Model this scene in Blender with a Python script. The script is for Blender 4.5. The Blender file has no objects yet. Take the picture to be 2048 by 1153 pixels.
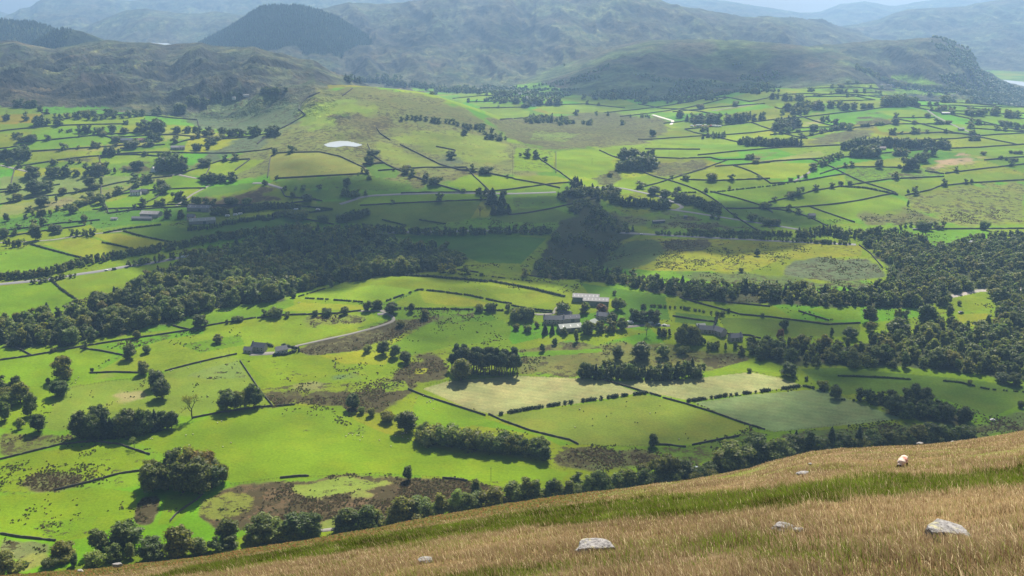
import bpy, math, random
import numpy as np
from mathutils import Vector, Matrix

# ------------------------------------------------------------------ camera, sky, sun, exposure
scene = bpy.context.scene
COL = scene.collection
FPX, PITCH = 2010.0, math.radians(16.53)          # focal length in photo pixels (2048 wide), downward tilt
CT, ST = math.cos(PITCH), math.sin(PITCH)
SUN_EL, SUN_AZ = math.radians(46), math.radians(13)   # azimuth measured from the view direction (+Y) towards +X

cam_d = bpy.data.cameras.new('camera')
cam_d.sensor_width = 36.0
cam_d.lens = 36.0 * FPX / 2048.0
cam_d.clip_start, cam_d.clip_end = 0.1, 60000
cam = bpy.data.objects.new('camera', cam_d); COL.objects.link(cam)
cam.location = (0, 0, 0)
cam.rotation_euler = (math.radians(90) - PITCH, 0, 0)
scene.camera = cam

world = bpy.data.worlds.new('World'); scene.world = world
world.use_nodes = True
wn = world.node_tree
bg = wn.nodes['Background']
sky = wn.nodes.new('ShaderNodeTexSky')
sky.sky_type = 'NISHITA'
sky.sun_disc = False
sky.sun_elevation = SUN_EL
sky.sun_rotation = SUN_AZ
sky.altitude = 300
sky.air_density, sky.dust_density, sky.ozone_density = 1.0, 2.5, 1.0
wn.links.new(sky.outputs[0], bg.inputs[0])
bg.inputs[1].default_value = 0.055

sd = bpy.data.lights.new('sun', 'SUN')
sd.energy = 4.9; sd.angle = math.radians(0.55); sd.color = (1.0, 0.93, 0.82)
sun = bpy.data.objects.new('sun', sd); COL.objects.link(sun)
SDIR = Vector((math.sin(SUN_AZ)*math.cos(SUN_EL), math.cos(SUN_AZ)*math.cos(SUN_EL), math.sin(SUN_EL)))
sun.rotation_euler = SDIR.to_track_quat('Z', 'Y').to_euler()

vs = scene.view_settings
vs.view_transform = 'Standard'; vs.look = 'None'; vs.gamma = 1.0; vs.use_curve_mapping = False
vs.exposure = 0.84
cy = scene.cycles
cy.max_bounces = 5; cy.diffuse_bounces = 2; cy.glossy_bounces = 2; cy.transmission_bounces = 3
cy.transparent_max_bounces = 12; cy.volume_bounces = 0
cy.use_denoising = True; cy.volume_step_rate = 4
try: cy.denoiser = 'OPENIMAGEDENOISE'
except Exception: pass
try: cy.denoising_prefilter = 'ACCURATE'
except Exception: pass

# ------------------------------------------------------------------ helpers: pixels <-> rays
def ray(px, py):
    px = np.asarray(px, float); py = np.asarray(py, float)
    v = (576.5 - py)/FPX
    dy = CT + v*ST; dz = -ST + v*CT; dx = (px - 1024)/FPX
    return dx/dy, -dz/dy                            # lateral slope u, drop per metre forward t
def project(x, y, z):
    c = y*CT - z*ST; up = y*ST + z*CT
    return 1024 + FPX*x/c, 576.5 - FPX*up/c, c

def _h(ix, iy, seed):
    n = (ix.astype(np.int64)*374761393 + iy.astype(np.int64)*668265263 + seed*1274126177) & 0xffffffff
    n = ((n ^ (n >> 13))*1274126177) & 0xffffffff
    return ((n ^ (n >> 16)) & 0xffff)/65535.0
def vnoise(x, y, seed=0):
    fx, fy = np.floor(x), np.floor(y)
    tx, ty = x-fx, y-fy
    tx = tx*tx*(3-2*tx); ty = ty*ty*(3-2*ty)
    ix, iy = fx.astype(np.int64), fy.astype(np.int64)
    a = _h(ix, iy, seed); b = _h(ix+1, iy, seed); c = _h(ix, iy+1, seed); d = _h(ix+1, iy+1, seed)
    return (a*(1-tx)+b*tx)*(1-ty) + (c*(1-tx)+d*tx)*ty
def fbm(x, y, o=4, seed=0, g=0.5):
    s = 0; a = 1; n = 0
    for k in range(o):
        s = s + a*vnoise(x*2**k + 17.3*k, y*2**k - 9.1*k, seed+k); n += a; a *= g
    return s/n
def ridged(x, y, o=4, seed=0):
    s = 0; a = 1; n = 0
    for k in range(o):
        s = s + a*(1-np.abs(2*vnoise(x*2**k+5.7*k, y*2**k+3.1*k, seed+k)-1)); n += a; a *= 0.5
    return s/n
def sstep(a, b, x):
    t = np.clip((x-a)/(b-a), 0, 1); return t*t*(3-2*t)

# ------------------------------------------------------------------ terrain: valley floor through control points
CP = []                                             # (u, lnY, z)
def cp(px, py, Y):
    u, t = ray(px, py); CP.append((float(u), math.log(Y), float(-t*Y)))
def D0(py): return np.interp(py, [265, 330, 400, 500, 600, 700, 800, 900, 1000, 1150], [1950, 1760, 1560, 1290, 1085, 945, 825, 725, 645, 540])
for py in (1000, 900, 800, 700, 600, 500, 400, 330):
    for px in (-500, 0, 512, 1024, 1536, 2048, 2500):
        if 540 < py < 640 and 500 < px < 1600: continue
        cp(px, py, float(D0(py)))
for px in (-500, 0, 400, 800): cp(px, 1130, 560)
# the green knoll in the middle and the river gorge behind it
for p in ((300, 668, 985), (560, 592, 1085), (780, 545, 1160), (930, 538, 1180), (1150, 560, 1140), (1330, 590, 1095), (850, 620, 1040), (1100, 640, 1020), (600, 650, 1000),
          (1440, 620, 1050), (1700, 640, 1020)): cp(*p)
for px, z, Y in ((850, -349, 1260), (560, -346, 1190), (1150, -346, 1240)):
    u, t = ray(px, 500); CP.append((float(u), math.log(Y), z))
cp(1300, 560, 1150); cp(1300, 480, 1345); cp(1600, 560, 1150); cp(1600, 495, 1300)
# left fields towards the foot of the craggy hill
for p in ((0, 265, 1950), (250, 265, 1960), (0, 225, 2120), (200, 232, 2110), (350, 262, 1980), (-500, 265, 1950)): cp(*p)
# low moorland hill with the tarn
for p in ((600, 400, 1560), (600, 330, 1700), (685, 289, 1850), (650, 230, 2080), (705, 171, 2350), (560, 192, 2380), (850, 186, 2350), (950, 216, 2300), (1010, 262, 2130),
          (450, 240, 2230), (500, 196, 2400), (800, 270, 1960), (420, 300, 1860), (900, 330, 1740), (620, 175, 2420)): cp(*p)
for px, z, Y in ((700, -300, 2680), (560, -290, 2700), (850, -315, 2650), (960, -322, 2600)):
    u, t = ray(px, 200); CP.append((float(u), math.log(Y), z))
# basin in the middle distance and the rising fields on the right
for p in ((1150, 300, 1950), (1100, 250, 2350), (1100, 215, 2830), (1000, 190, 3050), (1250, 225, 2700), (1350, 250, 2380), (1350, 205, 2850), (1250, 340, 1760), (1450, 190, 2800),
          (1600, 250, 2280), (1700, 195, 2640), (1850, 205, 2600), (1850, 270, 2080), (2048, 250, 2230), (2048, 215, 2600), (1600, 310, 1850), (1900, 330, 1760), (2500, 230, 2400), (1560, 178, 2800)): cp(*p)
for px in (-600, -200, 200, 600, 1000, 1400): 
    for Y in (3600, 5200, 8000, 12000):
        u, t = ray(px, 100); CP.append((float(u), math.log(Y), -345.0 if Y < 5000 else -330))
for px in (1700, 1950, 2200, 2600):
    for Y in (3500, 4400, 5200, 8000, 12000):
        u, t = ray(px, 100); CP.append((float(u), math.log(Y), -400.0))
CPa = np.array(CP)
SU, SL = 1.6, 1.0
def _tps(r2): return 0.5*r2*np.log(r2 + 1e-12)
_A = np.stack([CPa[:, 0]*SU, CPa[:, 1]*SL], 1)
_r2 = ((_A[:, None]-_A[None])**2).sum(2)
_n = len(_A)
_K = np.zeros((_n+3, _n+3)); _K[:_n, :_n] = _tps(_r2) + np.eye(_n)*2e-4
_P = np.concatenate([np.ones((_n, 1)), _A], 1); _K[:_n, _n:] = _P; _K[_n:, :_n] = _P.T
_w = np.linalg.solve(_K, np.concatenate([CPa[:, 2], np.zeros(3)]))

NU = 1360
US = np.linspace(-0.74, 0.74, NU)
YS = np.concatenate([np.exp(np.arange(math.log(400), math.log(1350), 0.0022)), np.exp(np.arange(math.log(1350), math.log(12800), 0.0042))])
NY = len(YS)
cu = np.linspace(-0.74, 0.74, 220); cl = np.linspace(math.log(400), math.log(12800), 420)
gu, gl = np.meshgrid(cu, cl)
q = np.stack([gu.ravel()*SU, gl.ravel()*SL], 1)
zc_ = np.zeros(len(q))
for i in range(0, len(q), 20000):
    qq = q[i:i+20000]
    r2 = ((qq[:, None]-_A[None])**2).sum(2)
    zc_[i:i+20000] = _tps(r2) @ _w[:_n] + _w[_n] + qq @ _w[_n+1:]
zc_ = zc_.reshape(gu.shape)
def bil(grid, fi, fj):
    i = np.clip(np.floor(fi).astype(int), 0, grid.shape[0]-2); j = np.clip(np.floor(fj).astype(int), 0, grid.shape[1]-2)
    a = np.clip(fi-i, 0, 1); b = np.clip(fj-j, 0, 1)
    return (grid[i, j]*(1-b)+grid[i, j+1]*b)*(1-a) + (grid[i+1, j]*(1-b)+grid[i+1, j+1]*b)*a
UU, YY = np.meshgrid(US, YS)
LL = np.log(YY)
ZV = bil(zc_, (LL-cl[0])/(cl[1]-cl[0]), (UU-cu[0])/(cu[1]-cu[0]))
XX = UU*YY
ZV = ZV + (fbm(XX/90, YY/90, 3, 3)-0.5)*3.0*np.clip(YY/1500, 0.3, 1.2) + (fbm(XX/25, YY/25, 3, 8)-.5)*1.0
def far_hill(px0, px1, py0, py1):                   # amount of extra roughness
    return 0
# tarn basin: level the ground round it
TU, TT = ray(686, 289); TY = 1850.0; TZ = float(-TT*TY)
_e = np.sqrt(((XX-float(TU)*TY)/44)**2 + ((YY-TY)/42)**2)
ZV = ZV + (TZ-0.6-ZV)*(1-sstep(0.95, 1.7, _e))

# ------------------------------------------------------------------ ridges: crest lines at their own distance, with slopes front and back
RID = np.zeros(ZV.shape, np.int32)
Z = ZV.copy()
def ridge(idx, crest, D, zb, wf, wb, rough=(60, 14), pw=1.3, kind='plain', dfun=None, seed=0, k=9.0):
    global Z, RID
    c = np.array(crest, float)
    u, t = ray(c[:, 0], c[:, 1])
    Dc = np.full(len(c), float(D)) if np.isscalar(D) else np.array(D, float)
    zc = -t*Dc
    Di = np.interp(UU, u, Dc); zci = np.interp(UU, u, zc)
    edge = np.maximum(np.maximum(u[0]-UU, UU-u[-1]), 0)*Di
    zci = zci - edge*0.35
    s = np.where(YY < Di, (Di-YY)/wf, (YY-Di)/wb)
    s = np.clip(s + (fbm(XX/(wf*0.6), YY/(wf*0.9), 2, seed+40)-0.5)*0.30*np.clip(s*3, 0, 1), 0, 1)
    p = (1-s)**pw; p = p*(1-sstep(0, .12, .12-s)*0.0)
    p = np.where(s < 0.08, 1-(s*s/0.16)*pw, np.maximum(p, 0)) if False else (0.5+0.5*np.cos(np.pi*s**(0.9)))*0.45 + p*0.55
    sc, amp = rough
    away = np.clip(s*(3 if kind == 'crag' else 5), 0.12 if kind == 'crag' else 0.22, 1)*np.clip((1-s)*4, 0, 1)
    if kind == 'crag':                              # rocky ribs running down to the lower left
        a = math.radians(28)
        xr = XX*math.cos(a)+YY*math.sin(a)*0.55; yr = -XX*math.sin(a)+YY*math.cos(a)*0.55
        n = ridged(xr/(sc*2.6), yr/sc, 4, seed+11)-0.55
        n = n + (ridged(xr/(sc*1.1), yr/(sc*0.36), 4, seed+23)-0.55)*0.5
    elif kind == 'gully':
        n = ridged(XX/sc, YY/(sc*3.2), 4, seed+11)-0.55 + (ridged(XX/(sc*.45)+YY/(sc*1.4), YY/(sc*1.6), 4, seed+31)-.55)*0.5 + (ridged(XX/(sc*.16), YY/(sc*.4), 3, seed+37)-.55)*0.16
    else:
        n = fbm(XX/sc, YY/(sc*1.6), 4, seed+11)-0.5
    zb_ = np.minimum(ZV, -200) - 7.0
    h = zb_ + (zci-zb_)*p + n*amp*away*np.clip((zci-zb_)/110, 0, 1)
    h = np.where(s >= 1, -9999, h)
    m = np.maximum(Z, h) + np.exp(-np.abs(Z-h)/k)*k*0.35*(h > -9000)
    RID = np.where(h > Z, idx, RID)
    Z = m

L_CRAG, L_HUMP, L_WSL, L_COMB, L_MASS, L_SPUR, L_WALLA, L_FAR1, L_FAR2, L_FAR3, L_FAR4, L_FAR5 = range(1, 13)
ridge(L_FAR1, [(-300, 10), (-60, 18), (0, 23), (18, 28), (60, 30), (200, 30)], 10500, -330, 2000, 1500, (500, 60), seed=1)
ridge(L_FAR2, [(-300, 70), (-20, 55), (15, 37), (40, 19), (60, 16), (72, 6), (85, -2), (140, -12), (220, -6), (240, 1), (262, 3), (286, 0), (330, -8), (500, -16), (700, -10), (900, -10)], 8600, -330, 2300, 1500, (420, 120), kind='gully', seed=2)
ridge(L_FAR3, [(100, 90), (160, 60), (205, 40), (250, 22), (290, 18), (350, 25), (400, 27), (430, 22), (480, 31), (560, 33), (680, 15), (760, 9), (900, 6)], 6500, -300, 1100, 900, (260, 60), kind='gully', seed=3)
ridge(L_FAR5, [(1200, -30), (1340, -8), (1450, 3), (1550, 19), (1600, 27), (1640, 24), (1680, 9), (1730, 3), (1790, 14), (1850, 2), (1900, -6), (2100, -22), (2500, -30)], 10000, -400, 2500, 1500, (500, 90), kind='gully', seed=4)
ridge(L_FAR4, [(1560, 95), (1640, 62), (1700, 52), (1760, 40), (1790, 28), (1815, 20), (1870, 17), (1930, 14), (1990, 1), (2050, -12), (2500, -40)], 7000, -400, 2000, 1400, (330, 90), kind='gully', seed=5)
ridge(L_MASS, [(560, 40), (640, 17), (700, 10), (780, 8), (850, 1), (880, -6), (1000, -24), (1200, -16), (1318, -2), (1340, 9), (1400, 19), (1480, 36), (1540, 38), (1596, 40), (1650, 50), (1690, 65), (1740, 79), (1770, 84), (1850, 100)],
      5600, -345, 2150, 1200, (360, 130), 1.15, 'gully', seed=6)
ridge(L_COMB, [(360, 110), (395, 88), (430, 70), (460, 54), (482, 40), (505, 24), (520, 14), (545, 11), (600, 12), (640, 21), (680, 38), (715, 60), (740, 76), (790, 105), (830, 126), (870, 158)],
      4700, -340, 620, 500, (120, 8), 1.0, seed=7)
ridge(L_SPUR, [(1010, 178), (1060, 156), (1130, 132), (1220, 98), (1300, 84), (1400, 80), (1500, 84), (1600, 92), (1660, 104), (1700, 116), (1740, 146), (1765, 168)],
      [3900, 3900, 3900, 3900, 3900, 3900, 3800, 3700, 3600, 3500, 3400, 3350], -325, 860, 1500, (260, 42), 0.95, 'gully', seed=8)
ridge(L_WALLA, [(1600, 100), (1650, 90), (1740, 82), (1800, 80), (1858, 77), (1890, 80), (1920, 92), (1938, 102), (1950, 120), (1956, 138), (1972, 150), (2000, 168), (2048, 186), (2120, 205)],
      3900, -330, 900, 700, (120, 60), 0.95, 'gully', seed=9)
ridge(L_WSL, [(-400, 0), (-200, 20), (0, 39), (30, 42), (62, 43), (98, 52), (115, 62), (160, 86)], 4300, -330, 700, 600, (120, 10), seed=10)
ridge(L_HUMP, [(55, 95), (75, 80), (95, 66), (128, 57), (165, 63), (205, 78), (235, 95)], 3700, -250, 330, 350, (60, 8), seed=11)
ridge(L_CRAG, [(-500, 100), (-200, 92), (0, 84), (28, 82), (62, 92), (108, 99), (150, 90), (215, 81), (250, 84), (288, 88), (300, 86), (330, 92), (400, 86), (430, 92), (480, 94), (510, 93), (540, 104), (600, 120), (626, 122), (642, 132), (662, 145), (690, 157), (715, 172)],
      [3050]*12 + [3000, 3000, 3000, 2950, 2950, 2900, 2850, 2850, 2800, 2780, 2750], -290, 900, 500, (100, 82), 0.9, 'crag', seed=12)

# the lake lies in its own trough
_px, _py, _ = project(XX, YY, Z)
_lake = (YY > 3650) & (YY < 5050) & (_px > 1890) & ((RID == 0) | (RID == L_FAR4) | (Z < -385))
Z = np.where(_lake, np.minimum(Z, -398.0), Z)
def grid_ij(x, y):
    u = x/y
    return np.interp(y, YS, np.arange(NY)), (u-US[0])/(US[1]-US[0])
def gz(x, y):
    fi, fj = grid_ij(np.asarray(x, float), np.asarray(y, float)); return bil(Z, fi, fj)
def p2g(px, py, ymin=0):
    """ground point of the valley seen at photo pixel (px, py): arrays x, y, z"""
    px = np.atleast_1d(np.asarray(px, float)); py = np.atleast_1d(np.asarray(py, float))
    ox, oy, oz = [], [], []
    for i in range(0, len(px), 400):
        u, t = ray(px[i:i+400], py[i:i+400])
        fj = np.clip((u-US[0])/(US[1]-US[0]), 0, NU-1.001); j = fj.astype(int); b = fj-j
        zc = Z[:, j]*(1-b)+Z[:, j+1]*b              # NY x n
        g = zc + t[None]*YS[:, None]                # above ray when > 0
        if ymin: g[YS < ymin] = -1
        hit = g > 0
        k = np.where(hit.any(0), hit.argmax(0), NY-1)
        k = np.clip(k, 1, NY-1)
        g1 = g[k, np.arange(len(u))]; g0 = g[k-1, np.arange(len(u))]
        f = np.where(g1 > g0, np.clip(-g0/(g1-g0+1e-9), 0, 1), 1)
        Y = YS[k-1] + (YS[k]-YS[k-1])*f
        ox.append(u*Y); oy.append(Y); oz.append(-t*Y)
    return np.concatenate(ox), np.concatenate(oy), np.concatenate(oz)
def g1(px, py):
    x, y, z = p2g([px], [py]); return float(x[0]), float(y[0]), float(gz(x, y)[0])
def mpp(y, z): return (y*CT - z*ST)/FPX             # metres per photo pixel at that depth
def densify(pts, step=6.0):
    out = []
    for (a, b) in zip(pts[:-1], pts[1:]):
        n = max(1, int(math.hypot(b[0]-a[0], b[1]-a[1])/step))
        for i in range(n): out.append((a[0]+(b[0]-a[0])*i/n, a[1]+(b[1]-a[1])*i/n))
    out.append(pts[-1]); return out
# ------------------------------------------------------------------ ground cover: fields and moor as regions on the ground
PAL = dict(G=(.128, .215, .006), GY=(.178, .235, .010), GD=(.080, .150, .012), GP=(.165, .215, .040), H=(.232, .262, .098), HD=(.165, .215, .070),
           M=(.105, .112, .032), MO=(.125, .142, .040), B=(.095, .130, .055), P=(.300, .245, .125), OL=(.135, .190, .020), S=(.33, .31, .27), F=(.045, .065, .025))
GC = np.zeros((NY, NU, 4), np.float32)
big = fbm(XX/160, YY/160, 4, 50); mid = fbm(XX/35, YY/35, 4, 60); rid = ridged(XX/120, YY/200, 4, 70)
GC[..., :3] = np.array(PAL['G'])[None, None]
GC[..., :3] += (big[..., None]-.5)*np.array([.09, .03, .01])
GC[..., 3] = .26
wx_, wy_ = XX+60*(fbm(XX/260, YY/260, 2, 201)-.5), YY+90*(fbm(XX/260, YY/260, 2, 202)-.5)      # parcels of slightly different grass
pu, pv = np.floor((wx_*.95+wy_*.3)/150), np.floor((wy_*.95-wx_*.3)/120)
pc = np.stack([_h(pu.astype(np.int64), pv.astype(np.int64), 300+k) for k in range(3)], -1)-.5
GC[..., :3] *= 1+pc*np.array([.50, .26, .4])*(1+.7*sstep(1400, 1700, YY))[..., None]; GC[..., 3] += pc[..., 2]*.25
def mixto(mask, c, a=None):
    GC[..., :3] = GC[..., :3]*(1-mask[..., None]) + np.array(c)*mask[..., None]
    if a is not None: GC[..., 3] = GC[..., 3]*(1-mask) + a*mask
gyN, gxN = np.gradient(Z); 
dY = np.gradient(YS)[:, None]; dX = (US[1]-US[0])*YY
slope = np.hypot(gyN/dY, gxN/dX)
far = RID > 0
base_m = np.stack([.082+.05*(big-.5), .096+.05*(mid-.5), .058+0*big], -1)
GC[..., :3] = np.where(far[..., None], base_m, GC[..., :3]); GC[..., 3] = np.where(far, .42, GC[..., 3])
h = np.clip(sstep(.50, .66, mid*.6+big*.4), 0, 1)*far
mixto(h*.75, (.058, .056, .052))                              # heather
h = np.clip(sstep(.40, .30, mid*.5+big*.5), 0, 1)*far
mixto(h*.8, (.165, .185, .080))                                  # grass
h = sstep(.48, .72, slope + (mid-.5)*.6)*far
mixto(h*.8, (.044, .047, .050))                               # crags: dark rock, darkened further to stand in for cliff shade
for k in (L_COMB, L_WSL, L_HUMP): mixto((RID == k)*.85, PAL['F'], .3)
mixto((RID == L_SPUR)*sstep(.60, .35, big)*.6, (.085, .135, .04), .3)

def region(name, pts, rush=None, jit=0.0, a=1.0):
    c = np.array(PAL[name]) if isinstance(name, str) else np.array(name)
    P_ = densify(list(pts)+[pts[0]], 8.0)
    px = np.array([p[0] for p in P_]); py = np.array([p[1] for p in P_])
    x, y, z = p2g(px, py)
    fi, fj = grid_ij(x, y)
    if np.max(np.abs(np.diff(np.log(y)))) > .30: print('region jump', name, pts[0], np.round(y.min()), np.round(y.max()))
    v = np.random.default_rng(abs(hash((int(pts[0][0]), int(pts[0][1])))) % 9999).uniform(-1, 1, 3)
    c = c*(1+v*np.array([.17, .08, .15])*(1 if name in ('G', 'GD', 'GY', 'GP') else .5))
    soft = name in ('M', 'MO', 'B', 'P') or not isinstance(name, str)
    i0, i1 = max(0, int(math.ceil(fi.min()))-14), min(NY-1, int(fi.max())+15); j0, j1 = max(0, int(fj.min())-14), min(NU-1, int(fj.max())+15)
    if i1 <= i0 or j1 <= j0: return
    m = np.zeros((i1-i0+1, j1-j0+1), np.float32)
    for i in range(i0, i1+1):
        k = np.nonzero(((fi[:-1] <= i) & (fi[1:] > i)) | ((fi[:-1] > i) & (fi[1:] <= i)))[0]
        if len(k) < 2: continue
        xs = np.sort(fj[k] + (i-fi[k])/(fi[k+1]-fi[k])*(fj[k+1]-fj[k]))
        for a0, a1 in zip(xs[0::2], xs[1::2]):
            b0, b1 = max(j0, int(math.ceil(a0))), min(j1, int(a1))
            if b1 >= b0: m[i-i0, b0-j0:b1-j0+1] = 1
    sl = (slice(i0, i1+1), slice(j0, j1+1))
    if soft:
        m = bblur(m, 5); mx, my = XX[sl], YY[sl]
        n_ = fbm(mx/26, my/26, 4, 77); m = sstep(.34, .66, m+(n_-.5)*1.15)*np.clip(m*8, 0, 1)
    m = m*a
    GC[sl][..., :3] = GC[sl][..., :3]*(1-m[..., None]) + c*m[..., None]
    if rush is not None: GC[sl][..., 3] = GC[sl][..., 3]*(1-m) + rush*m
    if name in ('H', 'HD'):                             # cut rows of hay
        q_ = (XX[sl]*.35+YY[sl]*.94+6*fbm(XX[sl]/70, YY[sl]/70, 2, 33))/7.5
        GC[sl][..., :3] *= 1+m[..., None]*((np.sin(q_*6.283)*.06)+(fbm(XX[sl]/9, YY[sl]/9, 3, 35)[...]-.5)*.35)[..., None]
def bblur(a, r):
    for ax in (0, 1):
        for _ in range(2):
            p = np.pad(a, [(r+1, r) if i == ax else (0, 0) for i in (0, 1)], 'edge'); c = np.cumsum(p, ax); n = a.shape[ax]
            a = (np.take(c, range(2*r+1, 2*r+1+n), ax)-np.take(c, range(0, n), ax))/(2*r+1)
    return a
R = region
# ---- low moorland hill round the tarn
R((.150, .175, .040), [(352, 345), (430, 322), (520, 292), (545, 255), (600, 205), (640, 185), (705, 174), (800, 182), (860, 192), (940, 222), (1000, 262), (1015, 285), (1100, 300), (1105, 350), (1000, 352), (890, 372), (740, 352), (540, 362), (360, 355)], .52)
R('MO', [(600, 200), (640, 180), (700, 174), (790, 180), (860, 195), (930, 222), (1005, 264), (930, 250), (850, 234), (790, 228), (740, 205), (690, 193)], .45)
R('B', [(360, 240), (420, 212), (480, 200), (560, 196), (604, 196), (598, 215), (612, 235), (570, 260), (540, 268), (470, 262), (400, 258)], .45)
R((.16, .225, .025), [(610, 212), (640, 200), (690, 198), (745, 215), (765, 230), (735, 238), (745, 250), (690, 252), (620, 258), (596, 246)], .22)
R('MO', [(650, 230), (720, 228), (770, 240), (820, 250), (850, 268), (760, 262), (680, 262)], .62)
R('MO', [(655, 262), (740, 262), (800, 266), (835, 275), (730, 282), (650, 276)], .70)
R((.17, .22, .03), [(770, 270), (880, 262), (940, 270), (1010, 288), (1020, 330), (940, 325), (870, 305), (800, 285)], .34)
R('B', [(870, 318), (905, 314), (930, 328), (955, 338), (920, 341), (890, 334)], .3)
R('B', [(405, 308), (460, 288), (520, 272), (545, 278), (510, 300), (440, 318), (400, 330)], .5)
R('MO', [(670, 294), (730, 292), (745, 315), (790, 335), (860, 345), (940, 340), (1020, 345), (890, 366), (840, 372), (760, 360), (730, 320)], .62)
R((.16, .22, .03), [(755, 285), (800, 295), (850, 320), (885, 338), (840, 344), (790, 328), (755, 312)], .25)
R('GP', [(538, 308), (560, 305), (640, 306), (690, 318), (725, 335), (738, 348), (640, 354), (540, 360)], .14)
R('GY', [(360, 348), (420, 325), (480, 320), (532, 320), (500, 338), (470, 350), (400, 352)], .08)
R('GD', [(545, 362), (640, 356), (735, 350), (830, 372), (770, 382), (690, 378), (570, 378)], .34)
R('GD', [(730, 332), (772, 327), (800, 345), (790, 358), (745, 352)], .2)
# ---- left fields
R('GP', [(0, 355), (100, 350), (180, 352), (280, 354), (240, 372), (130, 392), (0, 408)], .12)
R('GP', [(0, 412), (120, 395), (250, 372), (330, 358), (330, 366), (200, 398), (100, 420), (0, 434)], .16)
R((.19, .2, .07), [(70, 412), (190, 388), (250, 378), (180, 404), (120, 420)], .45)
R('G', [(185, 398), (240, 386), (300, 368), (345, 356), (390, 358), (400, 368), (340, 392), (270, 416), (190, 420)], .08)
R('GY', [(180, 398), (215, 388), (262, 392), (230, 402), (190, 408)], .25)
R('G', [(275, 412), (335, 392), (400, 372), (390, 400), (330, 412)], .1)
R('GD', [(0, 440), (110, 425), (270, 418), (380, 412), (380, 440), (280, 448), (160, 462), (60, 462), (0, 470)], .3)
R('G', [(30, 272), (150, 268), (275, 266), (300, 276), (180, 292), (60, 302), (40, 300)], .04)
R('GP', [(150, 296), (300, 282), (345, 280), (230, 302), (60, 306)], .1)
R('MO', [(52, 324), (110, 308), (205, 306), (212, 318), (150, 322), (70, 323)], .85)
R('G', [(30, 325), (120, 324), (175, 326), (185, 335), (40, 338)], .06)
R('GY', [(190, 322), (235, 311), (325, 313), (300, 322), (240, 327), (200, 327)], .05)
R('G', [(230, 306), (330, 296), (362, 300), (340, 310), (250, 310)], .05)
R('MO', [(222, 330), (300, 320), (312, 330), (300, 340), (240, 345)], .8)
R('GP', [(310, 347), (350, 347), (342, 357), (240, 372), (290, 355)], .3)
R('G', [(0, 250), (60, 246), (110, 250), (100, 258), (20, 268), (0, 268)], .15)
R('G', [(118, 236), (190, 238), (290, 232), (280, 248), (200, 256), (120, 254)], .06)
R('GP', [(320, 262), (360, 262), (455, 268), (420, 276), (330, 280)], .12)
R('MO', [(0, 238), (60, 240), (40, 252), (0, 250)], .6)
R((.12, .09, .05), [(360, 402), (440, 392), (520, 378), (558, 374), (566, 394), (470, 412), (400, 416)], .85)
R('GD', [(380, 398), (420, 375), (520, 365), (500, 378), (440, 390)], .2)
R('GD', [(575, 380), (690, 380), (740, 392), (640, 402), (600, 400)], .08)
R('GD', [(560, 412), (690, 402), (720, 392), (850, 388), (955, 384), (965, 400), (940, 440), (830, 455), (650, 445)], .04)
R('G', [(715, 408), (740, 394), (850, 387), (975, 386), (980, 402), (850, 405), (730, 410)], .06)
R('GD', [(985, 425), (1050, 416), (1110, 418), (1162, 438), (1100, 446), (1020, 446), (980, 440)], .03)
R('GD', [(1025, 396), (1110, 392), (1130, 402), (1100, 412), (1030, 414)], .35)
R('GD', [(780, 472), (900, 470), (1000, 472), (1094, 476), (1052, 518), (1042, 528), (960, 526), (900, 500)], .02)
R('GD', [(400, 468), (450, 440), (560, 428), (640, 442), (560, 458), (440, 475)], .05)
R('G', [(0, 512), (60, 491), (150, 516), (110, 535), (0, 542)], .03)
R('GY', [(85, 488), (170, 472), (262, 500), (178, 520)], .06)
R('GY', [(178, 470), (235, 467), (345, 487), (275, 503)], .06)
R('GD', [(242, 462), (325, 450), (445, 470), (350, 488)], .04)
R('G', [(0, 480), (70, 468), (180, 450), (200, 462), (90, 480), (0, 500)], .15)
R('G', [(0, 574), (102, 562), (150, 600), (130, 625), (0, 645)], .02)
R('G', [(107, 558), (270, 536), (412, 515), (415, 525), (300, 555), (240, 585), (150, 600)], .02)
# ---- basin and right-hand fields
R('MO', [(965, 236), (1020, 232), (1100, 236), (1180, 222), (1250, 228), (1330, 240), (1340, 262), (1300, 285), (1200, 295), (1090, 297), (1010, 272)], .60)
R('GP', [(1070, 262), (1160, 268), (1130, 284), (1060, 280)], .6)
for b in ([(905, 184), (985, 186), (1030, 194), (1020, 202), (930, 200)], [(930, 204), (1020, 206), (1030, 214), (960, 214)], [(962, 218), (1060, 222), (1058, 236), (1000, 240), (972, 230)], [(1060, 210), (1170, 208), (1250, 216), (1240, 224), (1100, 226)],
          [(1025, 172), (1080, 165), (1120, 178), (1160, 196), (1060, 192)], [(1310, 222), (1440, 206), (1480, 210), (1400, 220), (1330, 226)], [(820, 176), (900, 178), (900, 184), (830, 182)], [(1170, 200), (1240, 206), (1230, 214), (1160, 208)]):
    R('G', b, .08)
R('GY', [(1340, 225), (1440, 214), (1530, 208), (1480, 218), (1380, 228)], .2)
R('G', [(1310, 272), (1400, 268), (1405, 280), (1330, 282)], .08)
R('G', [(1320, 258), (1360, 256), (1370, 248), (1460, 256), (1530, 250), (1480, 266), (1390, 266)], .25)
R('G', [(1112, 304), (1180, 297), (1238, 308), (1222, 325), (1234, 342), (1180, 357), (1112, 348)], .03)
R('G', [(1030, 295), (1108, 302), (1106, 345), (1028, 340)], .42)
R('G', [(892, 370), (930, 351), (1040, 353), (1118, 378), (1030, 382), (950, 384)], .05)
R('G', [(1026, 352), (1110, 352), (1140, 360), (1120, 374), (1060, 366)], .10)
R('MO', [(1188, 350), (1240, 340), (1250, 352), (1232, 372), (1195, 374)], .75)
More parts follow.
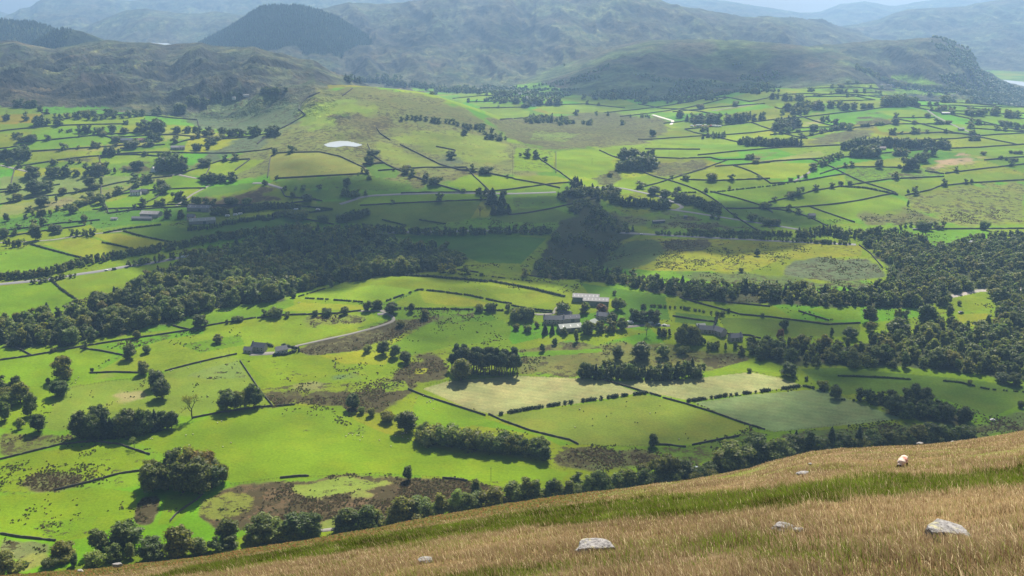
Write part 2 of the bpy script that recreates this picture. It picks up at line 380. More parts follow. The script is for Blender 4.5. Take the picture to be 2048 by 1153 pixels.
R('G', [(1240, 360), (1300, 350), (1345, 352), (1290, 375), (1235, 375)], .10)
R('MO', [(1290, 335), (1330, 322), (1420, 320), (1425, 332), (1400, 345), (1310, 348)], .65)
R('G', [(1305, 302), (1400, 298), (1475, 304), (1480, 314), (1400, 316), (1310, 314)], .05)
R('G', [(1340, 288), (1470, 290), (1540, 292), (1540, 304), (1470, 302), (1400, 296)], .08)
R('GP', [(1440, 334), (1540, 320), (1640, 302), (1650, 312), (1560, 326), (1470, 336)], .06)
R('GY', [(1345, 360), (1420, 338), (1540, 326), (1628, 326), (1620, 350), (1560, 358), (1450, 360)], .03)
R('G', [(1280, 376), (1340, 362), (1450, 362), (1580, 358), (1530, 372), (1430, 384), (1350, 386)], .05)
R('P', [(1450, 372), (1490, 365), (1510, 362), (1480, 378), (1445, 378)], .3, a=.6)
R('MO', [(1470, 308), (1560, 304), (1560, 316), (1490, 320)], .6)
R('G', [(1430, 390), (1530, 375), (1640, 355), (1680, 360), (1680, 374), (1620, 386), (1540, 398), (1480, 400)], .05)
R('G', [(1545, 405), (1630, 385), (1690, 376), (1760, 384), (1810, 402), (1840, 422), (1790, 438), (1650, 440), (1600, 418)], .03)
R('GD', [(1430, 402), (1530, 404), (1600, 420), (1640, 448), (1560, 455), (1450, 425)], .15)
R('MO', [(1700, 424), (1780, 420), (1860, 428), (1900, 445), (1840, 455), (1740, 450)], .5)
R('G', [(1660, 455), (1720, 452), (1900, 450), (2048, 450), (2048, 458), (1700, 462)], .25)
R((.16, .19, .03), [(1810, 395), (1880, 380), (1960, 370), (2048, 362), (2048, 450), (1930, 452), (1860, 430), (1820, 412)], .55)
R('G', [(1700, 372), (1800, 360), (1890, 352), (2000, 345), (2048, 352), (2048, 362), (1940, 368), (1860, 380), (1820, 392), (1760, 380)], .10)
R('G', [(1690, 336), (1790, 334), (1810, 336), (1880, 342), (1880, 352), (1780, 358), (1690, 372)], .5)
R('MO', [(1800, 340), (1870, 340), (1900, 350), (1830, 356), (1740, 360), (1760, 350)], .75)
R('P', [(1870, 318), (1920, 311), (1990, 318), (1960, 326), (1900, 332), (1860, 334)], .15)
R('MO', [(1860, 335), (1920, 328), (1990, 322), (1970, 332), (1900, 340)], .9)
R('GY', [(1655, 336), (1740, 322), (1815, 314), (1815, 334), (1760, 334), (1690, 334)], .04)
R('G', [(1870, 302), (1920, 296), (2048, 296), (2048, 326), (1990, 316), (1930, 308)], .06)
# right far fields
for b in ([(1555, 182), (1640, 172), (1750, 168), (1758, 178), (1640, 186)], [(1630, 178), (1760, 176), (1720, 186), (1620, 188)], [(1590, 186), (1650, 180), (1760, 182), (1900, 188), (1740, 192), (1610, 192)], [(1610, 196), (1700, 194), (1790, 192), (1770, 206), (1680, 210), (1610, 204)],
          [(1780, 176), (1830, 176), (1920, 186), (1880, 190), (1800, 186)], [(1785, 150), (1840, 153), (1885, 172), (1830, 168), (1780, 158)], [(1750, 222), (1840, 219), (1870, 232), (1800, 238)], [(1795, 240), (1870, 236), (1900, 246), (1810, 247)],
          [(1750, 250), (1830, 246), (1910, 248), (1960, 258), (1850, 264), (1760, 264)], [(1860, 221), (1960, 222), (2048, 240), (2048, 248), (1930, 238)], [(1540, 268), (1600, 262), (1700, 260), (1620, 275), (1545, 276)],
          [(1700, 192), (1760, 190), (1780, 200), (1720, 202)], [(1880, 200), (1960, 200), (2010, 210), (1960, 212), (1880, 208)], [(1960, 262), (2048, 262), (2048, 270), (1980, 270)], [(1780, 268), (1900, 266), (1960, 272), (1900, 278), (1800, 276)],
          [(1550, 206), (1640, 208), (1620, 222), (1560, 222)], [(1880, 246), (1960, 252), (2048, 256), (2048, 262), (1950, 262)], [(1580, 228), (1660, 226), (1660, 236), (1590, 240)]):
    R('G', b, .06)
R('P', [(1600, 238), (1640, 231), (1660, 236), (1640, 248), (1600, 250)], .1, a=.7)
R('MO', [(1690, 238), (1740, 232), (1790, 240), (1800, 248), (1740, 248), (1700, 244)], .8)
R('MO', [(1640, 272), (1720, 256), (1760, 258), (1740, 272), (1680, 288), (1600, 292)], .6)
# ---- bracken bank and rough field right of the gorge
R('GY', [(1240, 478), (1330, 476), (1500, 482), (1725, 492), (1722, 512), (1640, 518), (1560, 520), (1500, 544), (1300, 542), (1205, 530), (1215, 500)], .38)
R((.085, .13, .03), [(1225, 500), (1260, 478), (1320, 476), (1330, 500), (1300, 530), (1250, 540), (1205, 530)], .3)
R('MO', [(1300, 478), (1400, 480), (1430, 490), (1400, 505), (1340, 500)], .75)
R('B', [(1575, 526), (1640, 516), (1720, 514), (1745, 528), (1782, 552), (1740, 560), (1640, 562), (1560, 548)], .5)
R((.10, .14, .03), [(1340, 545), (1480, 548), (1560, 552), (1640, 566), (1740, 566), (1780, 560), (1740, 576), (1560, 574), (1380, 560)], .5)
R('MO', [(1200, 425), (1290, 428), (1330, 440), (1280, 452), (1240, 455), (1210, 440)], .5)
R((.10, .15, .03), [(1260, 450), (1330, 430), (1420, 440), (1560, 452), (1560, 460), (1420, 458), (1320, 458)], .55)
R('MO', [(1320, 448), (1400, 440), (1480, 444), (1520, 452), (1440, 458), (1340, 460)], .8)
# ---- the central knoll
R('G', [(330, 655), (420, 625), (520, 603), (586, 598), (590, 625), (420, 652), (340, 665)], .05)
R('G', [(592, 600), (640, 575), (720, 560), (780, 552), (860, 555), (980, 572), (1090, 590), (1110, 604), (1000, 606), (960, 596), (830, 580), (785, 604), (720, 604), (650, 600)], .03)
R('GY', [(600, 599), (650, 580), (760, 570), (825, 580), (785, 603), (720, 604), (650, 599)], .03)
R('G', [(836, 582), (930, 591), (1005, 610), (900, 616), (800, 614), (792, 604)], .04)
R('GY', [(836, 582), (900, 588), (1000, 612), (930, 614), (850, 606)], .04)
R('GY', [(985, 588), (1090, 586), (1115, 600), (1050, 616), (1010, 608)], .04)
R('GD', [(1160, 566), (1240, 578), (1330, 592), (1340, 640), (1250, 640), (1230, 600), (1180, 592)], .04)
R('GY', [(560, 622), (600, 606), (720, 610), (735, 618), (640, 622)], .05)
R('G', [(1355, 598), (1500, 610), (1600, 622), (1600, 640), (1440, 632), (1345, 622)], .06, a=.5)
R('GD', [(1350, 625), (1430, 634), (1440, 655), (1350, 645)], .05)
R('GD', [(1440, 636), (1600, 640), (1720, 648), (1720, 674), (1520, 674), (1450, 664)], .04)
R('G', [(1615, 618), (1660, 614), (1720, 614), (1722, 640), (1665, 640)], .03)
R('G', [(1905, 596), (1985, 584), (1992, 608), (1910, 612)], .04)
R('GY', [(1910, 628), (1975, 628), (1985, 652), (1925, 652)], .04)
R('S', [(1900, 590), (1960, 578), (2060, 574), (2060, 582), (1960, 584), (1890, 600), (1880, 594)], 0)
# ---- left-hand pastures
R('GY', [(280, 694), (330, 680), (420, 665), (520, 650), (640, 632), (740, 628), (770, 640), (700, 660), (610, 684), (480, 692), (400, 712), (320, 740), (290, 747), (200, 742)], .10)
R('GY', [(198, 743), (240, 722), (300, 704), (420, 695), (470, 690), (478, 700), (340, 742), (290, 746)], .06)
R('G', [(360, 690), (480, 670), (490, 690), (400, 706)], .45)
R((.15, .21, .03), [(580, 640), (720, 630), (752, 640), (700, 648), (620, 652)], .62)
R('G', [(0, 688), (100, 690), (170, 690), (240, 700), (186, 742), (140, 770), (0, 780)], .06)
R('G', [(45, 692), (170, 672), (260, 670), (340, 660), (370, 655), (330, 668), (160, 698), (70, 712)], .06)
R((.15, .22, .02), [(145, 772), (290, 752), (475, 716), (540, 806), (480, 815), (380, 835), (260, 835), (140, 862), (95, 862), (105, 800)], .10)
R('GP', [(370, 752), (420, 735), (475, 722), (495, 756), (420, 760)], .35)
R('P', [(215, 788), (300, 778), (292, 792), (230, 798)], .2, a=.6)
R('P', [(130, 815), (165, 812), (160, 826), (140, 826)], .3, a=.6)
R((.15, .215, .025), [(195, 746), (290, 750), (470, 705), (470, 716), (340, 746), (200, 760), (140, 770)], .1)
R('G', [(780, 692), (850, 652), (1005, 640), (1022, 655), (1020, 676), (880, 698), (820, 712), (790, 705)], .16)
R((.125, .13, .045), [(600, 692), (700, 672), (790, 640), (870, 630), (1010, 626), (1012, 634), (880, 640), (800, 665), (760, 690), (700, 700), (620, 715), (590, 705)], .78)
R('G', [(492, 725), (560, 712), (640, 710), (720, 702), (790, 708), (812, 735), (760, 765), (660, 765), (540, 762)], .22)
R('GY', [(640, 712), (720, 702), (790, 710), (770, 730), (690, 728)], .2)
R((.115, .17, .05), [(640, 752), (720, 748), (745, 760), (700, 766), (620, 762)], .4)
R('GY', [(520, 778), (620, 766), (720, 768), (800, 745), (812, 785), (740, 792), (640, 812), (548, 808), (520, 790)], .52)
R('P', [(560, 770), (640, 764), (720, 770), (640, 782), (570, 784)], .45, a=.5)
R('M', [(826, 714), (870, 704), (892, 712), (893, 755), (850, 768), (828, 782), (762, 832), (705, 826), (640, 808), (560, 812), (640, 782), (740, 788), (785, 752), (800, 735)], .80)
R('GY', [(830, 738), (860, 736), (850, 748), (826, 748)], .4)
R('GY', [(760, 765), (810, 762), (820, 780), (770, 785)], .45)
R('M', [(525, 780), (600, 778), (608, 796), (560, 812), (540, 806)], .75)
R('G', [(838, 792), (900, 808), (968, 834), (985, 846), (900, 858), (835, 856), (826, 815)], .04)
R('G', [(985, 842), (1090, 872), (1150, 888), (1120, 892), (1080, 872), (1000, 858), (950, 852)], .10)
R('H', [(845, 778), (895, 763), (1035, 752), (1180, 758), (1212, 762), (1280, 786), (1150, 808), (990, 831), (930, 815)], .015)
R('H', [(1215, 764), (1380, 758), (1500, 745), (1560, 756), (1606, 772), (1385, 803), (1300, 786)], .015)
R('HD', [(1388, 806), (1500, 790), (1642, 778), (1700, 800), (1804, 838), (1700, 850), (1548, 864), (1470, 840)], .02)
R('OL', [(992, 833), (1150, 811), (1290, 789), (1380, 812), (1500, 855), (1450, 872), (1384, 888), (1290, 893), (1160, 890), (1090, 872)], .03)
R('M', [(1095, 908), (1180, 893), (1300, 896), (1345, 900), (1330, 925), (1240, 940), (1180, 945), (1110, 930)], .75)
R('GD', [(1290, 896), (1400, 892), (1500, 862), (1540, 870), (1500, 900), (1380, 930), (1330, 920)], .45)
R((.14, .16, .035), [(1022, 702), (1100, 684), (1200, 692), (1300, 688), (1400, 700), (1480, 722), (1440, 745), (1300, 752), (1180, 752), (1040, 748)], .50)
R('MO', [(1055, 695), (1140, 681), (1205, 697), (1180, 700), (1100, 700)], .85)
R('G', [(1100, 672), (1180, 664), (1250, 656), (1300, 664), (1230, 680), (1195, 692), (1140, 680), (1060, 698), (1022, 700), (1022, 690)], .18)
R('G', [(1022, 706), (1100, 702), (1200, 698), (1210, 704), (1100, 712), (1024, 716)], .12)
R('M', [(1390, 720), (1440, 705), (1500, 712), (1510, 722), (1420, 738)], .75)
R('G', [(1400, 748), (1500, 720), (1560, 728), (1556, 745), (1500, 742), (1420, 754)], .08)
R('GD', [(1600, 738), (1720, 736), (1900, 744), (2060, 768), (2060, 800), (1985, 835), (1940, 818), (1890, 800), (1760, 786), (1690, 790), (1640, 772)], .03)
R('G', [(1720, 738), (1830, 738), (2060, 764), (2060, 774), (1900, 756), (1760, 744)], .04)
R((.095, .14, .03), [(1550, 868), (1700, 855), (1830, 846), (1960, 850), (2060, 812), (2060, 870), (1960, 876), (1700, 890), (1560, 890)], .55)
# ---- near left
R((.125, .17, .03), [(0, 872), (130, 868), (200, 880), (60, 905), (0, 914)], .65)
R('G', [(0, 925), (60, 906), (150, 894), (210, 888), (290, 905), (292, 930), (240, 945), (110, 982), (0, 985)], .33)
R((.14, .135, .04), [(20, 965), (60, 945), (135, 948), (200, 952), (180, 965), (110, 984), (60, 990)], .72)
R('G', [(0, 992), (110, 986), (200, 976), (272, 985), (276, 1030), (262, 1044), (170, 1076), (120, 1084), (0, 1068)], .13)
R('G', [(60, 1055), (130, 1040), (200, 1030), (170, 1072), (110, 1082)], .42)
R((.11, .10, .045), [(276, 990), (330, 988), (318, 1020), (300, 1052), (272, 1046)], .7)
R('G', [(335, 990), (395, 988), (370, 1030), (340, 1050), (315, 1050), (325, 1020)], .25)
R('G', [(262, 880), (300, 870), (420, 836), (560, 815), (640, 812), (684, 812), (702, 838), (772, 868), (830, 882), (905, 906), (1040, 916), (1100, 938), (1138, 946), (1120, 962), (1040, 962), (960, 962), (880, 953), (760, 948), (640, 956), (540, 962), (480, 966), (440, 962), (330, 910)], .03)
R('G', [(560, 818), (640, 814), (690, 818), (720, 850), (740, 870), (640, 866), (570, 858)], .30)
R((.12, .085, .046), [(420, 996), (470, 968), (560, 958), (640, 957), (760, 950), (890, 955), (960, 964), (1000, 975), (920, 1012), (820, 1036), (700, 1050), (560, 1060), (430, 1056), (392, 1040)], .80)
R((.16, .20, .03), [(560, 968), (640, 962), (760, 955), (890, 962), (880, 966), (800, 974), (700, 984), (640, 998), (590, 985)], .28)
R((.15, .18, .03), [(395, 1040), (400, 1000), (470, 985), (520, 1000), (500, 1022), (440, 1042)], .45)
R((.16, .19, .035), [(640, 1045), (690, 1030), (700, 1058), (640, 1060)], .3)
R((.17, .20, .04), [(700, 978), (755, 984), (750, 996), (690, 994)], .3)
R((.13, .145, .045), [(0, 1075), (60, 1085), (115, 1092), (100, 1110), (40, 1120), (0, 1118)], .5)
R((.165, .20, .04), [(20, 1125), (100, 1100), (110, 1120), (60, 1140), (10, 1150)], .25)

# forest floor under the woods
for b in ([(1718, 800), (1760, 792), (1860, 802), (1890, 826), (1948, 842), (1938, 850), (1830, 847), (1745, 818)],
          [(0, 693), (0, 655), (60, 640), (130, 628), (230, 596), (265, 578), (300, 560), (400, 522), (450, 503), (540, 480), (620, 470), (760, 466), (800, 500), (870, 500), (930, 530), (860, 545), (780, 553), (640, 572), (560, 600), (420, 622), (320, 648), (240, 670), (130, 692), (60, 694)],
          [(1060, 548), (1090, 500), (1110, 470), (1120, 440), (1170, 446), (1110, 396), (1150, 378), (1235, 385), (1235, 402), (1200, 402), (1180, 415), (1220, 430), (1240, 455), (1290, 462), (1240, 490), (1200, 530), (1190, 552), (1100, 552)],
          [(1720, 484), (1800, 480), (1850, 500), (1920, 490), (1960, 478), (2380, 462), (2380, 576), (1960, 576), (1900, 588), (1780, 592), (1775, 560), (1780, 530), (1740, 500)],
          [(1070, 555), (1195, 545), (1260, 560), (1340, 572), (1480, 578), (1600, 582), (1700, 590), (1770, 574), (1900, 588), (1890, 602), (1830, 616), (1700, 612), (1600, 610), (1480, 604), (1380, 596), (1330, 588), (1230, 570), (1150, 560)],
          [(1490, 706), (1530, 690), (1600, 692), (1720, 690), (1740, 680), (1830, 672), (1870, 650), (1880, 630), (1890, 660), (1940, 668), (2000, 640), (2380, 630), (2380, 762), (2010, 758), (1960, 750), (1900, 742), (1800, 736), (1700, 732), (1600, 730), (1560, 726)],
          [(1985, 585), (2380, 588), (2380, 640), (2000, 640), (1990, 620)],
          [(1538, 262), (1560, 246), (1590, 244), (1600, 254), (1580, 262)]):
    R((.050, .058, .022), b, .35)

# ------------------------------------------------------------------ building the ground meshes
def attr_col(me, name, arr):
    a = me.color_attributes.new(name, 'FLOAT_COLOR', 'POINT')
    a.data.foreach_set('color', np.ascontiguousarray(arr, np.float32).ravel())
def mesh_np(name, V, faces, smooth=True, mats=(), matidx=None, col=None):
    """faces: list of (k, array) blocks of k-gons"""
    me = bpy.data.meshes.new(name)
    V = np.asarray(V, np.float32)
    me.vertices.add(len(V)); me.vertices.foreach_set('co', V.ravel())
    faces = [np.asarray(f, np.int32) for f in faces if len(f)]
    nl = sum(f.size for f in faces); nf = sum(len(f) for f in faces)
    me.loops.add(nl); me.polygons.add(nf)
    me.loops.foreach_set('vertex_index', np.concatenate([f.ravel() for f in faces]))
    st = []; o = 0
    for f in faces:
        st.append(o + np.arange(len(f))*f.shape[1]); o += f.size
    me.polygons.foreach_set('loop_start', np.concatenate(st).astype(np.int32))
    me.polygons.foreach_set('use_smooth', np.full(nf, smooth, bool))
    for m in mats: me.materials.append(m)
    if matidx is not None: me.polygons.foreach_set('material_index', np.asarray(matidx, np.int32))
    if col is not None: attr_col(me, 'Col', col)
    me.update(calc_edges=True)
    return me
def link(name, me, parent=None, loc=None):
    o = bpy.data.objects.new(name, me); COL.objects.link(o)
    if parent is not None: o.parent = parent
    if loc is not None: o.location = loc
    return o
def tag(o, label=None, cat=None, group=None, kind=None):
    if label: o['label'] = label
    if cat: o['category'] = cat
    if group: o['group'] = group
    if kind: o['kind'] = kind
    return o

# ------------------------------------------------------------------ materials
class NT:
    def __init__(s, name):
        s.m = bpy.data.materials.new(name); s.m.use_nodes = True
        s.t = s.m.node_tree; s.t.nodes.clear()
        s.out = s.t.nodes.new('ShaderNodeOutputMaterial')
    def n(s, typ, ins=None, **kw):
        nd = s.t.nodes.new('ShaderNode'+typ)
        for k, v in kw.items(): setattr(nd, k, v)
        for k, v in (ins or {}).items():
            if hasattr(v, 'is_output'): s.t.links.new(v, nd.inputs[k])
            else: nd.inputs[k].default_value = v
        return nd
    def noise(s, vec, scale, detail=4, rough=.55, dim='3D'):
        return s.n('TexNoise', {'Vector': vec, 'Scale': scale, 'Detail': detail, 'Roughness': rough}).outputs['Fac']
    def math(s, op, a, b=None, clamp=False):
        nd = s.n('Math', operation=op, use_clamp=clamp)
        for i, v in enumerate((a, b)):
            if v is None: continue
            if hasattr(v, 'is_output'): s.t.links.new(v, nd.inputs[i])
            else: nd.inputs[i].default_value = v
        return nd.outputs[0]
    def mix(s, f, a, b):
        nd = s.n('MixRGB')
        for k, v in (('Fac', f), ('Color1', a), ('Color2', b)):
            if hasattr(v, 'is_output'): s.t.links.new(v, nd.inputs[k])
            else: nd.inputs[k].default_value = v if k == 'Fac' else (*v, 1)[:4]
        return nd.outputs[0]
    def mul(s, a, b):
        nd = s.n('MixRGB', blend_type='MULTIPLY'); nd.inputs['Fac'].default_value = 1
        for k, v in (('Color1', a), ('Color2', b)):
            if hasattr(v, 'is_output'): s.t.links.new(v, nd.inputs[k])
            else: nd.inputs[k].default_value = (*v, 1)[:4]
        return nd.outputs[0]
    def ramp(s, f, lo, hi):
        nd = s.n('MapRange', {'Value': f, 'From Min': lo, 'From Max': hi}); nd.clamp = True; return nd.outputs[0]
    def done(s, sh):
        s.t.links.new(sh, s.out.inputs[0]); return s.m

def ground_material(fell=False):
    T = NT('fell_side' if fell else 'ground_cover')
    pos = T.n('NewGeometry').outputs['Position']
    ca = T.n('Attribute', attribute_name='Col')
    col, rush = ca.outputs['Color'], ca.outputs['Alpha']
    flat = T.n('Mapping', {'Vector': pos, 'Scale': (1, 1, .3)}).outputs[0]
    n1 = T.noise(flat, .020, 4); n2 = T.noise(flat, .13, 5, .6); n3 = T.noise(flat, .45, 4, .65); n4 = T.noise(flat, .0055, 3)
    # clumps of rushes where the ground is wet
    s = T.math('ADD', T.math('MULTIPLY', T.ramp(n2, .30, .70), .42), T.math('ADD', T.math('MULTIPLY', T.ramp(n3, .28, .72), .38), T.math('MULTIPLY', T.ramp(n1, .33, .67), .20)))
    thr = T.n('MapRange', {'Value': rush, 'From Min': 0.0, 'From Max': 1.0, 'To Min': .80, 'To Max': .27}).outputs[0]
    f = T.ramp(T.math('SUBTRACT', s, thr), .0, .10)
    rc = T.mix(n3, (.034, .031, .012), (.080, .064, .028))
    # grass tone
    v = T.n('MapRange', {'Value': T.math('ADD', T.math('MULTIPLY', n1, .5), T.math('MULTIPLY', n4, .5)), 'From Min': .35, 'From Max': .65, 'To Min': .70, 'To Max': 1.26}).outputs[0]
    v2 = T.n('MapRange', {'Value': n3, 'From Min': .3, 'From Max': .7, 'To Min': .80, 'To Max': 1.18}).outputs[0]
    vv = T.math('MULTIPLY', v, v2)
    g = T.n('VectorMath', operation='SCALE'); T.t.links.new(col, g.inputs[0]); T.t.links.new(vv, g.inputs['Scale'])
    tint = T.mix(T.ramp(T.noise(flat, .035, 5, .65), .45, .75), (1, 1, 1), (1.25, 1.02, 1.1))
    base = T.mul(g.outputs[0], tint)
    c = T.mix(T.math('MULTIPLY', f, .92), base, rc)
    hgt = T.math('ADD', T.math('MULTIPLY', f, .6), T.math('MULTIPLY', n3, .5))
    if fell:
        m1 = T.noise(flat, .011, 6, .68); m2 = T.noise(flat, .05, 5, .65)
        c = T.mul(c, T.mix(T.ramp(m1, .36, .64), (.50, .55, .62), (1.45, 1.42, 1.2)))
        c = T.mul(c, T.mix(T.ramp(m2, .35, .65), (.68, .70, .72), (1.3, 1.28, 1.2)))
        hgt = T.math('ADD', T.math('MULTIPLY', m1, 2.0), T.math('MULTIPLY', m2, .7))
    bump = T.n('Bump', {'Height': hgt, 'Distance': 16. if fell else .7, 'Strength': .8 if fell else .55})
    b = T.n('BsdfPrincipled', {'Base Color': c, 'Roughness': .95, 'Specular IOR Level': .04, 'Normal': bump.outputs[0]})
    return T.done(b.outputs[0])
M_GROUND = ground_material(); M_FELL = ground_material(True)

V = np.stack([XX, YY, Z], -1).reshape(-1, 3)
qi, qj = np.meshgrid(np.arange(NY-1), np.arange(NU-1), indexing='ij')
q0 = (qi*NU+qj)
QUADS = np.stack([q0, q0+1, q0+1+NU, q0+NU], -1).reshape(-1, 4)
owner = RID[:-1, :-1].ravel()
names = {0: ('valley_ground', [0]), 1: ('craggy_hill', [L_CRAG]), 2: ('wooded_hill', [L_COMB]), 3: ('mountain', [L_MASS, L_SPUR]), 4: ('cliff_hill', [L_WALLA]), 5: ('far_hills', [L_FAR1, L_FAR2, L_FAR3, L_FAR4, L_FAR5, L_WSL, L_HUMP])}
for k, (nm, ids) in names.items():
    sel = np.isin(owner, ids)
    Qs = QUADS[sel]
    used = np.unique(Qs); rm = np.full(len(V), -1, np.int64); rm[used] = np.arange(len(used))
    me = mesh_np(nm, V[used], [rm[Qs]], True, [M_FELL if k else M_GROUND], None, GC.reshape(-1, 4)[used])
    tag(link(nm, me), kind='structure')
# ------------------------------------------------------------------ leaf, bark and stone materials
def leaf_material(name, base, trans=.30):
    T = NT(name)
    oi = T.n('ObjectInfo'); ca = T.n('Attribute', attribute_name='Col')
    pos = T.n('NewGeometry').outputs['Position']
    c = T.mul(T.mul(ca.outputs['Color'], oi.outputs['Color']), base)
    n = T.noise(pos, .35, 3)
    c = T.mul(c, T.mix(n, (.78, .80, .75), (1.22, 1.20, 1.2)))
    d = T.n('BsdfPrincipled', {'Base Color': c, 'Roughness': .55, 'Specular IOR Level': .22})
    tc = T.mul(c, (1.35, 1.5, .6))
    tr = T.n('BsdfTranslucent', {'Color': tc})
    m = T.n('MixShader', {0: trans, 1: d.outputs[0], 2: tr.outputs[0]})
    return T.done(m.outputs[0])
M_LEAF = leaf_material('leaves', (.135, .172, .042), .38)
M_NEEDLE = leaf_material('needles', (.066, .100, .042), .25)
def plain(name, col, rough=.8, spec=.2, var=.25, scale=1.5, metal=0):
    T = NT(name); pos = T.n('NewGeometry').outputs['Position']
    n = T.noise(pos, scale, 4, .6)
    a = tuple(v*(1-var) for v in col); b = tuple(min(1, v*(1+var)) for v in col)
    p = T.n('BsdfPrincipled', {'Base Color': T.mix(n, a, b), 'Roughness': rough, 'Specular IOR Level': spec, 'Metallic': metal})
    return T.done(p.outputs[0])
M_BARK = plain('bark', (.085, .070, .050), .9, .1, .35, 2.0)
M_STONE = plain('drystone', (.10, .092, .080), .95, .1, .5, .9)

# ------------------------------------------------------------------ tree shapes (unit height, copied at the size each tree has)
_t = (1+5**.5)/2
_icoV = np.array([(-1, _t, 0), (1, _t, 0), (-1, -_t, 0), (1, -_t, 0), (0, -1, _t), (0, 1, _t), (0, -1, -_t), (0, 1, -_t), (_t, 0, -1), (_t, 0, 1), (-_t, 0, -1), (-_t, 0, 1)])/math.hypot(1, _t)
_icoF = np.array([(0, 11, 5), (0, 5, 1), (0, 1, 7), (0, 7, 10), (0, 10, 11), (1, 5, 9), (5, 11, 4), (11, 10, 2), (10, 7, 6), (7, 1, 8), (3, 9, 4), (3, 4, 2), (3, 2, 6), (3, 6, 8), (3, 8, 9), (4, 9, 5), (2, 4, 11), (6, 2, 10), (8, 6, 7), (9, 8, 1)])
def _subdiv(Vv, F):
    Vv = list(map(tuple, Vv)); cache = {}; out = []
    def mid_(a, b):
        k = (min(a, b), max(a, b))
        if k not in cache:
            m = np.array(Vv[a])+np.array(Vv[b]); m = m/np.linalg.norm(m); Vv.append(tuple(m)); cache[k] = len(Vv)-1
        return cache[k]
    for a, b, c in F:
        x, y, z = mid_(a, b), mid_(b, c), mid_(c, a); out += [(a, x, z), (b, y, x), (c, z, y), (x, y, z)]
    return np.array(Vv), np.array(out)
ICO2V, ICO2F = _subdiv(_icoV, _icoF)

class Geo:
    """collects vertices, triangles, quads and colours"""
    def __init__(s): s.v = []; s.t = []; s.q = []; s.c = []; s.n = 0; s.mt = []; s.mq = []
    def add(s, v, tri=None, quad=None, col=(1, 1, 1), mi=0):
        v = np.asarray(v, float)
        if tri is not None and len(tri): s.t.append(np.asarray(tri)+s.n); s.mt.append(np.full(len(tri), mi))
        if quad is not None and len(quad): s.q.append(np.asarray(quad)+s.n); s.mq.append(np.full(len(quad), mi))
        c = np.asarray(col, float)
        c = np.broadcast_to(c, (len(v), 3)) if c.ndim == 1 else c
        s.v.append(v); s.c.append(c); s.n += len(v)
    def arrays(s):
        v = np.concatenate(s.v); c = np.concatenate(s.c)
        t = np.concatenate(s.t) if s.t else np.zeros((0, 3), int); q = np.concatenate(s.q) if s.q else np.zeros((0, 4), int)
        m = np.concatenate(s.mt+s.mq) if (s.mt or s.mq) else np.zeros(0)
        return v, t, q, c, m
    def mesh(s, name, mats, smooth=False):
        v, t, q, c, m = s.arrays()
        return mesh_np(name, v, [t, q], smooth, mats, m, np.concatenate([c, np.ones((len(c), 1))], 1))

def leaves(g, rng, pos, nrm, size, col=None, aspect=1.3, mi=0):
    n = len(pos)
    r = rng.normal(size=(n, 3)); nn = nrm + r*.55; nn /= np.linalg.norm(nn, axis=1)[:, None]+1e-9
    a = np.cross(nn, rng.normal(size=(n, 3))); a /= np.linalg.norm(a, axis=1)[:, None]+1e-9
    b = np.cross(nn, a)
    s = (size*rng.uniform(.6, 1.35, n))[:, None]
    v = np.stack([pos-a*s*.5*aspect, pos-b*s*.42+nn*s*.12, pos+a*s*.5*aspect, pos+b*s*.42+nn*s*.12], 1).reshape(-1, 3)
    q = np.arange(n*4).reshape(n, 4)
    k = rng.uniform(.70, 1.32, n)[:, None]*np.stack([rng.uniform(.9, 1.15, n), np.ones(n), rng.uniform(.75, 1.15, n)], 1)
    if col is not None: k = k*col
    g.add(v, None, q, np.repeat(k, 4, 0), mi)
def puffs_crown(g, rng, P_, nleaf, size, core=.84, tone=None, low=False):
    P_ = np.array(P_, float)
    V0, F0 = (_icoV, _icoF) if low else (ICO2V, ICO2F)
    for i, (x, y, z, r) in enumerate(P_):
        d = rng.uniform(.86, 1.1, (len(V0), 1))
        g.add(V0*d*r*core*np.array([1, 1, .86]) + (x, y, z), F0, None, np.array([.80, .80, .80])*rng.uniform(.85, 1.1))
    w = P_[:, 3]**2; k = rng.choice(len(P_), nleaf, p=w/w.sum())
    d = rng.normal(size=(nleaf, 3)); d[:, 2] = np.abs(d[:, 2])*np.where(rng.random(nleaf) < .72, 1, -1); d /= np.linalg.norm(d, axis=1)[:, None]
    pos = P_[k, :3] + d*(P_[k, 3]*rng.uniform(.76, 1.26, nleaf))[:, None]*np.array([1, 1, .9])
    ptone = rng.uniform(.78, 1.24, len(P_))[k][:, None]
    leaves(g, rng, pos, d*.9+np.array([0, 0, .25]), size, ptone)
def tube(g, pts, rad, n=6, col=(1, 1, 1), mi=0):
    pts = [Vector(p) for p in pts]; ring = []
    for i, p in enumerate(pts):
        d = (pts[min(i+1, len(pts)-1)]-pts[max(i-1, 0)]).normalized()
        a = d.orthogonal().normalized(); b = d.cross(a)
        for k in range(n):
            t = 2*math.pi*k/n; ring.append(p + (a*math.cos(t)+b*math.sin(t))*rad[i])
    q = [(i*n+k, i*n+(k+1) % n, (i+1)*n+(k+1) % n, (i+1)*n+k) for i in range(len(pts)-1) for k in range(n)]
    g.add([tuple(v) for v in ring], None, q, col, mi)
    top = (len(pts)-1)*n
    g.add([tuple(ring[top+k]) for k in range(n)], [(0, k, k+1) for k in range(1, n-1)], None, col, mi)

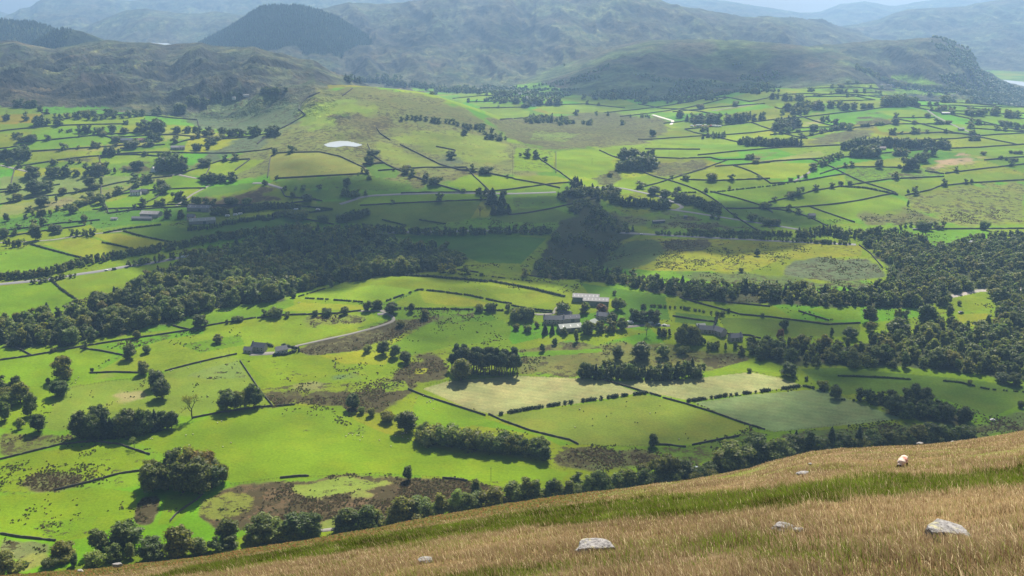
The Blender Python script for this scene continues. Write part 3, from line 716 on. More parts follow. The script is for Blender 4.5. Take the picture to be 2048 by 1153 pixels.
def broadleaf(seed, w, z0, nl, npf, size, low=False, rmin=.12, rmax=.20, tall=1.0):
    rng = np.random.default_rng(seed); P_ = []
    lean = rng.uniform(-.06, .06, 2)
    tries = 0
    while len(P_) < npf and tries < 4000:
        tries += 1
        zz = rng.uniform(z0+.10, .90); prof = math.sin(math.pi*min(1, max(0, (zz-z0)/(1.02-z0)))**.80)**.75
        a = rng.uniform(0, 2*math.pi); rr = (w*.5-.10)*prof*math.sqrt(rng.uniform(.15, 1))
        r = rng.uniform(rmin, rmax)*(1.12-.35*zz)
        c = (rr*math.cos(a)+lean[0]*zz, rr*math.sin(a)+lean[1]*zz, min(zz, 1-r*.86), r)
        if all((c[0]-p[0])**2+(c[1]-p[1])**2+(c[2]-p[2])**2 > (.62*min(r, p[3]))**2*1.6 for p in P_): P_.append(c)
    P_.append((lean[0]*.5, lean[1]*.5, z0+.33*(1-z0), .17*min(1, w/.7)))
    P_.append((lean[0]*.8, lean[1]*.8, z0+.62*(1-z0), .17*min(1, w/.7)))
    g = Geo(); puffs_crown(g, rng, P_, nl, size, .86, low=low)
    t = Geo(); r0 = .026 if not low else .03
    tube(t, [(0, 0, -.03), (0, 0, .06), (lean[0]*.3, lean[1]*.3, z0+.12), (lean[0]*.6, lean[1]*.6, .62)], [r0*1.4, r0, r0*.8, r0*.3], 6, (1, 1, 1), 0)
    if not low:
        for k in range(5):
            p = P_[rng.integers(len(P_))]
            tube(t, [(lean[0]*.2, lean[1]*.2, z0*.75+.02*k), (p[0]*.5, p[1]*.5, z0+.1+.3*(p[2]-z0)), p[:3]], [r0*.6, r0*.42, r0*.15], 5)
    return g, t
def conifer(seed, w, nl, size, low=False):
    rng = np.random.default_rng(seed); g = Geo()
    nt = 9 if not low else 5
    for i in range(nt):                                  # tapered core in ragged tiers
        z = .08+.86*i/nt; r = w*.5*(1-z)**.85*.80; h = .95/nt*1.9
        m = 9; a = np.arange(m)*2*np.pi/m + rng.uniform(0, 1)
        rr = r*rng.uniform(.75, 1.15, m)
        v = np.stack([rr*np.cos(a), rr*np.sin(a), np.full(m, z)-rng.uniform(0, .02, m)], 1)
        v = np.concatenate([v, [[0, 0, min(1, z+h)]]])
        g.add(v, [(k, (k+1) % m, m) for k in range(m)], None, np.array([.7, .7, .7])*rng.uniform(.85, 1.1))
    z = .06+.93*(1-np.sqrt(rng.uniform(0, 1, nl))); a = rng.uniform(0, 2*np.pi, nl)
    lob = 1+.18*np.sin(a*3+z*23)+.1*np.sin(a*5-z*31)
    rr = w*.5*(1-z)**.82*lob*rng.uniform(.78, 1.08, nl)
    pos = np.stack([rr*np.cos(a), rr*np.sin(a), z-.25*rr], 1)
    nrm = np.stack([np.cos(a)*.5, np.sin(a)*.5, np.full(nl, .8)], 1)
    leaves(g, rng, pos, nrm, size, None, 1.7)
    t = Geo(); tube(t, [(0, 0, -.03), (0, 0, .5)], [.022, .012], 6)
    return g, t
def pine(seed, nl, size):
    rng = np.random.default_rng(seed); P_ = []
    for k in range(10):
        zz = rng.uniform(.45, .95); a = rng.uniform(0, 6.28); rr = .17*(1.1-zz)/.5*rng.uniform(.2, 1)
        P_.append((rr*math.cos(a), rr*math.sin(a), min(zz, .93), rng.uniform(.06, .10)))
    P_.append((0, 0, .90, .08)); P_.append((0, 0, .72, .11))
    g = Geo(); puffs_crown(g, rng, P_, nl, size, .72)
    t = Geo(); tube(t, [(0, 0, -.03), (.01, 0, .45), (0, .01, .9)], [.021, .015, .005], 6)
    for k in range(4):
        p = P_[k]; tube(t, [(0, 0, p[2]-.12), p[:3]], [.008, .004], 4)
    return g, t
def bare(seed):
    rng = np.random.default_rng(seed); t = Geo(); tips = []
    def br(p, d, l, r, dep):
        e = p+d*l; tube(t, [p, p+d*l*.5+Vector(rng.normal(size=3))*l*.05, e], [r, r*.8, r*.6], 5 if dep < 2 else 3)
        if dep > 1: tips.append(e); tips.append(p+d*l*.6)
        if dep < 4:
            for k in range(3 if dep else 5):
                dd = (d + Vector(rng.normal(size=3))*(.55 if dep else .5)+Vector((0, 0, .12))).normalized(); br(e if k else p+d*l*.75, dd, l*.62, r*.55, dep+1)
    br(Vector((0, 0, -.02)), Vector((0, 0, 1)), .32, .022, 0)
    zm = max(p[2] for p in tips); sc = 1/zm
    t.v = [v*sc for v in t.v]
    g = Geo(); tp = np.array([tuple(p) for p in tips])*sc
    pos = np.repeat(tp, 3, 0)+rng.normal(size=(len(tp)*3, 3))*.03
    leaves(g, rng, pos, rng.normal(size=pos.shape), .026)
    return g, t
def bush(seed, w, nl, size, npf=8, low=False):
    rng = np.random.default_rng(seed); P_ = []
    for k in range(npf):
        a = rng.uniform(0, 6.28); rr = w*.5*math.sqrt(rng.uniform(0, 1))*.75; r = rng.uniform(.22, .34)
        P_.append((rr*math.cos(a), rr*math.sin(a), rng.uniform(.2, .96-r*.9), r))
    P_.append((0, 0, .3, .3)); P_.append((0, 0, .62, .3))
    g = Geo(); puffs_crown(g, rng, P_, nl, size, .86, low=low)
    t = Geo()
    for k in range(3): tube(t, [(.03*k-.03, .02*k, -.05), (.12*k-.12, .06*(k-1), .4)], [.03, .015], 5)
    return g, t
PROTO = {}
def proto(kind, gens, leafmat):
    out = []
    for i, (g, t) in enumerate(gens):
        cm = g.mesh(kind+'_crown', [leafmat]); tm = t.mesh(kind+'_trunk', [M_BARK], True)
        j = Geo(); v, tt, qq, c, m = g.arrays(); j.add(v, tt, None, c, 0); j.add(v, None, qq, c, 0)
        v, tt, qq, c, m = t.arrays(); j.add(v, tt, None, c, 1); j.add(v, None, qq, c, 1)
        out.append((cm, tm, j.mesh(kind, [leafmat, M_BARK])))
    PROTO[kind] = out
proto('broadleaf_tree', [broadleaf(100+i, w, z0, 2100, 20, .055) for i, (w, z0) in enumerate([(.82, .10), (.95, .12), (.70, .08), (1.05, .12), (.62, .07), (.78, .14)])], M_LEAF)
proto('woodland_tree', [broadleaf(140+i, w, .0, 1900, 17, .062) for i, w in enumerate([.80, .95, .72, 1.05])], M_LEAF)
proto('birch_tree', [broadleaf(200+i, w, .06, 1500, 16, .050, rmin=.08, rmax=.14) for i, w in enumerate([.50, .58, .44])], M_LEAF)
proto('conifer_tree', [conifer(300+i, w, 1500, .050) for i, w in enumerate([.36, .46, .40])], M_NEEDLE)
proto('pine_tree', [pine(400+i, 900, .045) for i in range(3)], M_NEEDLE)
proto('bush', [bush(500+i, w, 1000, .10) for i, w in enumerate([1.0, 1.35, 1.7, .85])], M_LEAF)
proto('bare_tree', [bare(600), bare(601)], M_LEAF)
LOWG = {'broadleaf_tree': [broadleaf(700+i, w, .0, 230, 9, .105, low=True, rmin=.14, rmax=.22) for i, w in enumerate([.78, .9, 1.02])],
        'conifer_tree': [conifer(720+i, w, 110, .11, low=True) for i, w in enumerate([.36, .44])],
        'bush': [bush(740+i, w, 60, .2, 4, low=True) for i, w in enumerate([1.1, 1.5])]}

# ------------------------------------------------------------------ where the trees stand
rng = np.random.default_rng(7)
TREES = []        # dict(kind, x, y, z, h, hp, label, group, tint)
GREENS = {'dark': (.70, .74, .72), 'mid': (1, 1, 1), 'olive': (1.35, 1.12, .75), 'pale': (1.4, 1.32, 1.3), 'silver': (1.55, 1.55, 1.75), 'copper': (1.15, .42, .55), 'rust': (1.45, .95, .6), 'gold': (2.1, 1.6, .8)}
def tint(n=None):
    if n is None: n = rng.choice(['dark', 'mid', 'olive', 'pale'], p=[.20, .36, .26, .18])
    b = np.array(GREENS[n])*rng.uniform(.85, 1.15)*rng.uniform(.93, 1.07, 3); return tuple(b)
def addtree(kind, x, y, hm, label, group=None, tn=None, wid=1.0):
    if y > 1450 and y < 3200: hm *= 1.12; wid *= 1.2
    z = float(gz(x, y)) ; hp = hm/mpp(y, z)*(.05 if abs(project(x, y, z)[0]-1024) > 1045 else 1)
    TREES.append(dict(kind=kind, x=x, y=y, z=z, h=hm, hp=hp, label=label, group=group, tint=tint(tn), wid=wid))
def one(kind, px, py, hp, label, tn=None, wid=1.0):
    x, y, z = g1(px, py); wid = wid*1.18 if kind == BL else wid; addtree(kind, x, y, hp*mpp(y, z), label, None, tn, wid)
def pick(mixs): return mixs if isinstance(mixs, str) else mixs[rng.integers(len(mixs))]
def clump(label, group, kind, items, tn=None):
    """items: (cx, cy, width px, number, height px)"""
    for cx, cy, w, n, hp in items:
        for i in range(n):
            px = cx + (rng.uniform(-.5, .5)*w if n > 1 else 0); py = cy + (rng.uniform(-.10, .06)*w*.5 if n > 1 else 0)
            x, y, z = g1(px, py); addtree(pick(kind), x, y, hp*mpp(y, z)*rng.uniform(.75, 1.08), label, group, tn, rng.uniform(.9, 1.2))
def row(label, group, kind, pts, step, hp, jit=2, n=1, tn=None):
    for p in densify(pts, step):
        for k in range(n):
            px = p[0]+rng.uniform(-.4, .4)*step; py = p[1]+rng.uniform(-1, .4)*jit
            x, y, z = g1(px, py); addtree(pick(kind), x, y, hp*mpp(y, z)*rng.uniform(.72, 1.1), label, group, tn, rng.uniform(.9, 1.15))
def inpoly(px, py, P_):
    c = np.zeros(len(px), bool); n = len(P_)
    for i in range(n):
        x0, y0 = P_[i]; x1, y1 = P_[(i+1) % n]
        k = (y0 > py) != (y1 > py)
        c ^= k & (px < (x1-x0)*(py-y0)/((y1-y0) if y1 != y0 else 1e-9)+x0)
    return c
def wood(label, group, kind, poly, spacing, hm, tn=None, gaps=.25):
    P_ = densify(list(poly)+[poly[0]], 10)
    x, y, z = p2g([p[0] for p in P_], [p[1] for p in P_]); gp = list(zip(x, y))
    xs = np.arange(x.min(), x.max(), spacing); ys = np.arange(y.min(), y.max(), spacing)
    gx, gy = np.meshgrid(xs, ys); gx = gx.ravel()+rng.uniform(-.45, .45, gx.size)*spacing; gy = gy.ravel()+rng.uniform(-.45, .45, gy.size)*spacing
    k = inpoly(gx, gy, gp) & (fbm(gx/38, gy/38, 2, 66) > gaps)
    for a, b in zip(gx[k], gy[k]): addtree(pick(kind), float(a), float(b), hm*rng.uniform(.62, 1.22), label, group, tn, rng.uniform(.95, 1.3))
BL, WD, BI, CO, PI_, BU = 'broadleaf_tree', 'woodland_tree', 'birch_tree', 'conifer_tree', 'pine_tree', 'bush'
# --- single trees, left half
one(BL, 126, 758, 50, 'tall full-crowned broadleaf tree standing alone in the open left pasture')
one(BL, 120, 792, 34, 'low wide dark oak with its shadow beneath it beside a fence line', 'dark', 1.5)
one(BL, 260, 718, 31, 'rounded tree beside a bush at the pointed end of a yellow field', 'mid', 1.2)
one(BU, 293, 707, 17, 'round bush just right of the rounded tree by the yellow field')
one(BL, 288, 749, 29, 'paler grey-green tree growing over the middle of a stone wall', 'pale')
one(BL, 313, 776, 40, 'rear one of two overlapping big dark trees in the left pasture', 'dark', 1.1)
one(BL, 325, 798, 40, 'front one of two overlapping big dark trees in the left pasture', 'dark', 1.1)
one(BL, 402, 654, 28, 'domed dark tree on the wall at the foot of the knoll', 'dark', 1.1)
one(BL, 274, 677, 17, 'small upright tree on the long wall below the gorge wood')
one('bare_tree', 385, 838, 50, 'sparse yellow-brown half-bare tree at the wall end beside the dark belt', 'gold', 1.1)
one(BL, 452, 822, 48, 'leftmost of three trees in line along the wall above the bright field', 'dark', .9)
one(BL, 482, 818, 42, 'thin middle one of three trees along the wall above the bright field', 'olive', .75)
one(BL, 508, 812, 46, 'rightmost of three trees in line, where two walls meet', 'dark', .85)
one(BI, 172, 698, 19, 'pale thin tree leaning over the wall junction', 'silver')
one(BL, 436, 686, 18, 'small round tree among brown rushes left of the stone house', 'olive', 1.2)
one(BU, 185, 743, 8, 'little bush at the left end of the wall below the yellow field')
one(BU, 96, 767, 11, 'small thorn bush between the two lone oaks on the left')
one(BU, 106, 704, 9, 'tiny tree just below the long left wall')
one(BL, 688, 628, 17, 'round tree on the hedge left of the lane bend')
one(BL, 736, 622, 21, 'tree standing left of the lane junction on the knoll')
one(BL, 786, 627, 25, 'broad dark tree just right of the lane junction', 'dark', 1.15)
one(BL, 823, 624, 19, 'round tree on the hedge between the dark tree and the rushes')
one(BL, 851, 637, 19, 'tree standing among brown rushes below the knoll hedge', 'olive', 1.1)
one(BL, 1016, 622, 15, 'small tree at the right end of the knoll hedge')
one(BU, 802, 653, 14, 'grey willow bush in the wet ground below the lane bend', 'olive')
one(BU, 736, 704, 15, 'round bush left of the row of lone trees in mid pasture')
one(BL, 767, 709, 29, 'tall dark tree, leftmost of the group in the middle pasture', 'dark', .95)
one(BL, 790, 715, 27, 'middle tree of the group in the central pasture', 'mid', 1.1)
one(BL, 813, 724, 25, 'dark bushy tree, rightmost of the group in the central pasture', 'dark', 1.05)
one(BL, 922, 760, 47, 'big round oak standing in front of the pine plantation', 'olive', 1.15)
one(BL, 707, 819, 33, 'dark round tree above the bright field beside scrub', 'dark', 1.1)
one(BU, 725, 827, 16, 'bush touching the dark round tree above the bright field')
one(BU, 744, 832, 19, 'larger bush at the right end of the scrub above the bright field', 'olive')
one(BL, 812, 863, 44, 'very dark dense tree at the left end of the long tree belt', 'dark', 1.25)
one(BU, 778, 844, 24, 'grey-green scrub left of the very dark dense tree', 'olive')
one(BU, 988, 751, 13, 'bush at the foot of the pine plantation')
one(CO, 598, 704, 13, 'small pointed conifer at the white cottage drive')
one(BL, 816, 961, 31, 'lone bushy tree on the fence between the bright field and the brown moor', 'dark', .85)
one('bare_tree', 269, 898, 24, 'thin grey tree on the wall above the near-left fields', 'silver')
one(BL, 663, 574, 15, 'lone small tree on the skyline of the knoll')
one(BU, 825, 546, 8, 'small bush on the brow of the knoll left of the hedge end')
one(BU, 849, 544, 7, 'little thorn on the brow of the knoll above the hedge')
one(BU, 587, 596, 10, 'bush at the wall corner on the left flank of the knoll')
one(BU, 964, 552, 7, 'bush on the thin hedge across the brow of the knoll')
one(BL, 1088, 922, 33, 'round tree alone at the right end of the bright field', 'dark')
one(BL, 1307, 893, 28, 'upright dark tree at the wall gap below the olive field', 'dark', .85)
# --- right half singles
one(BL, 1109, 690, 14, 'small round tree on a stalk below the farm')
one(BL, 1085, 703, 16, 'small dark tree left of the rusty knoll below the farm', 'dark')
one(BL, 1235, 719, 29, 'leftmost of the trees standing above the middle plantation', 'mid', 1.1)
one(BL, 1282, 719, 35, 'broadest dark oak above the middle plantation', 'dark', 1.35)
one(BL, 1326, 714, 27, 'paler tree right of the broad oak above the plantation', 'pale', 1.05)
one(BU, 1365, 707, 17, 'wide low scrub tree right of the trees above the plantation', 'olive', 1.2)
one(BU, 1500, 745, 10, 'round bush on the top edge of the pale hay field')
one('bare_tree', 1293, 671, 25, 'thin half-bare tree in the grass below the farm cars', 'olive')
one(BL, 1204, 631, 23, 'dark red copper beech behind the farm barns', 'copper', 1.3)
one(BL, 1236, 621, 27, 'pale green tree right of the big barn', 'pale', .95)
one(BU, 1228, 590, 9, 'small dark bush on the knoll above the big barn')
one(BL, 1225, 653, 28, 'dark tree between the farmhouse and the parked cars', 'dark')
one(BL, 1244, 659, 24, 'light green tree beside the farm track', 'pale')
one(BI, 1152, 684, 27, 'slim tree in front of the green-roofed barn', 'pale')
one(BU, 1457, 625, 9, 'upper of two bushes on the dark field hedge'); one(BU, 1444, 631, 10, 'lower of two bushes on the dark field hedge'); one(BU, 1524, 635, 9, 'bush at the right of the dark field hedge')
one(BL, 1560, 683, 26, 'lower dark purplish tree of the pair left of the right wood', 'copper', .8)
one(BL, 1568, 659, 23, 'upper dark tree of the pair left of the right wood', 'dark', .75)
one(BI, 1663, 673, 19, 'thin tree at the corner of the dark field'); one(BL, 1700, 677, 23, 'round tree at the corner of the dark field', 'dark', 1.4)
one(BL, 1741, 662, 20, 'small round tree before the lit meadow gap'); one(BL, 1740, 645, 34, 'large layered tree at the end of the lit strip field', 'dark', 1.2)
one(BL, 1793, 673, 38, 'tall spreading oak in front of the lit meadow gap', 'dark', 1.25); one(BL, 1853, 649, 43, 'biggest dark tree beside the riverside meadow', 'dark', 1.1)
one(BL, 1896, 607, 19, 'round tree by the river gravel'); one(BL, 1900, 630, 19, 'round dark tree left of the parked vehicle', 'dark'); one(BU, 1918, 611, 10, 'bush by the riverside meadow fence')
one(BL, 1578, 753, 31, 'dark dense tree at the corner of the hay field', 'dark', 1.1); one(BU, 1613, 761, 9, 'little thorn tree beside the hay field corner')
one(BU, 1645, 779, 19, 'pale scrub at the top of the ribbed hay field', 'olive'); one(BL, 1671, 797, 29, 'round tree at the right corner of the ribbed hay field', 'mid', 1.1)
one(BU, 2040, 816, 15, 'dark bush at the far right edge of the shaded field', 'dark'); one(BU, 1938, 770, 11, 'bush between two dark hedges on the right')
one(BL, 2003, 765, 21, 'flat-topped dark tree right of the hedge end', 'dark', 1.5); one(BL, 2028, 769, 26, 'dark tree at the right edge beside the flat-topped one', 'dark', 1.1)
one(BL, 1861, 834, 18, 'rust-red tree in the dark copse on the right', 'copper', 1.0)
one(BL, 1514, 512, 15, 'lone tree on the sunlit rough bank', 'dark', .9); one(BU, 1483, 545, 10, 'small bush low on the sunlit rough bank')
one(BL, 1758, 337, 16, 'neat lone tree in the bright field on the right', 'dark', 1.05); one(BU, 1582, 395, 11, 'round bush on a wall in the shaded right field', 'dark')
one(BU, 1683, 371, 8, 'left of two bushes at a wall corner'); one(BU, 1698, 370, 8, 'right of two bushes at a wall corner')
one(BI, 1943, 368, 10, 'thin tree on the upper right moor'); one(BI, 1816, 388, 9, 'thin tree at the hedge end on the right hill'); one(BI, 1816, 412, 10, 'thin tree alone below the hedge end')
one(BL, 1310, 390, 17, 'round tree left of the lane in mid-distance', 'dark', 1.1); one(BL, 1330, 397, 17, 'tree right beside the lane bend', 'dark', 1.0); one(BL, 1355, 386, 12, 'small round tree above the lane bend')
one(BL, 1304, 310, 11, 'small tree right of the round wood'); one(BU, 1219, 353, 8, 'bush on the stream bank left of the round wood'); one(BL, 1305, 273, 13, 'dark round tree alone on the brown moor', 'dark', 1.1)
one(BL, 903, 318, 14, 'round tree at the top of the grey bracken patch', 'dark', 1.1)
one(BL, 614, 404, 16, 'round tree on the wall in the shaded fields', 'dark', 1.05); one(BL, 586, 396, 11, 'smaller round tree left of it on the shaded wall')
one(BL, 694, 375, 17, 'larger dark tree above the lane on the tarn hill', 'dark'); one('bare_tree', 960, 432, 19, 'bare grey tree in the shaded field left of the conifers', 'gold')
one(BL, 72, 481, 30, 'big round tree by the lane at the far left', 'dark'); one(BL, 115, 466, 18, 'spreading dark tree right of the big round one', 'dark', 1.3)
one(BL, 14, 443, 17, 'dark tree at the left edge above the shaded fields', 'dark'); one(BL, 202, 408, 19, 'round tree at the tip of the tan field'); one(BL, 70, 389, 26, 'wide dark oak on the left slope', 'dark', 1.15)
one(BL, 95, 383, 21, 'smaller tree touching the wide oak on the left slope'); one(BL, 88, 413, 20, 'round tree below the wide oak'); one(BI, 113, 404, 13, 'pale young tree right of the round one', 'silver')
one(BL, 180, 376, 20, 'dark round tree on the wall in the tan fields', 'dark', 1.1); one(BI, 203, 370, 15, 'pale slim tree beside the dark round one', 'pale'); one(BU, 180, 393, 9, 'small round bush below the tan field wall')
one(BL, 323, 379, 19, 'dark round tree right of the white farmhouse', 'dark', 1.1); one(BL, 275, 339, 17, 'dark round tree in the brown rushy strip', 'dark', 1.1)
one(CO, 985, 409, 31, 'tallest dark conifer in the shaded middle fields', None, 1.4); one(CO, 1004, 411, 26, 'second dark conifer right of the tallest one', None, 1.4)
for p in ((987, 429, 19), (1002, 428, 24), (1017, 426, 17)): 
    x, y, z = g1(*p[:2]); addtree(CO, x, y, p[2]*mpp(y, z), 'dark conifer below the tall pair in the shaded fields', 'conifers below the tall pair', None, 1.5)
# --- clumps
clump('tree of the loose group at the left edge of the near pastures', 'trees at the left edge', BL, [(33, 789, 1, 1, 40), (42, 806, 1, 1, 46), (62, 832, 1, 1, 54), (78, 864, 1, 1, 48), (10, 842, 1, 1, 48), (5, 780, 1, 1, 34), (12, 806, 1, 1, 36), (43, 858, 1, 1, 30), (22, 815, 1, 1, 36)])
clump('tree of the big round clump in the near-left fields', 'round clump in the near-left fields', BL, [(306, 984, 1, 1, 62), (336, 980, 1, 1, 72), (366, 986, 1, 1, 70), (398, 988, 1, 1, 74), (424, 976, 1, 1, 66), (446, 966, 1, 1, 56), (388, 968, 1, 1, 76), (350, 964, 1, 1, 72), (425, 960, 1, 1, 64), (322, 972, 1, 1, 66), (300, 970, 1, 1, 54)])
one(BL, 408, 966, 76, 'autumn-tinged russet tree inside the round clump', 'rust', .9)
clump('tree of the mixed dark belt left of the bright field', 'mixed belt left of the bright field', [BL, CO, BL, WD], [(160, 876, 20, 2, 52), (185, 878, 24, 3, 54), (215, 876, 30, 4, 56), (250, 872, 30, 4, 54), (280, 866, 30, 4, 50), (310, 862, 30, 3, 48), (343, 858, 1, 1, 50), (205, 858, 20, 2, 46), (325, 856, 10, 1, 46)], 'dark')
clump('bush on the hedge at the foot of the knoll', 'bushes on the knoll hedge', [BU, BL], [(540, 634, 44, 6, 19), (577, 635, 8, 2, 13), (648, 631, 36, 6, 13), (454, 648, 1, 1, 13), (467, 645, 1, 1, 15), (480, 643, 1, 1, 13), (958, 623, 6, 2, 20), (983, 622, 8, 2, 20), (758, 617, 12, 3, 20)])
row('dark bush along the tree belt below the hay field', 'tree belt below the hay field', [WD, BL, BU], [(846, 882), (900, 892), (960, 902), (1020, 908), (1078, 912)], 12, 38, 4, 2)
row('dark pine of the small plantation by the hay field', 'pine plantation by the hay field', PI_, [(905, 742), (960, 750), (1034, 752)], 6, 45, 3, 2)
row('dark pine of the small plantation by the hay field', 'pine plantation by the hay field', PI_, [(915, 732), (970, 740), (1032, 742)], 6, 44, 3, 2)
row('dark tree of the oblong plantation above the hay fields', 'oblong plantation above the hay fields', [WD, CO, WD, BI], [(1175, 757), (1240, 760), (1320, 760), (1396, 755)], 8.5, 32, 3, 1, 'dark')
row('dark tree of the oblong plantation above the hay fields', 'oblong plantation above the hay fields', [WD, CO, BI], [(1195, 748), (1290, 750), (1385, 745)], 10, 30, 3, 1)
wood('dark tree of the copse in the shaded right field', 'copse in the shaded right field', [WD, WD, BL], [(1718, 800), (1760, 792), (1860, 802), (1890, 826), (1948, 842), (1938, 850), (1830, 847), (1745, 818)], 10, 12.5, 'dark')
# farm trees
clump('garden tree left of the farmhouse', 'garden trees left of the farmhouse', [BL, BI, BU], [(1048, 640, 46, 8, 26), (1054, 663, 8, 2, 14), (1030, 660, 14, 3, 14), (1075, 655, 16, 2, 14)])
clump('conifer beside the farm drive', 'conifers beside the farm drive', CO, [(1092, 668, 8, 2, 24), (1104, 668, 8, 2, 22)])
clump('tree among the farm buildings', 'trees among the farm buildings', [BL, WD], [(1130, 632, 22, 3, 32), (1172, 626, 22, 3, 23), (1172, 668, 18, 3, 30), (1209, 663, 30, 4, 26), (1128, 670, 8, 1, 16), (1150, 600, 6, 1, 8)])
clump('dark tree of the dense group right of the farm', 'dense group right of the farm', WD, [(1300, 644, 72, 10, 27), (1286, 618, 10, 2, 12)], 'dark')
clump('tree in front of the far-right farm cottages', 'trees before the farm cottages', [BL, WD, BI], [(1370, 689, 56, 9, 38), (1322, 673, 40, 7, 18), (1445, 700, 60, 8, 20), (1495, 696, 24, 3, 26), (1512, 719, 34, 3, 27), (1484, 709, 10, 2, 20), (1400, 690, 30, 3, 18)])
row('bush on the hedge running right from the farm', 'hedge bushes right of the farm', BU, [(1300, 614), (1360, 618), (1430, 628)], 9, 7, 1)
# crest-line trees below the near hillside
CRL, CRG = 'tree in the ragged line just beyond the grassy hillside', 'tree line beyond the grassy hillside'
for px, py, hp in ((8, 1150, 46), (50, 1134, 12), (130, 1118, 38), (150, 1132, 28), (98, 1134, 20), (200, 1102, 54), (250, 1092, 58), (262, 1117, 36), (228, 1120, 36), (305, 1114, 40), (362, 1110, 64), (395, 1107, 38), (430, 1100, 30), (463, 1094, 28), (455, 1078, 46),
                   (522, 1084, 54), (553, 1080, 46), (597, 1074, 54), (622, 1070, 48), (685, 1064, 24), (703, 1058, 44), (738, 1056, 52), (752, 1052, 42), (794, 1044, 24), (815, 1042, 52), (842, 1034, 50), (882, 1027, 48), (935, 1018, 42), (960, 1012, 32), (993, 1016, 52), (952, 992, 38),
                   (1031, 1006, 50), (1070, 1000, 48), (1101, 998, 46), (1137, 996, 42), (1154, 968, 26), (1194, 987, 44), (1212, 984, 40), (1237, 976, 36), (1252, 977, 42), (1282, 976, 38), (1287, 943, 17), (1362, 954, 40), (1350, 962, 27), (1390, 956, 22), (1425, 952, 28), (1437, 942, 46), (1470, 942, 60), (1495, 936, 52), (1506, 893, 32), (1525, 926, 56),
                   (1548, 930, 58), (1586, 911, 47), (1618, 908, 48), (1686, 898, 38), (1746, 894, 38), (1776, 892, 34), (1830, 888, 40), (1856, 882, 40), (1880, 880, 36), (1911, 876, 28), (1936, 872, 22), (1570, 925, 40), (1640, 905, 36), (1700, 900, 30), (1480, 950, 40), (1450, 950, 36), (1800, 894, 30)):
    x, y, z = g1(px, py); k = BU if hp < 26 else pick([BL, WD, WD, BI]); addtree(k, x, y, hp*mpp(y, z)*rng.uniform(.95, 1.05), CRL, CRG, None, rng.uniform(1.15, 1.6))
row('low scrub among the trees just beyond the grassy hillside', 'scrub beyond the hillside', BU, [(500, 1088), (620, 1074)], 13, 24, 6)
row('low scrub among the trees just beyond the grassy hillside', 'scrub beyond the hillside', BU, [(800, 1044), (1000, 1016), (1200, 990), (1420, 960)], 14, 24, 8)
row('low scrub among the trees just beyond the grassy hillside', 'scrub beyond the hillside', [BU, WD], [(1420, 950), (1500, 935), (1600, 912), (1800, 898), (1940, 878)], 12, 28, 8)
one(BI, 912, 1026, 52, 'silvery birch in the line beyond the grassy hillside, left of the dark oak', 'silver', 1.2); one(BI, 1054, 1004, 55, 'grey-leaved birch in the line above the grassy hillside', 'pale', 1.2); one(BI, 1114, 997, 46, 'pale birch near the middle of the line above the hillside', 'pale', 1.2); one(BI, 1174, 992, 44, 'pale grey birch below the brown hollow', 'silver', 1.2)
one(BU, 190, 1130, 30, 'silver-grey willow bush at the bottom left tree line', 'silver', 1.1); one(BL, 1330, 958, 56, 'olive-topped tree standing tallest below the wall gap', 'olive', .95)
for px, py, hp in ((1661, 900, 52), (1716, 896, 50), (1798, 890, 38), (1720, 869, 13), (1735, 870, 14), (1590, 900, 44)):
    x, y, z = g1(px, py); addtree(CO, x, y, hp*mpp(y, z), 'pointed conifer in the dark line behind the right of the hillside', 'conifers behind the hillside', None, 1.1)
# --- woods
WG = 'tree of the large dark wood filling the river gorge'
wood(WG, 'gorge wood', [WD, WD, WD, WD, CO], [(0, 693), (0, 655), (60, 640), (130, 628), (230, 596), (265, 578), (300, 560), (400, 522), (450, 503), (540, 480), (620, 470), (760, 466), (800, 500), (870, 500), (930, 530), (860, 545), (780, 553), (640, 572), (560, 600), (420, 622), (320, 648), (240, 670), (130, 692), (60, 694)], 10.0, 16.5)
one(BL, 205, 625, 24, 'orange autumn tree on the near edge of the gorge wood', 'rust', 1.0)
for px, py, tn in ((884, 546, 'gold'), (905, 546, 'gold'), (1050, 555, 'gold'), (930, 548, 'olive')): 
    x, y, z = g1(px, py); addtree(WD, x, y, 20*mpp(y, z), 'golden-brown tree peeping over the brow of the knoll', 'golden trees behind the knoll', tn, 1.3)
wood('tree of the dark wood climbing the side valley', 'side valley wood', [WD, WD, WD, CO], [(1060, 548), (1090, 500), (1110, 470), (1120, 440), (1170, 446), (1110, 396), (1150, 378), (1235, 385), (1235, 402), (1200, 402), (1180, 415), (1220, 430), (1240, 455), (1290, 462), (1240, 490), (1200, 530), (1190, 552), (1100, 552)], 11.0, 10.0, None, .45)
row('tree of the belt along the main road in shadow', 'roadside belt in shadow', [WD, BL, CO], [(780, 466), (840, 469), (900, 472), (960, 470), (1030, 468), (1100, 470)], 9, 17, 3, 2)
row('tree of the belt behind the roadside', 'roadside belt in shadow', [WD, BL], [(640, 466), (700, 460), (780, 462)], 9, 13, 3, 2)
row('tree of the long belt along the main road on the left', 'long roadside belt', [WD, WD, BI], [(0, 560), (60, 556), (130, 545), (150, 535), (200, 524), (280, 510), (360, 496), (440, 482), (520, 470), (600, 462)], 7, 17, 4, 2)
row('small tree on the near side of the main road', 'small trees on the near side of the road', [BI, WD], [(60, 570), (110, 562), (150, 556)], 9, 12, 2, 1)
row('small tree on the near side of the main road', 'small trees on the near side of the road', [BI, WD], [(258, 534), (320, 524), (360, 516), (420, 508)], 9, 16, 2, 1)
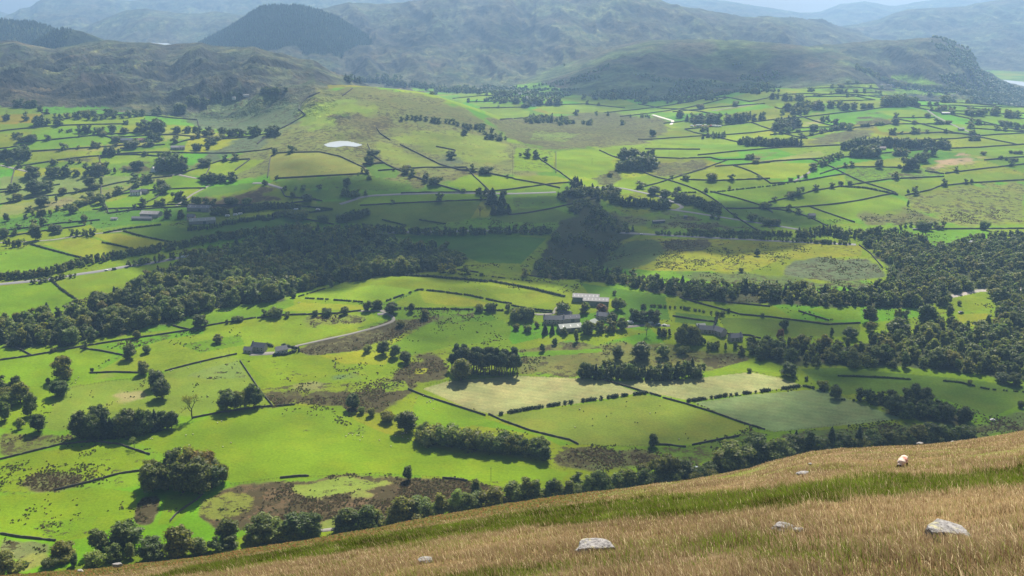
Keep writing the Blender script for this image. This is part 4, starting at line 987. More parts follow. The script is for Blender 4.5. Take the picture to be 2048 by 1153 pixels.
wood('tree of the wood beside the river on the right', 'riverside wood on the right', [WD, WD, BI, BL], [(1720, 484), (1800, 480), (1850, 500), (1920, 490), (1960, 478), (2380, 462), (2380, 576), (1960, 576), (1900, 588), (1780, 592), (1775, 560), (1780, 530), (1740, 500)], 9.5, 12.5)
row('tree of the belt along the upper road on the right', 'upper road belt', [WD, BL, CO], [(1596, 478), (1640, 472), (1700, 478), (1760, 474), (1800, 480), (1850, 490)], 8, 20, 6, 2)
row('tree of the belt along the upper road on the right', 'upper road belt', [WD, BL], [(1790, 468), (1810, 455), (1840, 458), (1870, 456), (1885, 458)], 9, 16, 3, 1)
row('small roadside tree above the sunlit bank', 'roadside trees above the sunlit bank', [BI, BU, WD], [(1316, 470), (1380, 472), (1440, 475), (1500, 478), (1560, 482), (1640, 487), (1700, 489)], 6, 9, 1.5, 1)
row('tree on the far side of the road above the sunlit bank', 'roadside trees above the sunlit bank', [WD], [(1380, 468), (1440, 470), (1530, 473), (1580, 474)], 6, 12, 2, 2)
wood('tree of the wood between the knoll and the sunlit bank', 'wood under the sunlit bank', [WD, WD, CO, BL], [(1070, 555), (1195, 545), (1260, 560), (1340, 572), (1480, 578), (1600, 582), (1700, 590), (1770, 574), (1900, 588), (1890, 602), (1830, 616), (1700, 612), (1600, 610), (1480, 604), (1380, 596), (1330, 588), (1230, 570), (1150, 560)], 9.5, 14)
wood('tree of the wide wood spreading over the lower right', 'wide wood at the lower right', [WD, WD, BL, BI], [(1490, 706), (1530, 690), (1600, 692), (1720, 690), (1740, 680), (1830, 672), (1870, 650), (1880, 630), (1890, 660), (1940, 668), (2000, 640), (2380, 630), (2380, 762), (2010, 758), (1960, 750), (1900, 742), (1800, 736), (1700, 732), (1600, 730), (1560, 726)], 10.5, 14.5)
wood('tree on the riverbank at the right edge', 'riverbank trees', [WD, BL], [(1985, 585), (2380, 588), (2380, 640), (2000, 640), (1990, 620)], 10, 14)
clump('tree by the riverside meadow', 'trees by the riverside meadow', [WD, BL], [(1820, 612, 14, 2, 28), (1885, 652, 40, 6, 24), (1935, 672, 30, 4, 26), (1880, 612, 22, 3, 24), (1800, 640, 20, 3, 24)])
# --- mid-distance clumps
clump('tree of the round wood in the bright fields of the middle distance', 'round wood in the middle distance', [WD, BL], [(1245, 342, 40, 8, 20), (1268, 340, 60, 12, 24), (1295, 335, 26, 6, 20), (1258, 322, 30, 8, 22), (1290, 322, 20, 4, 18)], 'dark')
clump('tree of the clump where the stream meets the lane', 'clump at the stream and lane', [WD, CO], [(1152, 376, 30, 6, 22), (1160, 392, 80, 14, 14), (1215, 388, 50, 10, 14)], 'dark')
row('dark tree of the belt below the lane', 'belt below the lane', [WD, CO], [(1228, 408), (1260, 414), (1335, 420)], 7, 17, 5, 2, 'dark')
row('dark tree of the belt above the lane', 'belt above the lane', [WD], [(1350, 402), (1390, 412), (1436, 428)], 7, 16, 5, 2, 'dark')
clump('small tree along the lane on the right', 'small trees along the lane', [BL, BU], [(1424, 437, 1, 1, 10), (1440, 440, 8, 2, 11), (1470, 435, 1, 1, 11), (1500, 442, 8, 2, 14), (1522, 444, 8, 2, 14), (1459, 379, 1, 1, 7), (1411, 384, 8, 2, 8), (1545, 452, 26, 5, 14)])
clump('tree of the pair of round clumps by the bright field', 'round clumps by the bright field', BL, [(1822, 340, 18, 3, 26), (1840, 325, 16, 3, 22), (1858, 312, 14, 3, 18)], 'dark')
row('tree of the line running up to the farm on the right', 'tree line to the right farm', [BL, WD], [(1626, 342), (1650, 330), (1682, 316)], 7, 15, 2, 1)
clump('tree round the hidden farm on the right', 'trees round the right farm', [BL, WD], [(1710, 314, 18, 4, 20), (1745, 314, 28, 6, 22), (1798, 312, 30, 5, 16), (1605, 356, 16, 4, 8), (1580, 362, 16, 4, 7)])
row('dark conifer of the plantation strip on the right slope', 'plantation strip on the right slope', [CO, WD], [(1480, 291), (1540, 293), (1600, 293)], 4.5, 15, 3, 2, 'dark')
row('tree of the dark belt above the right farm', 'dark belt above the right farm', [CO, WD, WD], [(1690, 300), (1730, 293), (1800, 296), (1868, 297), (1890, 298)], 5, 17, 4, 2, 'dark')
clump('bush along the wall on the far right fields', 'bushes on the far right walls', BU, [(2001, 319, 1, 1, 9), (2012, 321, 1, 1, 8), (2030, 323, 20, 4, 6), (1966, 310, 1, 1, 7), (2035, 308, 30, 6, 6), (1900, 297, 1, 1, 7)])
clump('tree in the shaded fields below the tarn', 'trees in the shaded fields', BL, [(531, 370, 8, 3, 9), (573, 381, 8, 2, 10), (592, 380, 4, 1, 9), (606, 380, 1, 1, 12), (640, 378, 1, 1, 10), (700, 393, 30, 6, 15), (731, 391, 6, 1, 9), (738, 360, 6, 2, 9), (724, 344, 1, 1, 8), (788, 342, 1, 1, 7), (578, 309, 1, 1, 7), (717, 351, 1, 1, 7), (928, 385, 10, 2, 8), (965, 389, 16, 3, 12), (1010, 389, 20, 4, 8)])
row('dark tree of the slanting thicket in the shaded fields', 'slanting thicket', [WD], [(678, 447), (700, 442), (733, 432)], 6, 17, 3, 2, 'dark')
row('dark tree screening the caravan field', 'trees screening the caravan field', [CO, WD], [(470, 428), (530, 419), (584, 418), (600, 419)], 5, 13, 3, 2, 'dark')
row('dark tree screening the caravan field', 'trees screening the caravan field', [WD, CO], [(378, 462), (420, 458), (480, 446), (540, 440), (560, 434)], 5, 10, 3, 2, 'dark')
clump('tree beside the grey barns on the left', 'trees beside the grey barns', [BL], [(330, 437, 14, 2, 20), (357, 438, 16, 2, 20), (355, 402, 24, 4, 17), (440, 430, 40, 6, 14)], 'dark')
clump('tree on the small scarp below the tarn hill', 'trees on the low scarp', [WD, BL], [(440, 365, 60, 9, 18), (405, 363, 14, 2, 14), (423, 356, 6, 1, 12)], 'dark')
clump('tree of the wood behind the white cottage', 'wood behind the white cottage', [WD, BL], [(345, 342, 50, 10, 28), (330, 325, 20, 3, 20)], 'dark')
clump('hedgerow tree among the tan and green left fields', 'hedgerow trees in the left fields', [BL, BL, BI], [(85, 354, 66, 10, 22), (60, 362, 12, 2, 16), (130, 352, 10, 2, 20), (160, 326, 6, 1, 9), (142, 326, 8, 2, 9), (155, 353, 18, 2, 13), (185, 352, 26, 4, 22), (210, 347, 14, 2, 24), (230, 347, 10, 1, 15), (250, 343, 14, 2, 8), (292, 366, 24, 4, 17), (310, 378, 8, 1, 10), (40, 335, 6, 1, 12), (110, 330, 10, 2, 12), (20, 330, 12, 2, 12)])
clump('scrubby tree in the rushy left slope', 'scrubby trees on the left slope', [BL, 'bare_tree', BI], [(145, 427, 36, 5, 17), (115, 422, 10, 1, 10), (85, 432, 40, 6, 13), (60, 424, 12, 2, 11), (52, 438, 6, 1, 10), (165, 472, 46, 8, 16), (45, 494, 34, 6, 16), (12, 492, 16, 2, 15), (170, 405, 20, 2, 12), (235, 422, 6, 1, 6), (170, 450, 6, 1, 8), (183, 448, 6, 1, 7)])
clump('tree of the wood at the left edge under the hill', 'left edge wood under the hill', WD, [(22, 320, 64, 16, 20)], 'dark')
clump('tree of the group beside the long field on the left', 'group beside the long field', BL, [(215, 311, 30, 6, 16), (237, 306, 12, 2, 8), (400, 300, 40, 5, 14), (430, 290, 30, 3, 12)], 'dark')
row('tree in the row along the wall under the craggy hill', 'row under the craggy hill', BL, [(145, 239), (185, 241), (230, 238), (275, 235), (318, 230)], 13, 14, 2, 1, 'dark')
clump('tree among the fields under the craggy hill', 'trees under the craggy hill', BL, [(300, 263, 46, 9, 22), (360, 226, 14, 4, 18), (392, 208, 56, 9, 13), (50, 216, 42, 6, 15), (52, 241, 1, 1, 14), (115, 240, 14, 2, 14), (95, 252, 56, 8, 17), (12, 241, 12, 2, 12), (30, 276, 24, 4, 10), (170, 266, 24, 4, 15), (200, 269, 16, 3, 14), (130, 265, 30, 5, 7), (230, 264, 10, 2, 15), (272, 266, 14, 2, 12), (308, 282, 30, 4, 18), (350, 286, 1, 1, 14), (365, 266, 26, 4, 13), (395, 266, 16, 2, 12), (420, 266, 14, 2, 12), (465, 274, 36, 6, 17), (500, 266, 12, 2, 13), (250, 250, 10, 2, 9)], 'dark')
clump('conifer by the white buildings at the hill foot', 'conifers at the hill foot', CO, [(430, 196, 26, 8, 13), (460, 194, 20, 5, 11), (480, 190, 10, 2, 12)])
clump('tree in the dark group on the flank of the tarn hill', 'group on the flank of the tarn hill', BL, [(530, 272, 56, 10, 18), (542, 187, 46, 9, 12), (570, 182, 10, 2, 8)], 'dark')
row('tree of the line along the brow right of the tarn hill', 'line along the tarn hill', [BL, WD], [(805, 241), (842, 243), (880, 247), (925, 255), (970, 268), (1010, 280)], 9, 10, 4, 1, 'dark')
clump('tree of the line along the brow right of the tarn hill', 'line along the tarn hill', BL, [(925, 270, 12, 3, 12), (978, 279, 14, 3, 13), (950, 258, 40, 8, 10), (1000, 282, 16, 4, 9), (1055, 314, 1, 1, 15), (1069, 316, 6, 2, 14), (1091, 322, 1, 1, 12), (1041, 312, 1, 1, 8)], 'dark')
clump('tree in the far fields of the right slope', 'trees in the far right fields', [BL, WD], [(1800, 212, 60, 14, 19), (1901, 205, 30, 8, 14), (1958, 207, 26, 7, 13), (1936, 208, 8, 2, 10), (1845, 214, 30, 6, 9), (1890, 220, 50, 8, 8), (1938, 221, 20, 4, 8), (1983, 231, 28, 6, 15), (2018, 236, 34, 8, 15), (2032, 259, 8, 2, 13), (2046, 258, 6, 2, 8), (1671, 251, 8, 2, 15), (1650, 244, 12, 3, 11), (1564, 229, 4, 1, 12),
      (1592, 221, 46, 10, 15), (1625, 219, 38, 7, 15), (1672, 216, 30, 7, 13), (1700, 220, 28, 6, 14), (1735, 217, 22, 5, 12), (1757, 187, 12, 3, 6), (1588, 201, 40, 8, 13), (1550, 198, 14, 4, 12), (1600, 228, 30, 7, 12), (1980, 205, 20, 4, 10), (1860, 190, 14, 3, 6), (1625, 184, 20, 4, 8), (1950, 282, 20, 5, 10), (1870, 212, 10, 3, 8)])
wood('tree of the small spruce wood on the right slope', 'small spruce wood on the right slope', [CO, WD], [(1538, 262), (1560, 246), (1590, 244), (1600, 254), (1580, 262)], 9, 15, 'dark')
row('tree in the wood at the foot of the cliff hill', 'wood at the foot of the cliff hill', WD, [(1780, 170), (1830, 178), (1900, 184), (1960, 192), (2048, 202)], 5, 9, 3, 2)
row('tree in the gill beside the cliff hill', 'gill beside the cliff hill', WD, [(1712, 138), (1740, 150), (1775, 168)], 5, 10, 4, 2)
clump('tree in the woods on the valley floor under the mountain', 'woods under the mountain', [WD, WD, CO], [(1090, 210, 66, 14, 15), (1045, 206, 34, 7, 13), (1085, 244, 100, 26, 13), (1150, 250, 70, 14, 9), (1230, 196, 130, 24, 12), (1330, 206, 110, 24, 12), (1390, 200, 70, 14, 10), (1430, 190, 60, 10, 9), (1500, 188, 40, 8, 10), (1520, 178, 40, 8, 12), (1155, 231, 8, 2, 13), (1193, 231, 1, 1, 10), (1216, 232, 1, 1, 9), (1360, 236, 12, 3, 14), (1243, 250, 6, 2, 10),
      (1400, 246, 60, 12, 16), (1450, 246, 70, 16, 18), (1510, 240, 50, 10, 14), (1408, 264, 16, 4, 10), (1432, 276, 40, 9, 12), (1405, 278, 6, 2, 10), (1490, 280, 10, 2, 8), (1280, 236, 40, 8, 6)])
row('tree of the woods at the foot of the wooded hill', 'woods at the foot of the wooded hill', [WD, CO], [(690, 164), (760, 168), (830, 176), (900, 186), (960, 188)], 6, 12, 4, 2, 'dark')
clump('tree of the woods at the foot of the wooded hill', 'woods at the foot of the wooded hill', WD, [(930, 186, 60, 14, 15), (880, 184, 40, 8, 11), (1000, 192, 40, 7, 10), (780, 158, 50, 10, 10), (1000, 206, 30, 6, 7), (870, 190, 20, 4, 8)])

WALLDATA = [
    ('wall among the shaded fields at the left of the main road', 'walls in the left shaded fields', [[(10, 462), (60, 456), (125, 447), (200, 441)], [(0, 476), (80, 464), (170, 452)], [(185, 420), (270, 417), (340, 410), (420, 411), (512, 410)], [(568, 433), (620, 441), (668, 450)]]),
    ('wall among the tan and green fields on the left slope', 'walls in the tan left fields', [[(0, 410), (60, 397), (160, 385), (235, 367), (280, 360), (345, 353)], [(0, 386), (50, 380), (120, 370)], [(282, 410), (310, 398), (335, 381)], [(120, 422), (200, 402), (280, 372)], [(350, 352), (400, 336), (440, 323), (500, 319)], [(412, 350), (420, 335)], [(470, 342), (500, 320)]]),
    ('wall between the green fields under the craggy hill', 'walls under the craggy hill', [[(0, 303), (60, 304), (200, 295), (280, 289)], [(230, 311), (270, 310), (325, 314)], [(32, 286), (110, 280), (195, 271), (275, 266)], [(195, 269), (220, 276), (240, 286)], [(75, 217), (85, 227), (100, 229)], [(116, 243), (140, 236), (200, 231), (290, 230)], [(345, 289), (430, 268)], [(410, 289), (470, 271)], [(240, 298), (330, 290)]]),
    ('dark wall on the slopes below the tarn', 'walls below the tarn', [[(550, 358), (640, 353), (738, 348)], [(535, 356), (541, 314), (556, 307), (580, 306), (640, 305), (680, 314), (725, 335), (738, 348)], [(725, 329), (770, 327)], [(735, 289), (745, 312), (775, 331), (820, 351), (860, 366), (920, 383)], [(800, 290), (830, 305), (880, 330), (920, 341), (980, 348), (1028, 358)], [(920, 341), (955, 339)], [(872, 294), (912, 302), (895, 312)], [(562, 379), (570, 394), (610, 398), (645, 403)], [(1028, 359), (1080, 368), (1120, 377)], [(720, 412), (790, 408), (900, 403), (980, 400)]]),
    ('wall crossing the moorland hill above the tarn', 'walls above the tarn', [[(514, 289), (545, 266), (575, 252), (611, 231), (597, 219), (601, 209), (618, 194), (640, 186)], [(685, 193), (705, 178)], [(753, 256), (760, 268), (780, 281)]]),
    ('wall between the bright fields right of the stream', 'walls in the bright middle fields', [[(1275, 378), (1320, 366), (1350, 356), (1400, 341), (1455, 321)], [(1360, 360), (1440, 362), (1540, 358)], [(1310, 316), (1360, 318), (1420, 316), (1440, 321), (1520, 319)], [(1430, 334), (1540, 326)], [(1290, 299), (1400, 300)], [(1420, 384), (1470, 396), (1520, 411), (1545, 426)], [(1112, 305), (1112, 346)]]),
    ('wall on the broad green hillside at the right', 'walls on the right hillside', [[(1536, 406), (1580, 396), (1625, 383), (1680, 374)], [(1536, 418), (1580, 423), (1620, 436), (1656, 454)], [(1640, 349), (1670, 339), (1695, 335)], [(1695, 335), (1760, 335), (1812, 337)], [(1700, 371), (1780, 359), (1888, 354)], [(1850, 343), (1888, 349)], [(1890, 348), (1960, 339), (2060, 328)], [(1810, 392), (1860, 381), (1880, 373), (1940, 367), (2060, 360)], [(1826, 461), (1880, 459), (2060, 458)]]),
    ('wall dividing the far green fields on the right slope', 'walls in the far right fields', [[(1610, 195), (1680, 187), (1750, 186)], [(1608, 194), (1700, 194), (1780, 192)], [(1686, 169), (1760, 167)], [(1615, 178), (1700, 175), (1790, 181)], [(1785, 177), (1850, 181), (1900, 190)], [(1540, 271), (1620, 263), (1700, 261)], [(1600, 277), (1680, 259), (1780, 249), (1900, 249)], [(1780, 270), (1880, 266), (1960, 271)], [(1790, 237), (1870, 236)], [(1930, 248), (2060, 256)], [(1935, 257), (2060, 266)], [(1900, 228), (1960, 232)], [(1760, 200), (1800, 204), (1880, 202)], [(1860, 222), (1960, 224)]]),
    ('wall between the far valley meadows', 'walls in the far meadows', [[(905, 198), (965, 192), (1030, 193)], [(935, 205), (1020, 203)], [(960, 217), (1060, 215)], [(1000, 240), (1060, 236)], [(1060, 211), (1170, 209), (1250, 217)], [(1345, 225), (1440, 215), (1530, 208)]]),
]
WT = {'walls in the tan left fields': .034, 'walls under the craggy hill': .05, 'walls in the far right fields': .045, 'walls in the bright middle fields': .012, 'walls on the right hillside': .014, 'walls below the tarn': .014, 'walls in the left shaded fields': .03, 'walls in the far meadows': .03}
for lb, gname, lst in WALLDATA:
    for pts in lst:
        for q in densify(pts, 2.0):
            if rng.random() < WT.get(gname, 0)*2:
                x, y, z = g1(q[0]+rng.uniform(-2, 2), q[1]); addtree(pick([BL, WD, BU]), x, y, rng.uniform(6, 14), 'small tree standing on or beside the '+gname, 'small trees on the '+gname, None, rng.uniform(.9, 1.3))

# ------------------------------------------------------------------ building the trees: the 300 largest of a kind singly, the rest as one mass
KNAME = {'woodland_tree': 'broadleaf_tree'}
CATS = {'broadleaf_tree': 'tree', 'birch_tree': 'tree', 'conifer_tree': 'tree', 'pine_tree': 'tree', 'bush': 'bush', 'bare_tree': 'tree'}
bykind = {}
for t in TREES: bykind.setdefault(KNAME.get(t['kind'], t['kind']), []).append(t)
def put(t, kn):
    P_ = PROTO[t['kind']]; cm, tm, jm = P_[rng.integers(len(P_))]
    rot = Matrix.Rotation(rng.uniform(0, 6.283), 4, 'Z')
    s = Matrix.Diagonal((t['h']*t['wid'], t['h']*t['wid'], t['h'], 1))
    mw = Matrix.Translation((t['x'], t['y'], t['z']-.15)) @ rot @ s
    if t['hp'] >= 26:
        r = bpy.data.objects.new(kn, None); COL.objects.link(r); r.matrix_world = mw; r.empty_display_size = .1
        for nm, me in (('crown', cm), ('trunk', tm)):
            o = link(nm, me, r); o.color = (*t['tint'], 1) if nm == 'crown' else (1, 1, 1, 1)
    else:
        r = link(kn, jm); r.matrix_world = mw; r.color = (*t['tint'], 1)
    tag(r, t['label'], CATS[kn], t['group'])
print('trees', {k: len(v) for k, v in bykind.items()})
for kn, lst in bykind.items():
    lst.sort(key=lambda t: (t['group'] is not None, -t['hp']) if t['hp'] > 5 else (True, -t['hp']))
    for t in lst[:298]: put(t, kn)
    rest = lst[298:]
    if rest:
        G_ = LOWG.get(kn, LOWG['broadleaf_tree'])
        arrs = [Geo.arrays(g) for g, _ in G_]
        Vs, Ts, Qs, Cs, n = [], [], [], [], 0
        for t in rest:
            v, tt, qq, c, m = arrs[rng.integers(len(arrs))]
            a = rng.uniform(0, 6.283); ca, sa = math.cos(a), math.sin(a)
            w = t['h']*t['wid']
            Vs.append(np.stack([(v[:, 0]*ca-v[:, 1]*sa)*w+t['x'], (v[:, 0]*sa+v[:, 1]*ca)*w+t['y'], v[:, 2]*t['h']+t['z']-.2], 1))
            Ts.append(tt+n); Qs.append(qq+n); Cs.append(c*np.array(t['tint'])); n += len(v)
        c = np.concatenate(Cs)
        me = mesh_np('woodland', np.concatenate(Vs), [np.concatenate(Ts), np.concatenate(Qs)], False, [M_NEEDLE if kn == 'conifer_tree' else M_LEAF], None, np.concatenate([c, np.ones((len(c), 1))], 1))
        nm = {'broadleaf_tree': 'woodland', 'conifer_tree': 'conifer_woodland', 'bush': 'scrub'}.get(kn, 'woodland')
        tag(link(nm, me), kind='stuff', label={'woodland': 'dense mass of green broadleaf woodland in the gorge and far valley', 'conifer_woodland': 'dark conifers mixed through the woods', 'scrub': 'scattered green scrub'}[nm])

# ------------------------------------------------------------------ far woods that read as one mass: the conical hill, the cliff hill, the shaded spur
def forest(name, label, cond, spacing, hm, kind, seed, yr, ur, colr=(.8, 1.1)):
    r = np.random.default_rng(seed)
    xs = np.arange(ur[0]*yr[1], ur[1]*yr[1], spacing); ys = np.arange(yr[0], yr[1], spacing)
    gx, gy = np.meshgrid(xs, ys); gx = gx.ravel()+r.uniform(-.45, .45, gx.size)*spacing; gy = gy.ravel()+r.uniform(-.45, .45, gy.size)*spacing
    u = gx/gy; k = (u > ur[0]) & (u < ur[1]); gx, gy = gx[k], gy[k]
    fi, fj = grid_ij(gx, gy); rid_ = RID[np.clip(fi.astype(int), 0, NY-1), np.clip(fj.astype(int), 0, NU-1)]
    z = gz(gx, gy); px, py, _ = project(gx, gy, z)
    k = cond(rid_, px, py, gx, gy); gx, gy, z = gx[k], gy[k], z[k]
    n = len(gx)
    if kind == 'cone':
        m = 5; a = np.arange(m)*2*np.pi/m
        base = np.concatenate([np.stack([np.cos(a)*.36, np.sin(a)*.36, np.full(m, .1)], 1), [[0, 0, 1]]]); F0 = np.array([(i, (i+1) % m, m) for i in range(m)])
    else: base, F0 = _icoV*np.array([.45, .45, .5])+np.array([0, 0, .45]), _icoF
    hh = hm*r.uniform(.6, 1.2, n)
    Vv = base[None]*hh[:, None, None]*r.uniform(.9, 1.15, (n, len(base), 1)) + np.stack([gx, gy, z-.5], 1)[:, None]
    Ff = F0[None]+(np.arange(n)*len(base))[:, None, None]
    c = np.repeat(r.uniform(colr[0], colr[1], (n, 1))*r.uniform(.9, 1.1, (n, 3)), len(base), 0)
    me = mesh_np(name, Vv.reshape(-1, 3), [Ff.reshape(-1, 3)], False, [M_NEEDLE if kind == 'cone' else M_LEAF], None, np.concatenate([c, np.ones((len(c), 1))], 1))
    print(name, n)
    tag(link(name, me), kind='stuff', label=label)
forest('conifer_forest', 'dark conifer forest covering the conical hill', lambda r_, px, py, x, y: (r_ == L_COMB) & (py < 166), 9, 12, 'cone', 1, (4050, 4800), (-.36, -.06))
forest('conifer_forest', 'dark conifers on the low hills behind the craggy hill', lambda r_, px, py, x, y: ((r_ == L_WSL) | (r_ == L_HUMP)) & (np.abs(px-60) < 240), 11, 11, 'cone', 2, (3400, 4350), (-.66, -.36))
forest('hanging_wood', 'woodland clothing the steep end of the cliff hill', lambda r_, px, py, x, y: ((r_ == L_WALLA) & (px > 1862+(py < 120)*0) & (px < 2200) & (fbm(x/60, y/60, 2, 5)+.0012*(py-120)+.001*(px-1900) > .47)), 12, 11, 'ball', 3, (3000, 3950), (.36, .62))
forest('slope_scrub', 'scattered trees on the lower slopes of the mountain', lambda r_, px, py, x, y: ((py > 128) & (py < 205) & (px > 960) & (px < 1560) & (fbm(x/110, y/110, 3, 9)+(py-165)*.0022 > .60)), 13, 9, 'ball', 4, (2700, 3900), (-.05, .30))
# ------------------------------------------------------------------ walls, hedges, fences, roads
def path_xy(pts, step=5.0):
    x, y, z = p2g([p[0] for p in densify(pts, 3.0)], [p[1] for p in densify(pts, 3.0)])
    s = np.concatenate([[0], np.cumsum(np.hypot(np.diff(x), np.diff(y)))])
    n = max(2, int(s[-1]/step)+1); t = np.linspace(0, s[-1], n)
    return np.interp(t, s, x), np.interp(t, s, y)
wr = np.random.default_rng(21)
def wall(label, pts, h=None, group=None, w=None):
    x, y = path_xy(pts, 2.2 if pts[0][1] > 500 else 6.0)
    farf = float(np.clip((y.mean()-900)/1100, 0, 1))
    h = h or (1.5+.9*farf); w = w or (.75+.7*farf)
    n = len(x); dx, dy = np.gradient(x), np.gradient(y); l = np.hypot(dx, dy)+1e-9; nx, ny = -dy/l, dx/l
    z = gz(x, y); hh = h*(1+wr.uniform(-.10, .08, n)); hh = np.where(wr.random(n) < .05, hh*.7, hh); wb = w*.5*(1+wr.uniform(-.1, .1, n)); wt = wb*.62
    prof = [(-1, -.4), (-1, 0), (-.62, 1), (.62, 1), (1, 0), (1, -.4)]
    V_ = np.stack([np.stack([x+nx*wb*a, y+ny*wb*a, z+(hh*b if b > 0 else b)], 1) for a, b in prof], 1).reshape(-1, 3)
    m = len(prof)
    Q = [(i*m+k, i*m+k+1, (i+1)*m+k+1, (i+1)*m+k) for i in range(n-1) for k in range(m-1)]
    Q += [(0, 1, 4, 5), (1, 2, 3, 4), ((n-1)*m+5, (n-1)*m+4, (n-1)*m+1, (n-1)*m), ((n-1)*m+4, (n-1)*m+3, (n-1)*m+2, (n-1)*m+1)]
    me = mesh_np('stone_wall', V_, [Q], False, [M_STONE])
    tag(link('stone_wall', me), label, 'wall', group, 'thing')
M_HEDGE = leaf_material('hedge_leaves', (.050, .075, .024), .25)
def hedge(label, pts, hm=2.2, gap=0.0, group=None, tn='dark'):
    x, y = path_xy(pts, hm*.55)
    z = gz(x, y); P_ = []; skip = 0
    for i in range(len(x)):
        if skip > 0: skip -= 1; continue
        if wr.random() < gap: skip = wr.integers(1, 4); continue
        r = hm*.5*wr.uniform(.8, 1.25)
        P_.append((x[i]+wr.uniform(-.2, .2)*hm, y[i]+wr.uniform(-.2, .2)*hm, z[i]+r*.75, r))
    if not P_: return
    o = np.array([P_[0][0], P_[0][1], P_[0][2]]); Q = np.array(P_); Q[:, :3] -= o
    g = Geo(); puffs_crown(g, wr, Q, min(4000, 40*len(Q)), hm*.30, .88, low=True)
    v = g.mesh('hedge', [M_HEDGE])
    ob = link('hedge', v, None, tuple(o)); ob.color = (*tint(tn), 1)
    tag(ob, label, 'hedge', group)
M_WOOD = plain('weathered_wood', (.16, .13, .10), .9, .1, .3, 3)
def fence(label, pts, h=1.2, step=3.0):
    x, y = path_xy(pts, step); z = gz(x, y); g = Geo()
    for a, b, c in zip(x, y, z):
        s = .09
        v = [(a+i*s, b+j*s, c+k) for k in (-.3, h*wr.uniform(.9, 1.1)) for i, j in ((-1, -1), (1, -1), (1, 1), (-1, 1))]
        g.add(v, None, [(0, 1, 5, 4), (1, 2, 6, 5), (2, 3, 7, 6), (3, 0, 4, 7), (4, 5, 6, 7)])
    me = g.mesh('fence', [M_WOOD]); r = link('fence', me); tag(r, label, 'fence')
    gw = Geo()
    for k in (.35, .65, 1.0):
        for i in range(len(x)-1):
            s = .02
            gw.add([(x[i], y[i], z[i]+k*h-s), (x[i+1], y[i+1], z[i+1]+k*h-s), (x[i+1], y[i+1]+s, z[i+1]+k*h+s), (x[i], y[i]+s, z[i]+k*h+s)], None, [(0, 1, 2, 3)])
    link('wire', gw.mesh('wire', [M_WOOD]), r)
# near and middle walls
wall('dark wall crossing the rushy fields at the lower left edge', [(0, 920), (60, 905), (120, 890), (190, 883)])
wall('wall dropping from the dark belt towards the round clump', [(192, 884), (240, 890), (300, 910)])
wall('short wall across the near-left field ending at the round clump', [(108, 982), (180, 965), (240, 948), (284, 942)])
wall('wall along the bottom of the near-left field', [(0, 1068), (40, 1075), (112, 1082)])
wall('pale sunlit wall running down from the round clump', [(340, 1044), (352, 1030), (370, 1016), (392, 1002), (405, 990)])
wall('fragment of wall on the edge of the brown moor', [(560, 957), (600, 953), (618, 953)])
wall('short wall right of the lone bushy tree on the moor edge', [(885, 957), (915, 960), (935, 963)])
wall('long wall running below the gorge wood on the left', [(0, 721), (65, 712), (175, 692), (272, 677), (375, 662), (422, 651), (512, 636)])
wall('short wall joining the long left wall from the wood', [(25, 692), (45, 702), (64, 712)])
wall('wall from the pale leaning tree to the rounded tree', [(160, 697), (200, 702), (245, 711)])
wall('short wall leaving the long wall by the domed tree', [(346, 652), (360, 656), (378, 660)])
wall('straight wall under the yellow field with the pale tree on it', [(180, 747), (230, 745), (290, 747)])
wall('wall rising from the overlapping trees to the stone house', [(330, 743), (380, 730), (430, 718), (474, 709)])
wall('wall along the top of the bright field under three trees in line', [(385, 837), (440, 826), (512, 816), (546, 813)])
wall('short wall right of the corner above the bright field', [(554, 813), (590, 810)])
wall('wall running down beside the thatch-coloured patch to the three trees', [(480, 722), (500, 752), (520, 782), (545, 812)])
wall('wall along the lower left side of the first pale hay field', [(816, 779), (850, 793), (900, 809), (960, 828), (971, 832)])
wall('wall descending between the olive field and the long tree belt', [(977, 829), (1005, 842), (1060, 862), (1110, 874), (1140, 881), (1157, 890)])
wall('wall dividing the two pale hay fields', [(1200, 759), (1240, 770), (1297, 787)])
wall('stub of wall between two gateways by the hay fields', [(1299, 787), (1322, 794)])
wall('wall between the olive field and the ribbed hay field', [(1325, 796), (1370, 808), (1425, 825), (1480, 845), (1530, 860)])
wall('wall at the lower right corner of the olive field', [(1384, 891), (1410, 886), (1450, 878), (1478, 873)])
wall('wall right of the upright dark tree below the olive field', [(1312, 890), (1340, 891), (1372, 895)])
hedge('ragged bushy hedge between the first hay field and the olive field', [(1000, 830), (1060, 819), (1130, 808), (1200, 799), (1290, 787)], 3.0, .12)
hedge('ragged hedge between the second and the ribbed hay field', [(1375, 804), (1410, 799), (1450, 793), (1500, 787), (1560, 779), (1605, 773)], 2.8, .12)
hedge('long clipped dark hedge in the shaded right field', [(1677, 753), (1720, 754), (1780, 757), (1821, 760)], 1.7)
hedge('short clipped hedge nearer the right edge', [(1888, 763), (1920, 766), (1948, 773)], 1.7)
hedge('low hedge running into the right edge', [(1948, 774), (1980, 780), (2060, 786)], 1.5, .3)
hedge('hedge from the ribbed hay field to the round corner tree', [(1606, 773), (1640, 780), (1680, 800), (1720, 804)], 2.2, .25)
fence('wire fence along the shaded lower edge of the ribbed hay field', [(1548, 865), (1640, 856), (1700, 846), (1770, 839)])
fence('wire fence under the olive field', [(1160, 890), (1220, 893), (1305, 892)])
fence('wire fence along the top of the brown moor', [(470, 969), (560, 957), (640, 954), (760, 948), (885, 957)])
fence('thin fence line across the left pasture', [(145, 776), (230, 762), (290, 757)])
fence('fence along the top of the first hay field', [(850, 772), (895, 762), (1000, 752), (1170, 758)])
